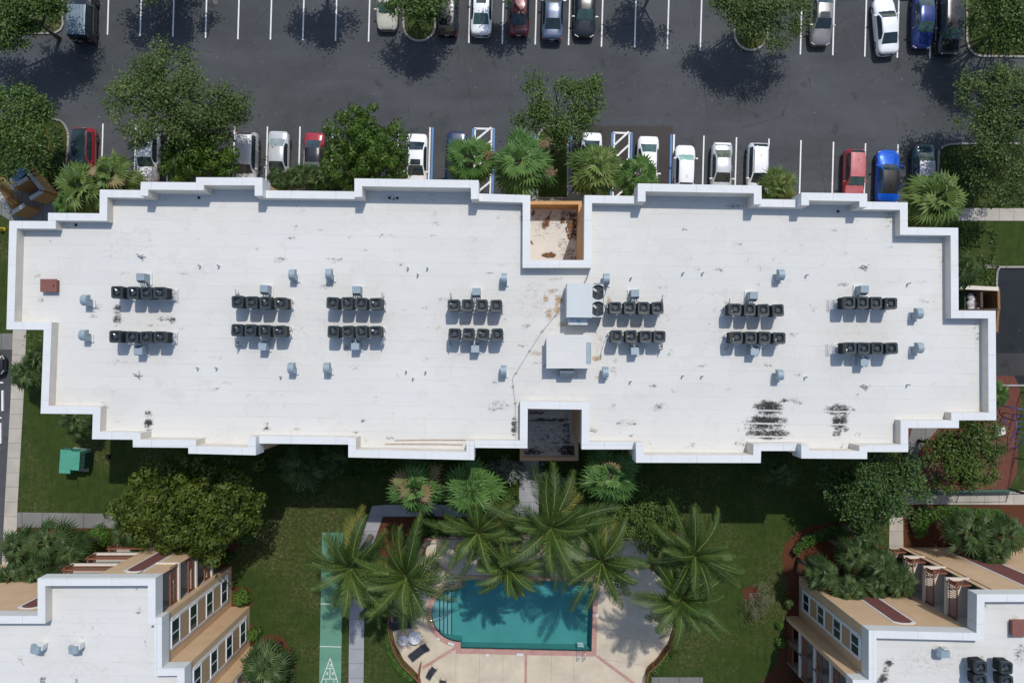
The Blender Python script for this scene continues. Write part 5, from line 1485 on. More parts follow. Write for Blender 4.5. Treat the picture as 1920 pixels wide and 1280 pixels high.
def fan_palm(label, px, py, z, rpx, m=FAN, n=28, seed=1, group="fan palms", split=.42, dry=.0, spread=(80, -30), flower=False, yellow=0.0, lean=None, cat="palm", narrow=1.0):
    """palm with pleated fan leaves on arching stalks"""
    rd = random.Random(seed); c = G(px, py, z)
    Rm = rpx * (CAM_H - z) / FPX
    bx_, by_ = (c.x + rd.uniform(-.3, .3), c.y + rd.uniform(-.3, .3)) if lean is None else tuple(G(lean[0], lean[1], 0).xy)
    root = thing("fan_palm", label, cat, (bx_, by_, 0), 0, group)
    ox, oy = c.x - bx_, c.y - by_
    tri, tint = [], []
    pet = MB()
    for i in range(n):
        az = i * 2.39996 + rd.uniform(-.3, .3)
        f = i / (n - 1)
        el = R(spread[0] + (spread[1] - spread[0]) * f ** .8 + rd.uniform(-10, 10))
        pl = Rm * rd.uniform(.42, .66) * (.55 + .45 * min(1, f * 1.6))
        fr = Rm * rd.uniform(.40, .52) * (.8 + .2 * min(1, f * 2)) * narrow
        d = Vector((math.cos(az) * math.cos(el), math.sin(az) * math.cos(el), math.sin(el)))
        p0 = Vector((ox, oy, z - .15 * Rm - .12 * Rm * f))
        hub = p0 + d * pl - Vector((0, 0, .10 * pl))
        el2 = el - R(rd.uniform(5, 45))
        d2 = Vector((math.cos(az) * math.cos(el2), math.sin(az) * math.cos(el2), math.sin(el2)))
        roll = rd.uniform(-.75, .75)
        side = Vector((-math.sin(az), math.cos(az), 0)) * math.cos(roll) + Vector((0, 0, 1)) * math.sin(roll)
        side = (side - d2 * side.dot(d2)).normalized(); nrm = d2.cross(side)
        if nrm.z < 0: nrm = -nrm
        pet.tube([tuple(p0), tuple(p0 + d * pl * .55), tuple(hub)], [.035, .026, .018], 5)
        ns = 15
        base_t = .40 + rd.uniform(-.20, .20) + (.12 if f < .35 else 0) - .16 * max(0, f - .55)
        dead = rd.random() < dry
        A0 = R(rd.uniform(112, 150))
        for k in range(ns):
            th0 = -A0 + 2 * A0 * k / ns; th1 = -A0 + 2 * A0 * (k + 1) / ns; thm = (th0 + th1) / 2
            rr = fr * (.82 + .26 * math.cos(thm * .75)) * rd.uniform(.9, 1.06)
            def pt(th, r_, up, droop):
                fold = -abs(math.sin(th)) * .22 * r_       # blade folds along its midrib
                return hub + d2 * (r_ * math.cos(th)) + side * (r_ * math.sin(th)) + nrm * (up + fold) - Vector((0, 0, droop))
            rm_ = rr * (1 - split)
            a0 = pt(th0, .03, 0, 0); a1 = pt(th1, .03, 0, 0)
            b0 = pt(th0, rm_, -.03, .03 * rr); b1 = pt(th1, rm_, -.03, .03 * rr); bm = pt(thm, rm_, .045, .03 * rr)
            tp = pt(thm + rd.uniform(-.06, .06), rr, 0, rr * rd.uniform(.05, .40))
            tt = base_t + rd.uniform(-.06, .06) + (.10 if k % 2 else -.04)
            if dead: tt = 1.0 - rd.uniform(0, .04)
            tri += [(a0, b0, bm), (a0, bm, a1), (a1, bm, b1), (b0, tp, bm), (bm, tp, b1)]
            e = yellow * .3 if rd.random() < .5 else 0
            lim = 1.0 if dead else (.95 if e else .84)
            tint += [min(lim, q) for q in (tt - .08, tt, tt + .08, tt + .04 + e, tt + .12 + e)]
    V = np.array([[tuple(v) for v in t] for t in tri])
    quads_mesh("crown", V, np.array(tint), m, root, 3)
    pet.build("leaf_stalk", LEAFSTALK, root)
    mb = MB()
    mb.tube([(0, 0, -.05), (ox * .25, oy * .25, z * .4), (ox, oy, z - .1 * Rm)], [.20, .16, .19], 10)
    mb.build("trunk", BARK_PALE, root, True)
    if flower:
        fl = []; ft = []
        for fx, fy in flower:
            q = G(fx, fy, z + .1)
            for _ in range(170):
                p = Vector((q.x - bx_ + rd.gauss(0, .20), q.y - by_ + rd.gauss(0, .17), z + rd.gauss(0, .12)))
                e = Vector((rd.gauss(0, 1), rd.gauss(0, 1), rd.gauss(0, .6))).normalized() * .09; s_ = e.cross(Vector((0, 0, 1))) * .35
                fl.append((p - e, p + s_, p + e, p - s_)); ft.append(rd.uniform(.1, .9))
            
        V = np.array([[tuple(v) for v in t] for t in fl])
        quads_mesh("flower_stalk", V, np.array(ft), FLOWER, root)
    return root
LEAFSTALK = mat("leaf_stalk_green", (0.14, 0.18, 0.06), 0.6, var=.25)
FLOWER = m_foliage("dry_flower", (0.14, 0.09, 0.045), (0.25, 0.16, 0.085), (0.34, 0.23, 0.13), (0.40, 0.28, 0.17))
RACHIS = mat("frond_midrib", (0.17, 0.20, 0.045), 0.5, var=.2)

def coconut(label, px, py, z, rpx, n=20, seed=1, base=None, dry=()):
    n += 11
    """feather palm: arching fronds with combed leaflets"""
    rd = random.Random(seed); c = G(px, py, z)
    Lf = 1.10 * rpx * (CAM_H - z) / FPX
    b = G(base[0], base[1], 0) if base else G(px, py, 0)
    if base is None: b = Vector((c.x + rd.uniform(-.6, .6), c.y + rd.uniform(-.6, .6), 0))
    root = thing("coconut_palm", label, "palm", (b.x, b.y, 0), 0, "coconut palms round the pool")
    o = Vector((c.x - b.x, c.y - b.y, z))
    Q, T = [], []; rc = MB()
    for i in range(n):
        az = i * 2.39996 + rd.uniform(-.5, .5); f = i / (n - 1)
        e0 = R(72 - 88 * f + rd.uniform(-8, 8)); droop = R(rd.uniform(58, 84) * (.8 + .25 * f))
        L = Lf * rd.uniform(.86, 1.34) * (.74 + .26 * min(1, f * 2.2))
        curl = rd.uniform(-.6, .6)
        pts = [o + Vector((0, 0, -.1 * f))]; dirs = []
        ns = 16
        for k in range(ns):
            t = k / ns
            e = e0 - droop * t ** 1.35; a = az + curl * t * t
            d = Vector((math.cos(a) * math.cos(e), math.sin(a) * math.cos(e), math.sin(e)))
            dirs.append(d); pts.append(pts[-1] + d * (L / ns))
        dirs.append(dirs[-1])
        rc.tube([tuple(p) for p in pts[::2]], [.045 * (1 - .85 * k / 8) for k in range(9)], 5)
        base_t = .36 + rd.uniform(-.13, .13) + (.12 if f < .3 else 0); old = f > .80 and rd.random() < .5
        m_ = 58
        twist = rd.uniform(-.75, .75)
        for k in range(m_):
            t = .10 + .90 * (k + .5) / m_
            u = t * ns; i0 = min(ns - 1, int(u)); p = pts[i0].lerp(pts[i0 + 1], u - i0); d = dirs[i0]
            sd = d.cross(Vector((0, 0, 1)))
            if sd.length < .05: sd = Vector((-math.sin(az), math.cos(az), 0))
            sd.normalize(); up = sd.cross(d).normalized()
            ll = Lf * .20 * (math.sin(PI * min(1, (t - .06) ** .75)) ** .7 * .92 + .18) * rd.uniform(.9, 1.08)
            for s in (-1, 1):
                ang = R(40 + 18 * t + rd.uniform(-7, 7)); lift = .25 - .35 * t + s * twist * .7
                ld = (sd * s * math.cos(ang) + d * math.sin(ang) + up * lift).normalized()
                w = d * (.029 * (1.15 - .5 * t))
                mid = p + ld * ll * .55; tip = p + ld * ll - Vector((0, 0, ll * rd.uniform(.16, .5)))
                tt = base_t - .06 + rd.uniform(-.12, .12) + (.12 if s * twist > 0.05 else -.05)
                if t > .84: tt += (t - .84) * 2.2 * (1 if f > .35 else .3)
                if old: tt = max(tt, .80 + rd.uniform(-.05, .2))
                Q += [(p - w, mid - w, mid + w, p + w), (mid - w, tip, tip + Vector((.003, 0, 0)), mid + w)]
                T += [tt, tt + .05]
    V = np.array([[tuple(v) for v in q] for q in Q])
    quads_mesh("crown", V, np.array(T), COCO, root)
    rc.build("frond_midrib", RACHIS, root)
    mb = MB(); m1 = Vector((o.x * .15, o.y * .15, z * .45))
    mb.tube([(0, 0, -.05), (0, 0, .3), tuple(m1), tuple(o - Vector((0, 0, .25))), tuple(o + Vector((0, 0, .1)))], [.30, .22, .16, .15, .10], 10); mb.build("trunk", BARK_PALE, root, True)
    mb = MB()
    for k in range(7):
        a = rd.random() * 2 * PI
        q = o + Vector((math.cos(a) * .32, math.sin(a) * .32, -.25 - .15 * rd.random()))
        for j in range(5):
            pass
        mb.cyl((q.x, q.y), .04, q.z - .13, q.z - .08, 8, r2=.11); mb.cyl((q.x, q.y), .11, q.z - .08, q.z + .06, 8, r2=.10); mb.cyl((q.x, q.y), .10, q.z + .06, q.z + .12, 8, r2=.03)
    mb.build("coconut_cluster", mat("green_coconut", (0.13, 0.13, 0.03), .5, var=.3), root, True)
    return root

def hedge(name, label, pts, wpx, h, m=HEDGE, seed=1, dens=420, leaf=.15, closed=False, cat="hedge", group=None):
    """clipped planting along a path: leaf-covered mass"""
    rng = np.random.default_rng(seed)
    ps = spline(pts, 6); W3 = [G(x, y, 0) for x, y in ps]
    base = W3[len(W3) // 2]
    root = thing(name, label, cat, (base.x, base.y, 0), 0, group)
    V, T = [], []
    core = MB()
    for i in range(len(W3) - 1):
        a, b = W3[i], W3[i + 1]; d = (b - a); L = d.length
        if L < 1e-4: continue
        d.normalize(); nn = Vector((-d.y, d.x, 0)); w = wpx[i * (len(wpx) - 1) // max(1, len(W3) - 2)] if isinstance(wpx, (list, tuple)) else wpx
        wm = w * CAM_H / FPX / 2
        n = max(3, int(dens * L * wm * 2))
        s = rng.uniform(-1, 1, n) ; u = rng.random(n)
        z = h * (1 - .35 * np.abs(s) ** 3) * rng.uniform(.55, 1.08, n)
        bum = np.array([noise2(a.x + d.x * L * uu, a.y + d.y * L * uu + ss, seed, 2.2) for uu, ss in zip(u, s)])
        P = np.array(a - base) + np.outer(u * L, np.array(d)) + np.outer(s * wm * (1 + .25 * bum), np.array(nn)); P[:, 2] = np.maximum(.05, z + bum * .12)
        N = unit(rng.normal(size=(n, 3)) * .6 + np.array([0, 0, 1.0]) + np.outer(s, np.array(nn)) * .6)
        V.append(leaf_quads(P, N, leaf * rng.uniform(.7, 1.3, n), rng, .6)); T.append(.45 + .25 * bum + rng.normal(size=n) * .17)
        core.box(((a.x + b.x) / 2 - base.x, (a.y + b.y) / 2 - base.y, h * .3), (L * .98, wm * 1.5, h * .55), rz=math.atan2(d.y, d.x))
    quads_mesh("foliage", np.concatenate(V), np.minimum(.93, np.concatenate(T)), m, root)
    core.build("branches", BARK, root)
    return root

def bush(label, px, py, rpx, h, m=HEDGE, seed=1, leaf=.15, name="shrub", group=None, dens=520):
    rng = np.random.default_rng(seed); c = G(px, py, h * .6); r = rpx * CAM_H / FPX
    root = thing(name, label, "shrub", (c.x, c.y, 0), 0, group)
    n = int(dens * r * r * 3)
    d = unit(rng.normal(size=(n, 3))); d[:, 2] = np.abs(d[:, 2])
    bum = np.array([noise2(q[0] * 2 + px, q[1] * 2 + py + q[2], seed, 1.4) for q in d])
    P = d * (r * (1 + .25 * bum) * rng.uniform(.7, 1.03, n))[:, None]; P[:, 2] = P[:, 2] / r * h * .95 + .06
    N = unit(d + rng.normal(size=(n, 3)) * .4)
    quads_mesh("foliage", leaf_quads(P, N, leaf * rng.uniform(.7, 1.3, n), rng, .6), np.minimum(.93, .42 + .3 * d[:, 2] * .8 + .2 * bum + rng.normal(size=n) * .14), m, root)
    mb = MB()
    for k in range(6):
        a = 2 * PI * k / 6; mb.tube([(0, 0, 0), (math.cos(a) * r * .3, math.sin(a) * r * .3, h * .4), (math.cos(a) * r * .6, math.sin(a) * r * .6, h * .7)], [.04, .025, .012], 5)
    mb.build("branches", BARK, root)
    return root

# --- trees in and around the car park
tree("oak_tree", "oak in the top left corner bed above the black off-roader's left", [(45, 22, 48, 6), (88, 8, 34, 5.6), (20, -20, 50, 6.3), (30, 58, 34, 5), (95, -30, 40, 6), (-20, 30, 50, 6), (-60, 0, 50, 6), (62, 45, 26, 5)], OAK2, seed=11, gap=.22, leaf=.22)
tree("oak_tree", "oak at the left edge above the brown walled bin enclosure", [(22, 205, 42, 6), (55, 195, 26, 5.8), (85, 212, 26, 5.2), (35, 255, 50, 6), (5, 290, 42, 5.5), (-20, 230, 45, 6), (60, 300, 22, 4.6), (10, 335, 30, 5)], OAK2, base=(86, 262), seed=12, gap=.2, leaf=.22)
tree("oak_tree", "largest oak of the car park, spreading over the left of the lower row", [(300, 150, 62, 7), (255, 185, 52, 6.4), (345, 190, 60, 7), (300, 110, 34, 6.6), (385, 175, 40, 6), (440, 195, 36, 5.6), (425, 225, 30, 5.2), (300, 225, 48, 6.4), (262, 255, 26, 5), (220, 175, 26, 5.6), (365, 240, 40, 5.8)], OAK, base=(352, 262), seed=13, gap=.2, leaf=.20, dens=105, edge=1.4)
tree("round_tree", "dense dark green tree below the largest oak", [(350, 285, 48, 4.6), (395, 290, 46, 4.8), (375, 258, 30, 5), (335, 315, 34, 4), (420, 318, 36, 4)], DENSE, seed=14, style='dome', leaf=.20, clump=.55, dens=85, edge=.7)
tree("round_tree", "dense dark green round-lobed tree beside the white sedan with dark sunroof", [(660, 248, 48, 6), (640, 300, 38, 5.6), (695, 285, 50, 6.3), (735, 262, 30, 5.4), (735, 312, 36, 5), (688, 235, 34, 6), (690, 325, 46, 5)], DENSE, seed=15, style='dome', leaf=.20, clump=.55, dens=85, edge=.7)
tree("oak_tree", "airy two-lobed tree in the central kerbed island", [(1015, 185, 36, 6.2), (1040, 160, 22, 6), (1000, 218, 30, 5.8), (1095, 175, 38, 6.2), (1118, 165, 22, 6), (1075, 215, 40, 6), (1040, 225, 40, 6), (1110, 205, 26, 5.6), (1050, 262, 30, 5), (1062, 290, 18, 4)], OAK2, base=(1036, 285), seed=16, gap=.30, leaf=.21, dens=100, edge=1.2)
tree("oak_tree", "small tree in the narrow top island, its shadow on the asphalt", [(790, 5, 32, 4.6), (770, -12, 34, 4.8), (812, -8, 30, 4.6), (740, 5, 22, 4.2), (800, -35, 38, 4.8), (803, 28, 16, 4)], OAK2, base=(787, 22), seed=17, gap=.18, leaf=.22)
tree("oak_tree", "tree with drooping fringe in the wide top island", [(1420, 20, 46, 5), (1390, -10, 44, 5.2), (1460, 15, 44, 5), (1350, 10, 24, 4.6), (1498, 22, 26, 4.6), (1440, -35, 50, 5.4), (1440, 62, 26, 4.2), (1410, 70, 16, 4), (1475, 55, 26, 4.4)], OAK, base=(1410, 20), seed=18, gap=.2, leaf=.19, dens=115, edge=1.5)
tree("oak_tree", "oak in the top right corner bed beside the black pickup-sized car", [(1885, 15, 46, 5.6), (1850, -15, 40, 5.6), (1920, -20, 46, 6), (1870, 55, 34, 5), (1908, 70, 36, 5.2), (1840, 35, 24, 4.6), (1950, 40, 50, 6), (1990, 10, 50, 6)], OAK2, base=(1868, 40), seed=19, gap=.22, leaf=.21, edge=1.3)
tree("oak_tree", "big oak at the right edge over the lower kerbed bed", [(1890, 185, 58, 6.5), (1845, 215, 44, 6), (1915, 240, 60, 6.5), (1860, 255, 46, 6), (1880, 300, 50, 6), (1835, 315, 36, 5), (1920, 330, 45, 5.5), (1940, 180, 55, 6.5), (1870, 150, 30, 6)], OAK, base=(1838, 312), seed=20, gap=.22, leaf=.20, dens=105, edge=1.4)
# trees standing just outside the picture whose crowns throw the shade seen on the asphalt
for x, y, r, sd in [(280, -88, 80, 31), (585, -82, 60, 32), (968, -62, 44, 33), (1238, -76, 56, 34)]:
    tree("oak_tree", {31: "oak above the empty bays right of the black off-roader, its tip over the top edge", 32: "oak above the empty bays left of the narrow top island", 33: "oak above the maroon sedan, its lowest leaves at the top edge", 34: "oak above the empty bays right of the black sedan"}[sd],
         [(x, y, r * .75, 5.2), (x - r * .6, y + r * .2, r * .5, 5), (x + r * .6, y + r * .1, r * .5, 5), (x + r * .1, y + r * .55, r * .5, 4.8)] + ([(945, -14, 20, 4.2)] if sd == 33 else []), OAK2, seed=sd, gap=.2, leaf=.24, dens=70)
# --- pool side trees
tree("ficus_tree", "huge clumpy olive green tree over the lower left block", [(300, 915, 52, 7), (350, 900, 50, 7.2), (400, 905, 48, 7), (450, 905, 42, 6.6), (265, 945, 44, 6.4), (325, 955, 58, 7.4), (390, 955, 58, 7.6), (450, 945, 46, 7), (235, 955, 28, 6), (340, 1000, 46, 6.6), (395, 1000, 48, 6.6), (280, 985, 34, 6), (445, 985, 36, 6.2), (365, 1028, 28, 5.6)], FICUS, seed=41, style='dome', leaf=.22, clump=.72, dens=58, edge=.9, flat=.75)
tree("dark_tree", "deep green leafy tree by the right hand path fork", [(1640, 895, 52, 6.4), (1600, 905, 46, 6), (1685, 890, 44, 6.2), (1660, 940, 48, 6), (1610, 945, 38, 5.6), (1695, 930, 34, 5.4), (1570, 915, 30, 5), (1628, 970, 26, 5)], DARKTREE, seed=42, style='oak', leaf=.23, gap=.12, dens=105)
tree("olive_tree", "olive green tree with bare black limbs in the playground", [(1840, 815, 38, 5.4), (1815, 840, 30, 5.2), (1862, 835, 22, 5), (1775, 850, 26, 4.8), (1760, 835, 20, 4.6), (1800, 880, 36, 5), (1845, 885, 28, 4.8), (1785, 905, 22, 4.4), (1790, 830, 26, 5)], OLIVE, base=(1722, 826), seed=43, gap=.12, leaf=.22, dens=170, edge=1.3, bark=mat("dark_bark", (0.025, 0.022, 0.018), .95, var=.3))
tree("leafy_shrub", "large rounded green shrub tree right of the central coconut palms", [(1205, 948, 40, 4.8), (1238, 955, 34, 4.6), (1175, 972, 34, 4.4), (1222, 988, 40, 4.6), (1254, 980, 26, 4), (1190, 1005, 28, 4), (1160, 945, 26, 4)], OAK2, seed=44, style='oak', leaf=.20, dens=130, clump=.6, cat="shrub", limbs=False, group=None, tint0=.12)
tree("leafy_shrub", "shaded leafy shrub below the left of the white roof's overhang", [(108, 650, 26, 2.4), (70, 645, 24, 2.2), (95, 632, 18, 2.2)], OLIVE, seed=45, leaf=.18, dens=100, clump=.5, cat="shrub", limbs=False, group=None)
tree("silver_shrub", "shaded silvery shrub beside the central path under the pool side notch", [(955, 878, 22, 2), (970, 890, 18, 1.8), (935, 885, 22, 1.8), (1020, 885, 18, 1.2), (1050, 892, 20, 1.2)], mat_silver := m_foliage("silver_leaves", (0.05, 0.07, 0.05), (0.14, 0.18, 0.15), (0.30, 0.34, 0.32), (.4, .42, .4)), seed=46, leaf=.16, dens=70, clump=.4, gap=.2, cat="shrub", limbs=False, group=None)

# --- fan palms
def fp(label, x, y, z, r, **k): return fan_palm(label, x, y, z, r, **k)
GN, GS_ = "fan palms along the car park side", "fan palms along the pool side"
fp("bushy fan palm at the roof's top left step, beside the red hatchback", 148, 348, 5.2, 58, n=40, seed=101, group=GN, m=FAN_YEL)
fp("fan palm with orange stalks just right of the bushy one at the roof's top left", 205, 325, 5.6, 52, n=24, seed=102, group=GN, m=FAN_YEL, dry=.06)
fp("low shaded fan palm tucked against the top left parapet corner", 122, 378, 3.6, 34, n=22, seed=103, group=GN)
for i, (x, y, r) in enumerate([(522, 336, 30), (556, 330, 32), (592, 334, 32), (626, 342, 26)]):
    fp("low dark fan palm, %s of four in the row below the red coupe" % ORD[i], x, y, 3.0, r, n=26, seed=110 + i, group="low fan palms below the red coupe", m=FAN_DK, split=.55, spread=(85, 0))
fp("fan palm with brown flower stalk covering the navy car", 880, 294, 6, 54, n=32, seed=120, group=GN, flower=[(916, 290)])
fp("biggest fan palm beside the parking side notch, brown flower stalks hanging out", 978, 303, 7, 72, n=42, seed=121, group=GN, flower=[(1022, 268), (1033, 322)])
fp("fan palm covering the white car by the second hatched bay", 1120, 312, 6.2, 58, n=38, seed=122, group=GN, m=FAN_YEL, yellow=.5)
fp("open fan palm with pale stalks over the second hatched bay's white car", 1198, 324, 5.6, 48, n=24, seed=123, group=GN)
fp("tufted fan palm in the roof step below the white wagon", 1463, 350, 4.2, 46, n=40, seed=124, group=GN, m=FAN_YEL, split=.62, yellow=.6)
fp("large glossy fan palm at the roof's top right corner, under the teal sedan", 1764, 374, 6.5, 70, n=40, seed=125, group=GN, m=FAN_YEL, lean=(1722, 400))
fp("shaggy fan palm against the right parapet above the bin store", 1812, 508, 5, 42, n=34, seed=126, m=FAN_DK, split=.55, group=None)
fp("pale tufted palm peeking out right of the roof by the playground", 1872, 738, 3.5, 34, n=30, seed=127, m=FAN, split=.62, group=None)
fp("dark fan palm beside the left pavement", 44, 702, 3.6, 42, n=34, seed=128, m=FAN_DK, split=.55, group="fan palms by the left pavement")
fp("dark fan palm partly under the roof's left edge", 66, 672, 3.8, 32, n=28, seed=129, m=FAN_DK, split=.55, group="fan palms by the left pavement")
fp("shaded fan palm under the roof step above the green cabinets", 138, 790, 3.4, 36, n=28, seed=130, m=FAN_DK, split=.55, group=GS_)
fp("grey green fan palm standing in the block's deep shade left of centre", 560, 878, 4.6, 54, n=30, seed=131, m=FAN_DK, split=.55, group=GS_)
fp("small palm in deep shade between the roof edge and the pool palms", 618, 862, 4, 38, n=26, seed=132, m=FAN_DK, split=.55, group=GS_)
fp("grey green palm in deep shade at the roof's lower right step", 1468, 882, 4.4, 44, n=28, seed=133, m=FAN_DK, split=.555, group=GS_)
fp("sunlit fan palm with shrivelled brown leaves, left of the pool side three", 778, 917, 9.5, 64, n=28, seed=134, m=FAN, dry=.12, group="sunlit fan palms above the pool")
fp("round sunlit fan palm, middle of the pool side three", 880, 922, 9.2, 66, n=40, seed=135, m=FAN, group="sunlit fan palms above the pool")
fp("sunlit fan palm touching the roof edge right of the pool side notch", 1146, 893, 9.6, 64, n=34, seed=136, m=FAN, dry=.03, group="sunlit fan palms above the pool")
for i, (x, y, z, r, lb) in enumerate([(28, 1028, 4.5, 46, "at the left photo edge beside the path"), (82, 1022, 5, 50, "with pale streaked leaves left of the lower left block"), (15, 1085, 4.5, 44, "at the left photo edge against the lower left block"), (128, 1035, 4.6, 42, "rightmost of the clump left of the lower left block"), (60, 1072, 4.8, 40, "in the middle of the clump left of the lower left block"),
                                   (232, 998, 3.8, 38, "by the grey path's end under the ficus"), (262, 1030, 3.6, 26, "small one over the brown balcony rails"), (318, 1035, 5.4, 42, "under the ficus, over the maroon panel"), (375, 1030, 5.2, 40, "under the ficus, over the balcony stack")]):
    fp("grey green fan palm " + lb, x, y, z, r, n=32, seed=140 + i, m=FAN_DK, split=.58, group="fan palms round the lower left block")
fp("grey green fan palm in the curved bed at the bottom, by the lower left block", 490, 1252, 4.2, 54, n=36, seed=150, m=FAN_DK, split=.55, group="fan palms round the lower left block")
for i, (x, y, r, lb) in enumerate([(1548, 1080, 42, "leftmost, at the block's corner"), (1606, 1042, 40, "upper left of the cluster"), (1658, 1062, 42, "upper right of the cluster"), (1640, 1105, 44, "in the middle of the cluster"), (1694, 1095, 42, "rightmost, by the balconies"), (1596, 1118, 38, "lowest, against the tan wall"), (1632, 1012, 30, "topmost, over the mulch")]):
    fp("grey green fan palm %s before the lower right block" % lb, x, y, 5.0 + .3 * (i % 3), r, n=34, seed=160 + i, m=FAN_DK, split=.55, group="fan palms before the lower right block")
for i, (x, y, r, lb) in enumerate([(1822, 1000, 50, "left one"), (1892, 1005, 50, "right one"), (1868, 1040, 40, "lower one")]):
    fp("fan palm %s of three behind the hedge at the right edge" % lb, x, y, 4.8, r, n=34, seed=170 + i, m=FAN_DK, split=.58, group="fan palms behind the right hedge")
# --- coconut palms
coconut("coconut palm over the shuffleboard court, leftmost by the pool", 660, 1062, 9.2, 88, n=22, seed=201)
coconut("coconut palm left of the pool, over the loungers", 762, 1080, 9.4, 94, n=24, seed=202)
coconut("coconut palm below the round fan palm", 897, 996, 8.6, 78, n=20, seed=203)
coconut("tallest coconut palm in the middle above the pool", 1032, 988, 9.6, 104, n=24, seed=204)
coconut("coconut palm leaning over the pool's top edge", 952, 1062, 8.6, 66, n=18, seed=205)
coconut("coconut palm at the pool's top right corner", 1128, 1050, 9.0, 84, n=22, seed=206)
coconut("coconut palm on the lawn right of the pool, upper", 1302, 1038, 9.2, 82, n=22, seed=207)
coconut("coconut palm with yellowing fronds right of the pool, lower", 1275, 1122, 8.6, 80, n=22, seed=208)
coconut("small coconut palm behind the shuffleboard palm, lower", 712, 1118, 6.4, 54, n=16, seed=209)
# --- hedges, shrubs
hedge("hedge", "curved low hedge in the red bed before the lower right block", [(1486, 1034), (1508, 1012), (1545, 997), (1592, 990)], [14, 20, 20, 22, 18], .9, seed=301)
hedge("hedge", "bright green L-shaped hedge beside the right hand path", [(1722, 1000), (1714, 975), (1735, 962), (1790, 958), (1870, 962)], [26, 34, 26, 20, 20], 1.0, seed=302)
hedge("hedge", "low hedge hugging the left curve of the pool fence", [(727, 1165), (733, 1210), (752, 1246), (776, 1270)], [14, 16, 20, 12], .6, seed=303)
hedge("hedge", "low hedge hugging the right curve of the pool fence", [(1270, 1180), (1256, 1212), (1238, 1238), (1222, 1258)], [8, 12, 12, 10], .5, seed=304)
hedge("hedge", "dark green curved ground hedge in the bottom left bed", [(498, 1205), (528, 1225), (540, 1260), (538, 1300)], [24, 30, 34, 34], .6, seed=305, m=DENSE)
bush("rounded bright green shrub at the tan block's corner on red mulch", 450, 1122, 17, 1.3, seed=311)
bush("tall narrow green shrub against the tan wall by the bottom left bed", 473, 1192, 13, 1.8, seed=312, m=HEDGE)
bush("leafy green shrub between the fan palms and the lower left path", 178, 1012, 26, 1.5, seed=313, m=HEDGE)
bush("dark shrub by the ficus at the red mulch strip", 455, 1005, 20, 1.2, seed=314, m=DENSE)
bush("small dark shrub at the tan block's top corner", 425, 1048, 12, 1.2, seed=316, m=DENSE)
bush("yellow green shrub behind the pool fence's upper right", 1252, 1010, 20, 1.4, seed=315, m=OAK)
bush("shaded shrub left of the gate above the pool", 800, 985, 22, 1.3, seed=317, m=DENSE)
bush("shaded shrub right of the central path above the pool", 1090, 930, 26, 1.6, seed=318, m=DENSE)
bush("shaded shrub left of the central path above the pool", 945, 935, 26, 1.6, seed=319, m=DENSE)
bush("low green shrubs in the narrow red bed by the lower right block", 1466, 1205, 11, .8, seed=320, m=HEDGE)
bush("yellow green plant at the lower right block's garden corner", 1480, 1130, 12, .9, seed=321, m=OAK)
bush("slim green plant in the narrow red bed, lower down", 1463, 1172, 8, .7, seed=322, m=HEDGE)
# bare twiggy shrub on the lawn
rd_ = random.Random(9); c = G(1406, 1112)
root = thing("bare_shrub", "bare twiggy shrub with few leaves on its own lawn mulch ring", "shrub", (c.x, c.y, 0))
mb = MB()
def twig(p, d, l, r, dep):
    q = p + d * l
    mb.tube([tuple(p), tuple(p.lerp(q, .5) + Vector((rd_.uniform(-.05, .05), rd_.uniform(-.05, .05), 0))), tuple(q)], [r, r * .8, r * .6], 4)
    if dep > 0:
        for _ in range(3):
            nd = (d + Vector((rd_.gauss(0, .55), rd_.gauss(0, .55), rd_.gauss(.05, .25)))).normalized(); twig(q, nd, l * rd_.uniform(.6, .85), r * .62, dep - 1)
for k in range(8):
    a = R(-45 + rd_.uniform(-75, 75)); twig(Vector((0, 0, 0)), Vector((math.cos(a) * .7, math.sin(a) * .7, .8)).normalized(), .75, .03, 4)
mb.build("trunk", BARETWIG, root)
rng = np.random.default_rng(5); n = 420
P = rng.normal(size=(n, 3)) * np.array([.75, .65, .4]) + np.array([.6, -.9, 1.5]); N = unit(rng.normal(size=(n, 3)) + np.array([0, 0, 1]))
quads_mesh("foliage", leaf_quads(P, N, .12 * rng.uniform(.7, 1.4, n), rng, .5), rng.uniform(.3, .9, n), OAK, root)
# grass tufts that break up the lawn's edge and the shaded beds: uncountable ground cover
def tufts(name, label, pix, n, m, h=(.12, .4), seed=1, size=.22):
    rng = np.random.default_rng(seed); rdd = random.Random(seed)
    pts = []
    xs = [p[0] for p in pix]; ys = [p[1] for p in pix]
    while len(pts) < n:
        x, y = rdd.uniform(min(xs), max(xs)), rdd.uniform(min(ys), max(ys))
        if inside(pix, x, y) and mnoise.noise(Vector((x * .05, y * .05, seed))) > -.12: pts.append(tuple(G(x, y, rdd.uniform(*h))))
    P = np.array(pts); N = unit(rng.normal(size=(n, 3)) * .6 + np.array([0, 0, 1]))
    o = quads_mesh(name, leaf_quads(P, N, size * rng.uniform(.6, 1.5, n), rng, .45), np.clip(.45 + rng.normal(size=n) * .2, 0, .93), m)
    o['kind'] = 'stuff'; o['label'] = label
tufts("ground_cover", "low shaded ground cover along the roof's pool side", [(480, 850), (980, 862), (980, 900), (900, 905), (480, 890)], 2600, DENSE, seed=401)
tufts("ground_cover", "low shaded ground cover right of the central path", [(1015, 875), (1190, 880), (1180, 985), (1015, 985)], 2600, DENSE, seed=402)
tufts("ground_cover", "dark planting below the sunlit fan palms", [(720, 985), (975, 975), (975, 1005), (790, 1008)], 1500, DENSE, seed=403)
tufts("ground_cover", "dry weeds in the top right corner bed", [(1816, -20), (1935, -20), (1935, 100), (1830, 98), (1816, 80)], 1900, OAK, (.12, .3), seed=404)
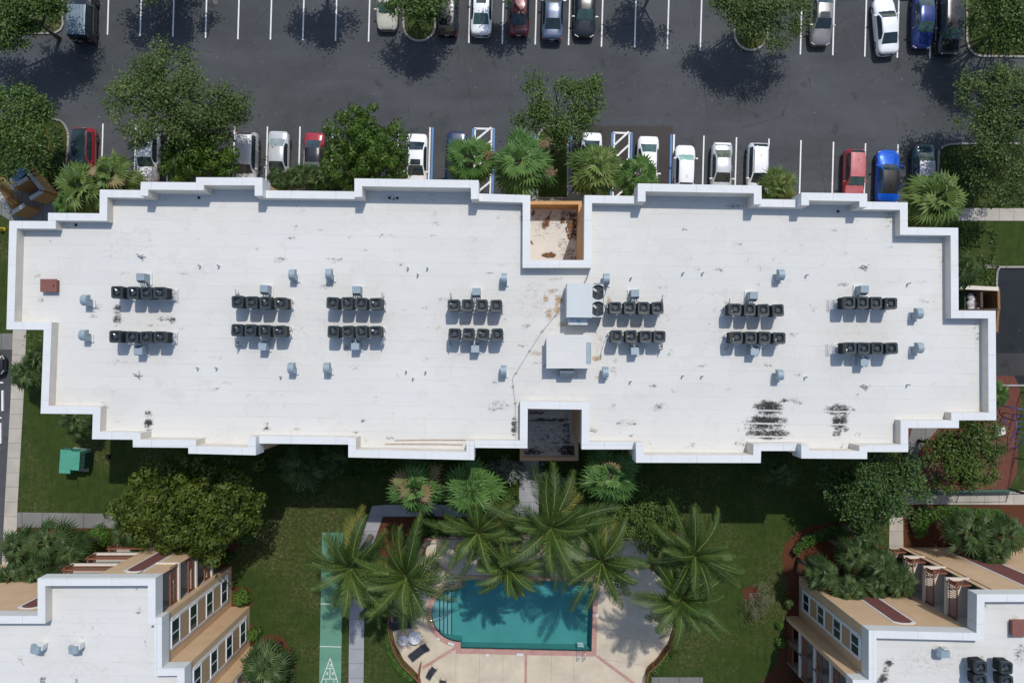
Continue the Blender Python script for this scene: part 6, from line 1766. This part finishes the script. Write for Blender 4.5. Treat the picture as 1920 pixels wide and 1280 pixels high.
tufts("ground_cover", "weeds in the narrow top island", [(760, -20), (814, -20), (814, 50), (787, 72), (760, 50)], 700, OAK, (.12, .25), seed=405, size=.16)
tufts("ground_cover", "weeds in the top left bed", [(-10, -20), (112, -20), (112, 45), (95, 60), (-10, 62)], 1600, OAK, (.12, .3), seed=406)
tufts("ground_cover", "weeds below the oak in the lower right bed", [(1765, 285), (1935, 285), (1935, 385), (1765, 385)], 2200, OLIVE, (.1, .3), seed=407)
tufts("ground_cover", "weeds on the bank right of the roof", [(1800, 425), (1870, 430), (1868, 500), (1862, 540), (1800, 540)], 900, OLIVE, (.08, .25), seed=408)
tufts("ground_cover", "dry weeds in the left bed under the oak", [(0, 235), (115, 232), (122, 320), (60, 330), (0, 330)], 1200, OAK, (.08, .25), seed=409)

# ------------------------------------------------------------------ pool and deck
DECK_OUT = [(990, 1003), (1216, 1006), (1218, 1062), (1244, 1090), (1260, 1140), (1262, 1176), (1251, 1206), (1231, 1233), (1211, 1254), (1211, 1400), (789, 1400), (787, 1266), (757, 1236), (741, 1206), (732, 1165), (738, 1128), (760, 1085), (772, 1050), (797, 1040), (798, 1003)]
sheet("pool_deck", DECK_OUT, .03, DECK, holes=[POOL_OUT])
pool = thing("swimming_pool", "turquoise swimming pool with rounded step end and pink brick edge", "pool", tuple(G(990, 1150)))
po = G(990, 1150)
def ring(name, outer, inner, z, m, parent):
    polys = [[G(x, y, 0) - po + Vector((0, 0, z)) for x, y in pl] for pl in (outer, inner)]
    flat = polys[0] + polys[1]
    tris = tessellate_polygon([[Vector((p.x, p.y, 0)) for p in pl] for pl in polys])
    fs = []
    for a, b, c in tris:
        cr = (flat[b].x - flat[a].x) * (flat[c].y - flat[a].y) - (flat[b].y - flat[a].y) * (flat[c].x - flat[a].x)
        fs.append((a, b, c) if cr > 0 else (c, b, a))
    mb = MB(); mb.add(flat, fs)
    # inner lip
    n0 = len(polys[0]); n = len(polys[1])
    lip = polys[1] + [p - Vector((0, 0, .16)) for p in polys[1]]
    mb.add(lip, [(k, (k + 1) % n, n + (k + 1) % n, n + k) for k in range(n)])
    return mb.build(name, m, parent)
ring("coping", POOL_OUT, POOL, .05, BRICK, pool)
W3 = [G(x, y, 0) - po for x, y in POOL]
mb = MB(); n = len(W3)
mb.add([(p.x, p.y, .0) for p in W3] + [(p.x, p.y, -.34) for p in W3], [(k, (k + 1) % n, n + (k + 1) % n, n + k) for k in range(n)], 1)
mb.add([(p.x, p.y, -.34) for p in W3] + [(p.x, p.y, -1.45) for p in W3], [(k, (k + 1) % n, n + (k + 1) % n, n + k) for k in range(n)], 0)
tris = tessellate_polygon([[Vector((p.x, p.y, 0)) for p in W3]])
mb.add([(p.x, p.y, -1.45) for p in W3], [tuple(t) for t in tris], 0)
basin = mb.build("basin", [POOLFLOOR, POOLEDGE], pool)
def clip_x(poly, x0, keep_less):
    out = []
    for i in range(len(poly)):
        a, b = poly[i], poly[(i + 1) % len(poly)]
        ia = (a[0] < x0) == keep_less; ib = (b[0] < x0) == keep_less
        if ia: out.append(a)
        if ia != ib:
            t = (x0 - a[0]) / (b[0] - a[0]); out.append((x0, a[1] + (b[1] - a[1]) * t))
    return out
for k, xe in enumerate([824.2, 831.2, 838, 845]):
    x1 = (xe - NADX) * CAM_H / FPX - po.x
    x0 = ((805 if k == 0 else [824.2, 831.2, 838, 845][k - 1]) - NADX) * CAM_H / FPX - po.x - (1 if k == 0 else 0)
    pl = clip_x([(p.x * .998, p.y * .998) for p in W3], x1, True)
    pl = clip_x(pl, x0, False)
    if len(pl) < 3: continue
    z = -.30 - .27 * k
    mb = MB(); mb.prism(pl, -1.44, z)
    st = mb.build("step", POOLTILE, pool)
    ys = [p[1] for p in pl if abs(p[0] - x1) < .02]
    if len(ys) >= 2:
        mb = MB(); mb.box((x1 - .035, (min(ys) + max(ys)) / 2, z + .004), (.07, max(ys) - min(ys) - .02, .012)); mb.build("step_edge", POOLEDGE, st)
mb = MB(); mb.add([(p.x, p.y, -.085) for p in W3], [tuple(t) for t in tris]); mb.build("water", WATER, pool)
d = G(1090, 1146) - po
mb = MB(); mb.box((d.x, d.y, -1.44), (.46, .46, .02)); mb.box((d.x, d.y, -1.425), (.2, .2, .02)); mb.build("main_drain", POOLTILE, basin)
# brick bands in the deck
mb = MB()
for x0, y0, x1, y1, w in [(855, 1213, 792, 1252, .26), (986, 1226, 985, 1400, .22), (1119, 1229, 1208, 1295, .26), (858, 1084, 812, 1052, .26), (1121, 1083, 1150, 1066, .26)]:
    stripe(mb, x0, y0, x1, y1, w, .036)
o = mb.build("brick_band_path", BRICK); o['kind'] = 'structure'
mb = MB()
for x0, y0, x1, y1 in [(855, 1225, 854, 1400), (899, 1226, 898, 1400), (943, 1227, 942, 1400), (1034, 1228, 1033, 1400), (1119, 1184, 1240, 1206), (1124, 1234, 1215, 1248), (812, 1263, 850, 1300), (1076, 1229, 1075, 1400)]:
    stripe(mb, x0, y0, x1, y1, .025, .034)
o = mb.build("deck_joint_line", mat("joint_dirt", (0.30, 0.25, 0.19), .9)); o['kind'] = 'structure'
mb = MB()
for x, y, rz in [(846, 1206, -.35), (914, 1227, 0), (975, 1226, 0), (1119.5, 1153, PI / 2), (822, 1197, -.6)]:
    c = G(x, y); mb.box((c.x - po.x, c.y - po.y, .054), (.55 if x in (846, 975) else .24, .2, .006), rz=rz)
mb.build("marker_tile", mat("marker_tile_glaze", (0.60, 0.62, 0.62), .4, var=.2, scale=12), pool)
# pool ladder
c = G(1089.5, 1219)
lad = thing("pool_ladder", "steel pool ladder at the bottom right corner of the pool", "ladder", (c.x, c.y, 0))
for sx in (-.26, .26):
    mb = MB(); mb.tube(spline([(sx, -.62, .03), (sx, -.60, .55), (sx, -.35, .82), (sx, .10, .70), (sx, .28, .2), (sx, .30, -.95)], 4), .024, 8); mb.cyl((sx, -.62), .06, .03, .06, 12); mb.build("rail", CHROME, lad, True)
for z in (-.15, -.5, -.85):
    mb = MB(); mb.box((0, .30, z), (.50, .10, .03)); mb.build("rung", TABLE_W, lad)
c = G(822, 1153)
mb = MB(); mb.tube(spline([(-.75, -.12, .03), (-.72, -.12, .85), (-.45, -.07, .92), (.35, .1, .62), (.72, .17, .30), (.75, .18, -.55)], 4), .024, 8)
tag(mb.build("handrail", CHROME, loc=(c.x, c.y, 0), smooth=True), "steel handrail over the pool's rounded steps", "handrail")

def railing(label, pts, h=1.15, group="brown railings round the pool", closed=False, post=1.9):
    ps = [G(x, y, 0) for x, y in spline(pts, 6)]
    b = ps[0].copy()
    root = thing("pool_fence", label, "fence", tuple(b), 0, group)
    ps = [p - b for p in ps]
    mb = MB(); mb.tube([(p.x, p.y, h) for p in ps], .038, 6); mb.build("top_rail", RAIL_BROWN, root)
    mb = MB(); mb.tube([(p.x, p.y, .15) for p in ps], .03, 6); mb.build("bottom_rail", RAIL_BROWN, root)
    cum = [0]
    for i in range(1, len(ps)): cum.append(cum[-1] + (ps[i] - ps[i - 1]).length)
    def at(s):
        for i in range(1, len(ps)):
            if s <= cum[i]: return ps[i - 1].lerp(ps[i], (s - cum[i - 1]) / max(1e-6, cum[i] - cum[i - 1]))
        return ps[-1]
    bal = MB(); n = int(cum[-1] / .13)
    for i in range(n):
        p = at((i + .5) * cum[-1] / n); bal.box((p.x, p.y, h / 2 + .07), (.022, .022, h - .15))
    bal.build("baluster", RAIL_BROWN, root)
    m_ = max(1, int(round(cum[-1] / post)))
    for i in range(m_ + 1):
        p = at(i * cum[-1] / m_); q = MB(); q.box((p.x, p.y, h / 2 + .03), (.075, .075, h + .06)); q.build("post", RAIL_BROWN, root)
    return root
railing("brown curved railing on the left side of the pool deck", [(737, 1128), (732, 1165), (741, 1206), (758, 1237), (787, 1267), (789, 1300), (789, 1380)])
railing("brown curved railing on the lower right side of the pool deck", [(1262, 1176), (1251, 1206), (1231, 1233), (1211, 1254), (1211, 1300), (1211, 1390)])
railing("straight brown railing at the pool deck's upper right corner", [(1216, 1006), (1217, 1035), (1218, 1063)])
railing("straight brown railing along the pool deck's top edge", [(800, 1005), (900, 1003), (1100, 1005), (1214, 1006)])
railing("short brown gate railing at the pool deck's upper left corner", [(798, 1005), (798, 1040)])
railing("brown gate standing open by the deck's lower left corner", [(790, 1240), (787, 1266)], post=.9)

# furniture on the deck
def lounger(label, x, y, ang, L=1.9):
    c = G(x, y, .35)
    root = thing("sun_lounger", label, "lounger", (c.x, c.y, .03), ang, "dark loungers on the pool deck")
    hw = .33
    for s in (-1, 1):
        mb = MB(); mb.tube([(-L / 2, s * hw, .34), (L * .18, s * hw, .34), (L / 2, s * hw, .72)], .026, 6); mb.build("frame_rail", FRAME_G, root)
        for xx in (-L * .38, L * .2):
            mb = MB(); mb.tube([(xx, s * hw, .34), (xx - .05, s * hw, 0)], .022, 6); mb.build("leg", FRAME_G, root)
    mb = MB(); t = .012
    p = [(-L / 2, .345), (L * .18, .345), (L / 2, .725)]
    for (xa, za), (xb, zb_) in zip(p[:-1], p[1:]):
        mb.add([(xa, -hw + .02, za), (xb, -hw + .02, zb_), (xb, hw - .02, zb_), (xa, hw - .02, za), (xa, -hw + .02, za + t), (xb, -hw + .02, zb_ + t), (xb, hw - .02, zb_ + t), (xa, hw - .02, za + t)], [(0, 1, 2, 3), (4, 5, 6, 7), (0, 1, 5, 4), (2, 3, 7, 6), (0, 3, 7, 4), (1, 2, 6, 5)])
    mb.build("sling_seat", SLING, root)
    mb = MB(); mb.tube([(-L / 2, -hw, .34), (-L / 2, hw, .34)], .026, 6); mb.tube([(L / 2, -hw, .72), (L / 2, hw, .72)], .03, 6); mb.build("end_bar", FRAME_G, root)
    return root
lounger("dark lounger lying diagonally left of the pool's bottom corner", 786, 1221, R(38))
lounger("dark lounger half under the coconut palm by the left railing", 752, 1171, R(12), 1.8)
lounger("shaded dark lounger deeper under the left coconut palm", 757, 1156, R(10), 1.8)
def chair(label, x, y, ang):
    c = G(x, y, .4)
    root = thing("deck_chair", label, "chair", (c.x, c.y, .03), ang, "dark sling chairs on the pool deck")
    mb = MB(); mb.box((0, .02, .42), (.50, .48, .02)); mb.build("seat", SLING, root)
    mb = MB(); mb.box((0, -.36, .70), (.50, .02, .62), rx=R(22)); mb.build("backrest", SLING, root)
    for s in (-1, 1):
        mb = MB(); mb.tube([(s * .27, .26, 0), (s * .27, .26, .62), (s * .27, -.22, .64)], .018, 6); mb.build("armrest", FRAME_G, root)
        for yy in (.24, -.2):
            mb = MB(); mb.tube([(s * .25, yy, .42), (s * .26, yy - .03, 0)], .018, 6); mb.build("leg", FRAME_G, root)
chair("dark chair standing alone by the deck gate", 811, 1256, R(-38))
chair("dark chair cut by the bottom edge of the photo", 830, 1280, R(-10))
def table(label, x, y, r):
    c = G(x, y, .72)
    root = thing("round_table", label, "table", (c.x, c.y, .03), 0, "round white tables on the pool deck")
    mb = MB(); mb.cyl((0, 0), r, .68, .72, 30); mb.cyl((0, 0), r * .97, .65, .68, 30); mb.build("tabletop", TABLE_W, root)
    mb = MB(); mb.cyl((0, 0), .03, .719, .724, 12); mb.build("umbrella_hole", BLACK, root)
    for k in range(4):
        a = PI / 4 + k * PI / 2; mb = MB(); mb.tube([(math.cos(a) * r * .55, math.sin(a) * r * .55, .66), (math.cos(a) * r * .8, math.sin(a) * r * .8, 0)], .02, 6); mb.build("leg", FRAME_G, root)
table("larger round white table, right of two on the deck", 777.5, 1195.5, .54)
c = G(756, 1200, .45)
root = thing("wire_chair", "round pale wire chair left of the white table", "chair", (c.x, c.y, .03))
mb = MB(); mb.cyl((0, 0), .44, .42, .45, 24); mb.build("seat", TABLE_W, root)
for k in range(4):
    a = k * PI / 2 + .5; q = MB(); q.tube([(math.cos(a) * .38, math.sin(a) * .38, .42), (math.cos(a) * .46, math.sin(a) * .46, 0)], .016, 5); q.build("leg", FRAME_G, root)
mb = MB(); mb.tube([(.5 * math.cos(R(a)), .5 * math.sin(R(a)), .62) for a in range(150, 300, 12)], .018, 5)
for k in range(5):
    a = R(155 + 34 * k); mb.tube([(0, 0, .47), (.48 * math.cos(a), .48 * math.sin(a), .60)], .012, 4)
mb.build("backrest", FRAME_G, root)
for x, y, lb in [(1207.5, 1031, "at the deck's upper right corner"), (805, 1010.5, "at the deck's upper left gate")]:
    c = G(x, y, .3); root = thing("litter_bin", "round black bin " + lb, "bin", (c.x, c.y, .03), 0, "black bins on the pool deck")
    mb = MB(); mb.cyl((0, 0), .20, 0, .72, 18, r2=.22); mb.build("body", BLACK, root)
    mb = MB(); mb.cyl((0, 0), .23, .72, .76, 18, r2=.17); mb.build("lid", FRAME_G, root)

# shuffleboard court
court_m = m_asphalt("court_green", (0.105, 0.235, 0.165), .18)
slab("shuffleboard_court_pavement", [(604, 998), (643, 998), (638, 1400), (596, 1400)], 0, .03, court_m)
mb = MB()
for x0, y0, x1, y1 in [(601, 1131.3, 641, 1131.8), (599.5, 1211, 639.5, 1212), (619, 1233, 601, 1282), (619, 1233, 634.5, 1282), (612.5, 1252, 625, 1252), (605.5, 1272, 631, 1272), (619, 1252, 618.5, 1272), (601, 1283, 634.5, 1283), (594, 1302, 640, 1302), (601, 1283, 594, 1302), (634.5, 1283, 640, 1302)]:
    stripe(mb, x0, y0, x1, y1, .05, .034)
o = mb.build("court_marking", LINE_W); o['kind'] = 'structure'
for txt, x, y in [("10", 619, 1246.5), ("8", 613.5, 1262), ("8", 624, 1262), ("7", 611, 1278), ("7", 626, 1278)]:
    cu = bpy.data.curves.new("court_number", 'FONT'); cu.body = txt; cu.size = .34; cu.align_x = 'CENTER'; cu.align_y = 'CENTER'
    cu.materials.append(LINE_W)
    o = bpy.data.objects.new("court_marking", cu); COL.objects.link(o); o.location = G(x, y, .035); o['kind'] = 'structure'

# ------------------------------------------------------------------ yard things
# green service cabinets
c = G(147, 862, 0)
slab("cabinet_pad", [(138, 838), (170, 841), (166, 884), (132, 882)], 0, .06, CONC)
for lb, x0, x1, y0, y1, h, fins in [("flat-topped green service cabinet, left of two on the lawn", 112, 133, 843, 887, 1.35, False), ("green service cabinet with cooling fins, right of two on the lawn", 130, 149, 846, 881, 1.45, True)]:
    a = G(x0, y1, h); b = G(x1, y0, h)
    root = thing("service_cabinet", lb, "cabinet", ((a.x + b.x) / 2, (a.y + b.y) / 2, .05), R(-4), "green service cabinets on the lawn")
    w, d_ = b.x - a.x, b.y - a.y
    mb = MB(); mb.box((0, 0, h / 2 - .06), (w - .06, d_ - .06, h - .12)); mb.build("body", TRANSF, root)
    mb = MB(); mb.box((0, 0, h - .08), (w, d_, .08)); mb.build("lid", TRANSF, root)
    if fins:
        mb = MB()
        for k in range(13): mb.box((w / 2 + .17, -d_ / 2 + .12 + (d_ - .24) * k / 12, h * .5), (.40, .035, h * .8))
        mb.build("cooling_fin", TRANSF_DK, root)
    else:
        mb = MB(); mb.box((.12, d_ / 2 + .03, h - .1), (.6, .3, .1)); mb.build("hood", TRANSF_DK, root)
        mb = MB(); mb.box((w / 2 + .01, 0, h * .5), (.02, .04, h * .7)); mb.build("door_seam", TRANSF_DK, root)
c = G(200.5, 856, .3)
root = thing("ground_lamp", "small black ground lamp on the lawn right of the green cabinets", "lamp", (c.x, c.y, 0))
mb = MB(); mb.box((0, 0, .18), (.26, .34, .24), rx=R(25)); mb.build("housing", BLACK, root)
mb = MB(); mb.cyl((0, 0), .06, 0, .12, 10); mb.build("base", FRAME_G, root)

# walled bin enclosure at the left
ENC = thing("bin_enclosure", "angled tan bin enclosure with pale wall caps, left of the bushy fan palm", "enclosure", tuple(G(60, 372, 0)))
eo = G(60, 372, 0)
def wall_piece(parent, o, x0, y0, x1, y1, h, th=.20, m=TAN, cap=CREAM):
    a, b = G(x0, y0, h) - o, G(x1, y1, h) - o
    a.z = b.z = 0; d_ = b - a; L = d_.length; ang = math.atan2(d_.y, d_.x); c_ = (a + b) / 2
    mb = MB(); mb.box((c_.x, c_.y, h / 2 - .06), (L, th, h - .12), rz=ang); w = mb.build("wall", m, parent)
    mb = MB(); mb.box((c_.x, c_.y, h - .06), (L + .06, th + .10, .12), rz=ang); mb.build("wall_cap", cap, w)
ORWALL = mat("ochre_wall", (0.46, 0.27, 0.11), .9, var=.12, scale=.8)
CAPG = m_concrete("weathered_cap", (0.42, 0.41, 0.38))
for q in [(31, 296, 80, 357), (79, 358.5, 56, 372), (51, 334, 21, 350), (0, 366, 19.5, 398.5), (21, 400, 45, 384), (-30, 318, 0, 366)]:
    wall_piece(ENC, eo, *q, 2.0, .22, ORWALL, CAPG)
slab("enclosure_pad_pavement", [(-20, 320), (40, 300), (112, 372), (112, 410), (30, 420), (-20, 390)], 0, .03, WALK_GREY)
c = G(40, 322, 1.2)
root = thing("wheeled_bin", "blue bin inside the angled tan enclosure", "bin", (c.x - .35, c.y - .1, .03), R(40))
mb = MB(); mb.box((0, 0, .55), (1.3, .85, 1.0)); mb.build("body", mat("blue_bin", (.06, .14, .30), .5), root)
mb = MB(); mb.box((0, .0, 1.08), (1.36, .9, .07), rx=R(5)); mb.build("lid", mat("blue_bin_lid", (.08, .18, .36), .5), root)

# bin store at the right
WOOD_BR = mat("brown_gate_boards", (0.22, 0.12, 0.05), .85, var=.3, scale=3)
BO = G(1846, 562, 0)
BST = thing("bin_store", "wooden gated bin store with pale cap beside the roof's right parapet", "enclosure", tuple(BO))
for q in [(1800, 538, 1872, 541.5)]: wall_piece(BST, BO, *q, 2.0, .22, TAN, CREAM)
for q, m_ in [((1872.5, 543, 1873.5, 580), WOOD_BR), ((1872, 582, 1869, 622), WOOD_BR), ((1840.5, 548, 1841, 576), WOOD_DK), ((1800, 582, 1871, 580), WOOD_DK)]:
    wall_piece(BST, BO, *q, 1.85, .10, m_, m_)
slab("bin_store_pavement", [(1790, 535), (1876, 540), (1874, 625), (1790, 625)], 0, .025, m_concrete("store_floor", (0.05, 0.034, 0.024)))
c = G(1822, 570, 1.0)
root = thing("skip_bin", "dark green bin heaped with bags, in the bin store", "bin", (c.x, c.y, .03))
mb = MB(); 
for x_, y_, w_, d_ in [(-.62, 0, .06, 1.9), (.62, 0, .06, 1.9), (0, .95, 1.3, .06), (0, -.95, 1.3, .06)]: mb.box((x_, y_, .55), (w_, d_, 1.05))
mb.box((0, 0, .06), (1.28, 1.9, .08)); mb.build("body", DUMP_GREEN, root)
for k, (x, y, r, lb) in enumerate([(1821, 556, .30, "top"), (1825, 563, .36, "upper"), (1821, 570, .36, "left"), (1829, 570, .36, "right"), (1822, 578, .34, "lower left"), (1829, 578, .32, "lower right")]):
    p = G(x, y, 1.1); mb = MB(); rb = random.Random(k); vs = []; nu, nv_ = 12, 8
    for i in range(nv_ + 1):
        for j in range(nu):
            th = PI * i / nv_; ph_ = 2 * PI * j / nu
            q = Vector((math.sin(th) * math.cos(ph_), math.sin(th) * math.sin(ph_), math.cos(th)))
            rr = r * (1 + .22 * mnoise.noise(q * 2.2 + Vector((k, 0, 0))))
            vs.append((q.x * rr, q.y * rr, q.z * rr * .8))
    mb.add(vs, [(i * nu + j, i * nu + (j + 1) % nu, (i + 1) * nu + (j + 1) % nu, (i + 1) * nu + j) for i in range(nv_) for j in range(nu)])
    mb.cyl((0, 0), .05, r * .7, r * .95, 8, r2=.02)
    tag(mb.build("trash_bag", TRASHBAG, smooth=True, loc=(p.x, p.y, 1.0)), "tied white trash bag, %s one in the bin store's heap" % lb, "trash bag", "white bags in the bin store")

# playground
c = G(1886, 803, 0)
PG = thing("climbing_frame", "blue tube climbing frame on the red mulch playground", "climbing frame", (c.x, c.y, 0), R(-8))
def bars(name, paths, r=.03, m=BLUEPLAY):
    mb = MB()
    for p_ in paths: mb.tube(p_, r, 6)
    mb.build(name, m, PG, True)
for sx in (-.45, .45):
    bars("side_rail", [spline([(sx, 1.3, 0), (sx, 1.2, 1.3), (sx, .4, 1.8), (sx, -.6, 1.6), (sx + .1, -1.4, .9), (sx + .15, -1.7, 0)], 4)], .04)
for k in range(7):
    t = k / 6; y_ = 1.15 - 2.5 * t; z_ = 1.35 + .45 * math.sin(PI * min(1, t * 1.15)) - .5 * max(0, t - .6)
    bars("rung", [[(-.45, y_, z_), (.47, y_, z_)]], .022)
bars("arch", [spline([(-.9, 1.9, 0), (-.5, 1.8, 1.2), (.4, 1.7, 1.5), (1.0, 1.35, .9), (1.1, 1.2, 0)], 4)], .05)
bars("ladder", [[(-.9, .9, 0), (-.85, .9, 1.5)], [(-.9, .35, 0), (-.85, .35, 1.5)]] + [[(-.88, .9, .3 * k), (-.88, .35, .3 * k)] for k in range(1, 5)], .028)
mb = MB(); mb.box((-1.0, -.3, .9), (.7, .6, .06), rz=.3); mb.build("platform", TABLE_W, PG)

def wire_fence(label, pts, h=1.8, screen=False, group="dark wire fences of the playground"):
    ps = [G(x, y, 0) for x, y in pts]; b = ps[0].copy(); ps = [p - b for p in ps]
    root = thing("wire_fence", label, "fence", tuple(b), 0, group)
    mb = MB(); mb.tube([(p.x, p.y, h) for p in ps], .03, 6); mb.build("top_rail", FENCE_DK, root)
    for i in range(len(ps) - 1):
        a, q = ps[i], ps[i + 1]; L = (q - a).length; n = max(1, int(L / 2.4))
        for k in range(n + (1 if i == len(ps) - 2 else 0)):
            p = a.lerp(q, k / n); mb = MB(); mb.cyl((p.x, p.y), .045, 0, h + .05, 10); mb.build("post", FENCE_DK, root)
        mb = MB(); n2 = int(L / .22); d_ = (q - a) / n2
        for k in range(n2):
            p = a + d_ * k
            mb.tube([(p.x, p.y, .05), (p.x + d_.x * 4 * min(1, (n2 - k) / 4), p.y + d_.y * 4 * min(1, (n2 - k) / 4), h)], .004, 3, cap=False)
            mb.tube([(p.x, p.y, h), (p.x + d_.x * 4 * min(1, (n2 - k) / 4), p.y + d_.y * 4 * min(1, (n2 - k) / 4), .05)], .004, 3, cap=False)
        mb.build("wire_mesh", FENCE_DK, root)
        if screen:
            mb = MB(); t = d_.normalized(); nn = Vector((-t.y, t.x, 0)) * .02
            mb.add([a + nn + Vector((0, 0, .05)), q + nn + Vector((0, 0, .05)), q + nn + Vector((0, 0, .9)), a + nn + Vector((0, 0, .9)), a + nn * 2 + Vector((0, 0, .05)), q + nn * 2 + Vector((0, 0, .05)), q + nn * 2 + Vector((0, 0, .9)), a + nn * 2 + Vector((0, 0, .9))], [(0, 1, 2, 3), (4, 5, 6, 7), (3, 2, 6, 7)])
            mb.build("windscreen", SCREEN, root)
wire_fence("dark wire fence with green screen along the playground's bottom", [(1733, 918), (1800, 919), (1893, 918)], screen=True)
wire_fence("dark wire fence down the playground's right side", [(1914, 735), (1912, 800), (1893, 916)])
wire_fence("dark wire fence on the playground's left side beside the leafy tree", [(1733, 860), (1733, 917)])
# yellow hydrant glimpsed at the left edge
c = G(-1, 428, .5)
root = thing("fire_hydrant", "bright yellow hydrant at the left edge beside the roof's corner", "hydrant", (c.x, c.y, 0))
YEL = mat("hydrant_yellow", (.62, .50, .03), .45)
mb = MB(); mb.cyl((0, 0), .16, 0, .06, 14); mb.cyl((0, 0), .11, .06, .55, 14); mb.cyl((0, 0), .13, .55, .60, 14); mb.cyl((0, 0), .11, .60, .72, 14, r2=.04); mb.build("body", YEL, root)
mb = MB(); mb.tube([(-.2, 0, .42), (.2, 0, .42)], .05, 8); mb.tube([(0, -.19, .40), (0, 0, .40)], .06, 8); mb.build("outlet", YEL, root)
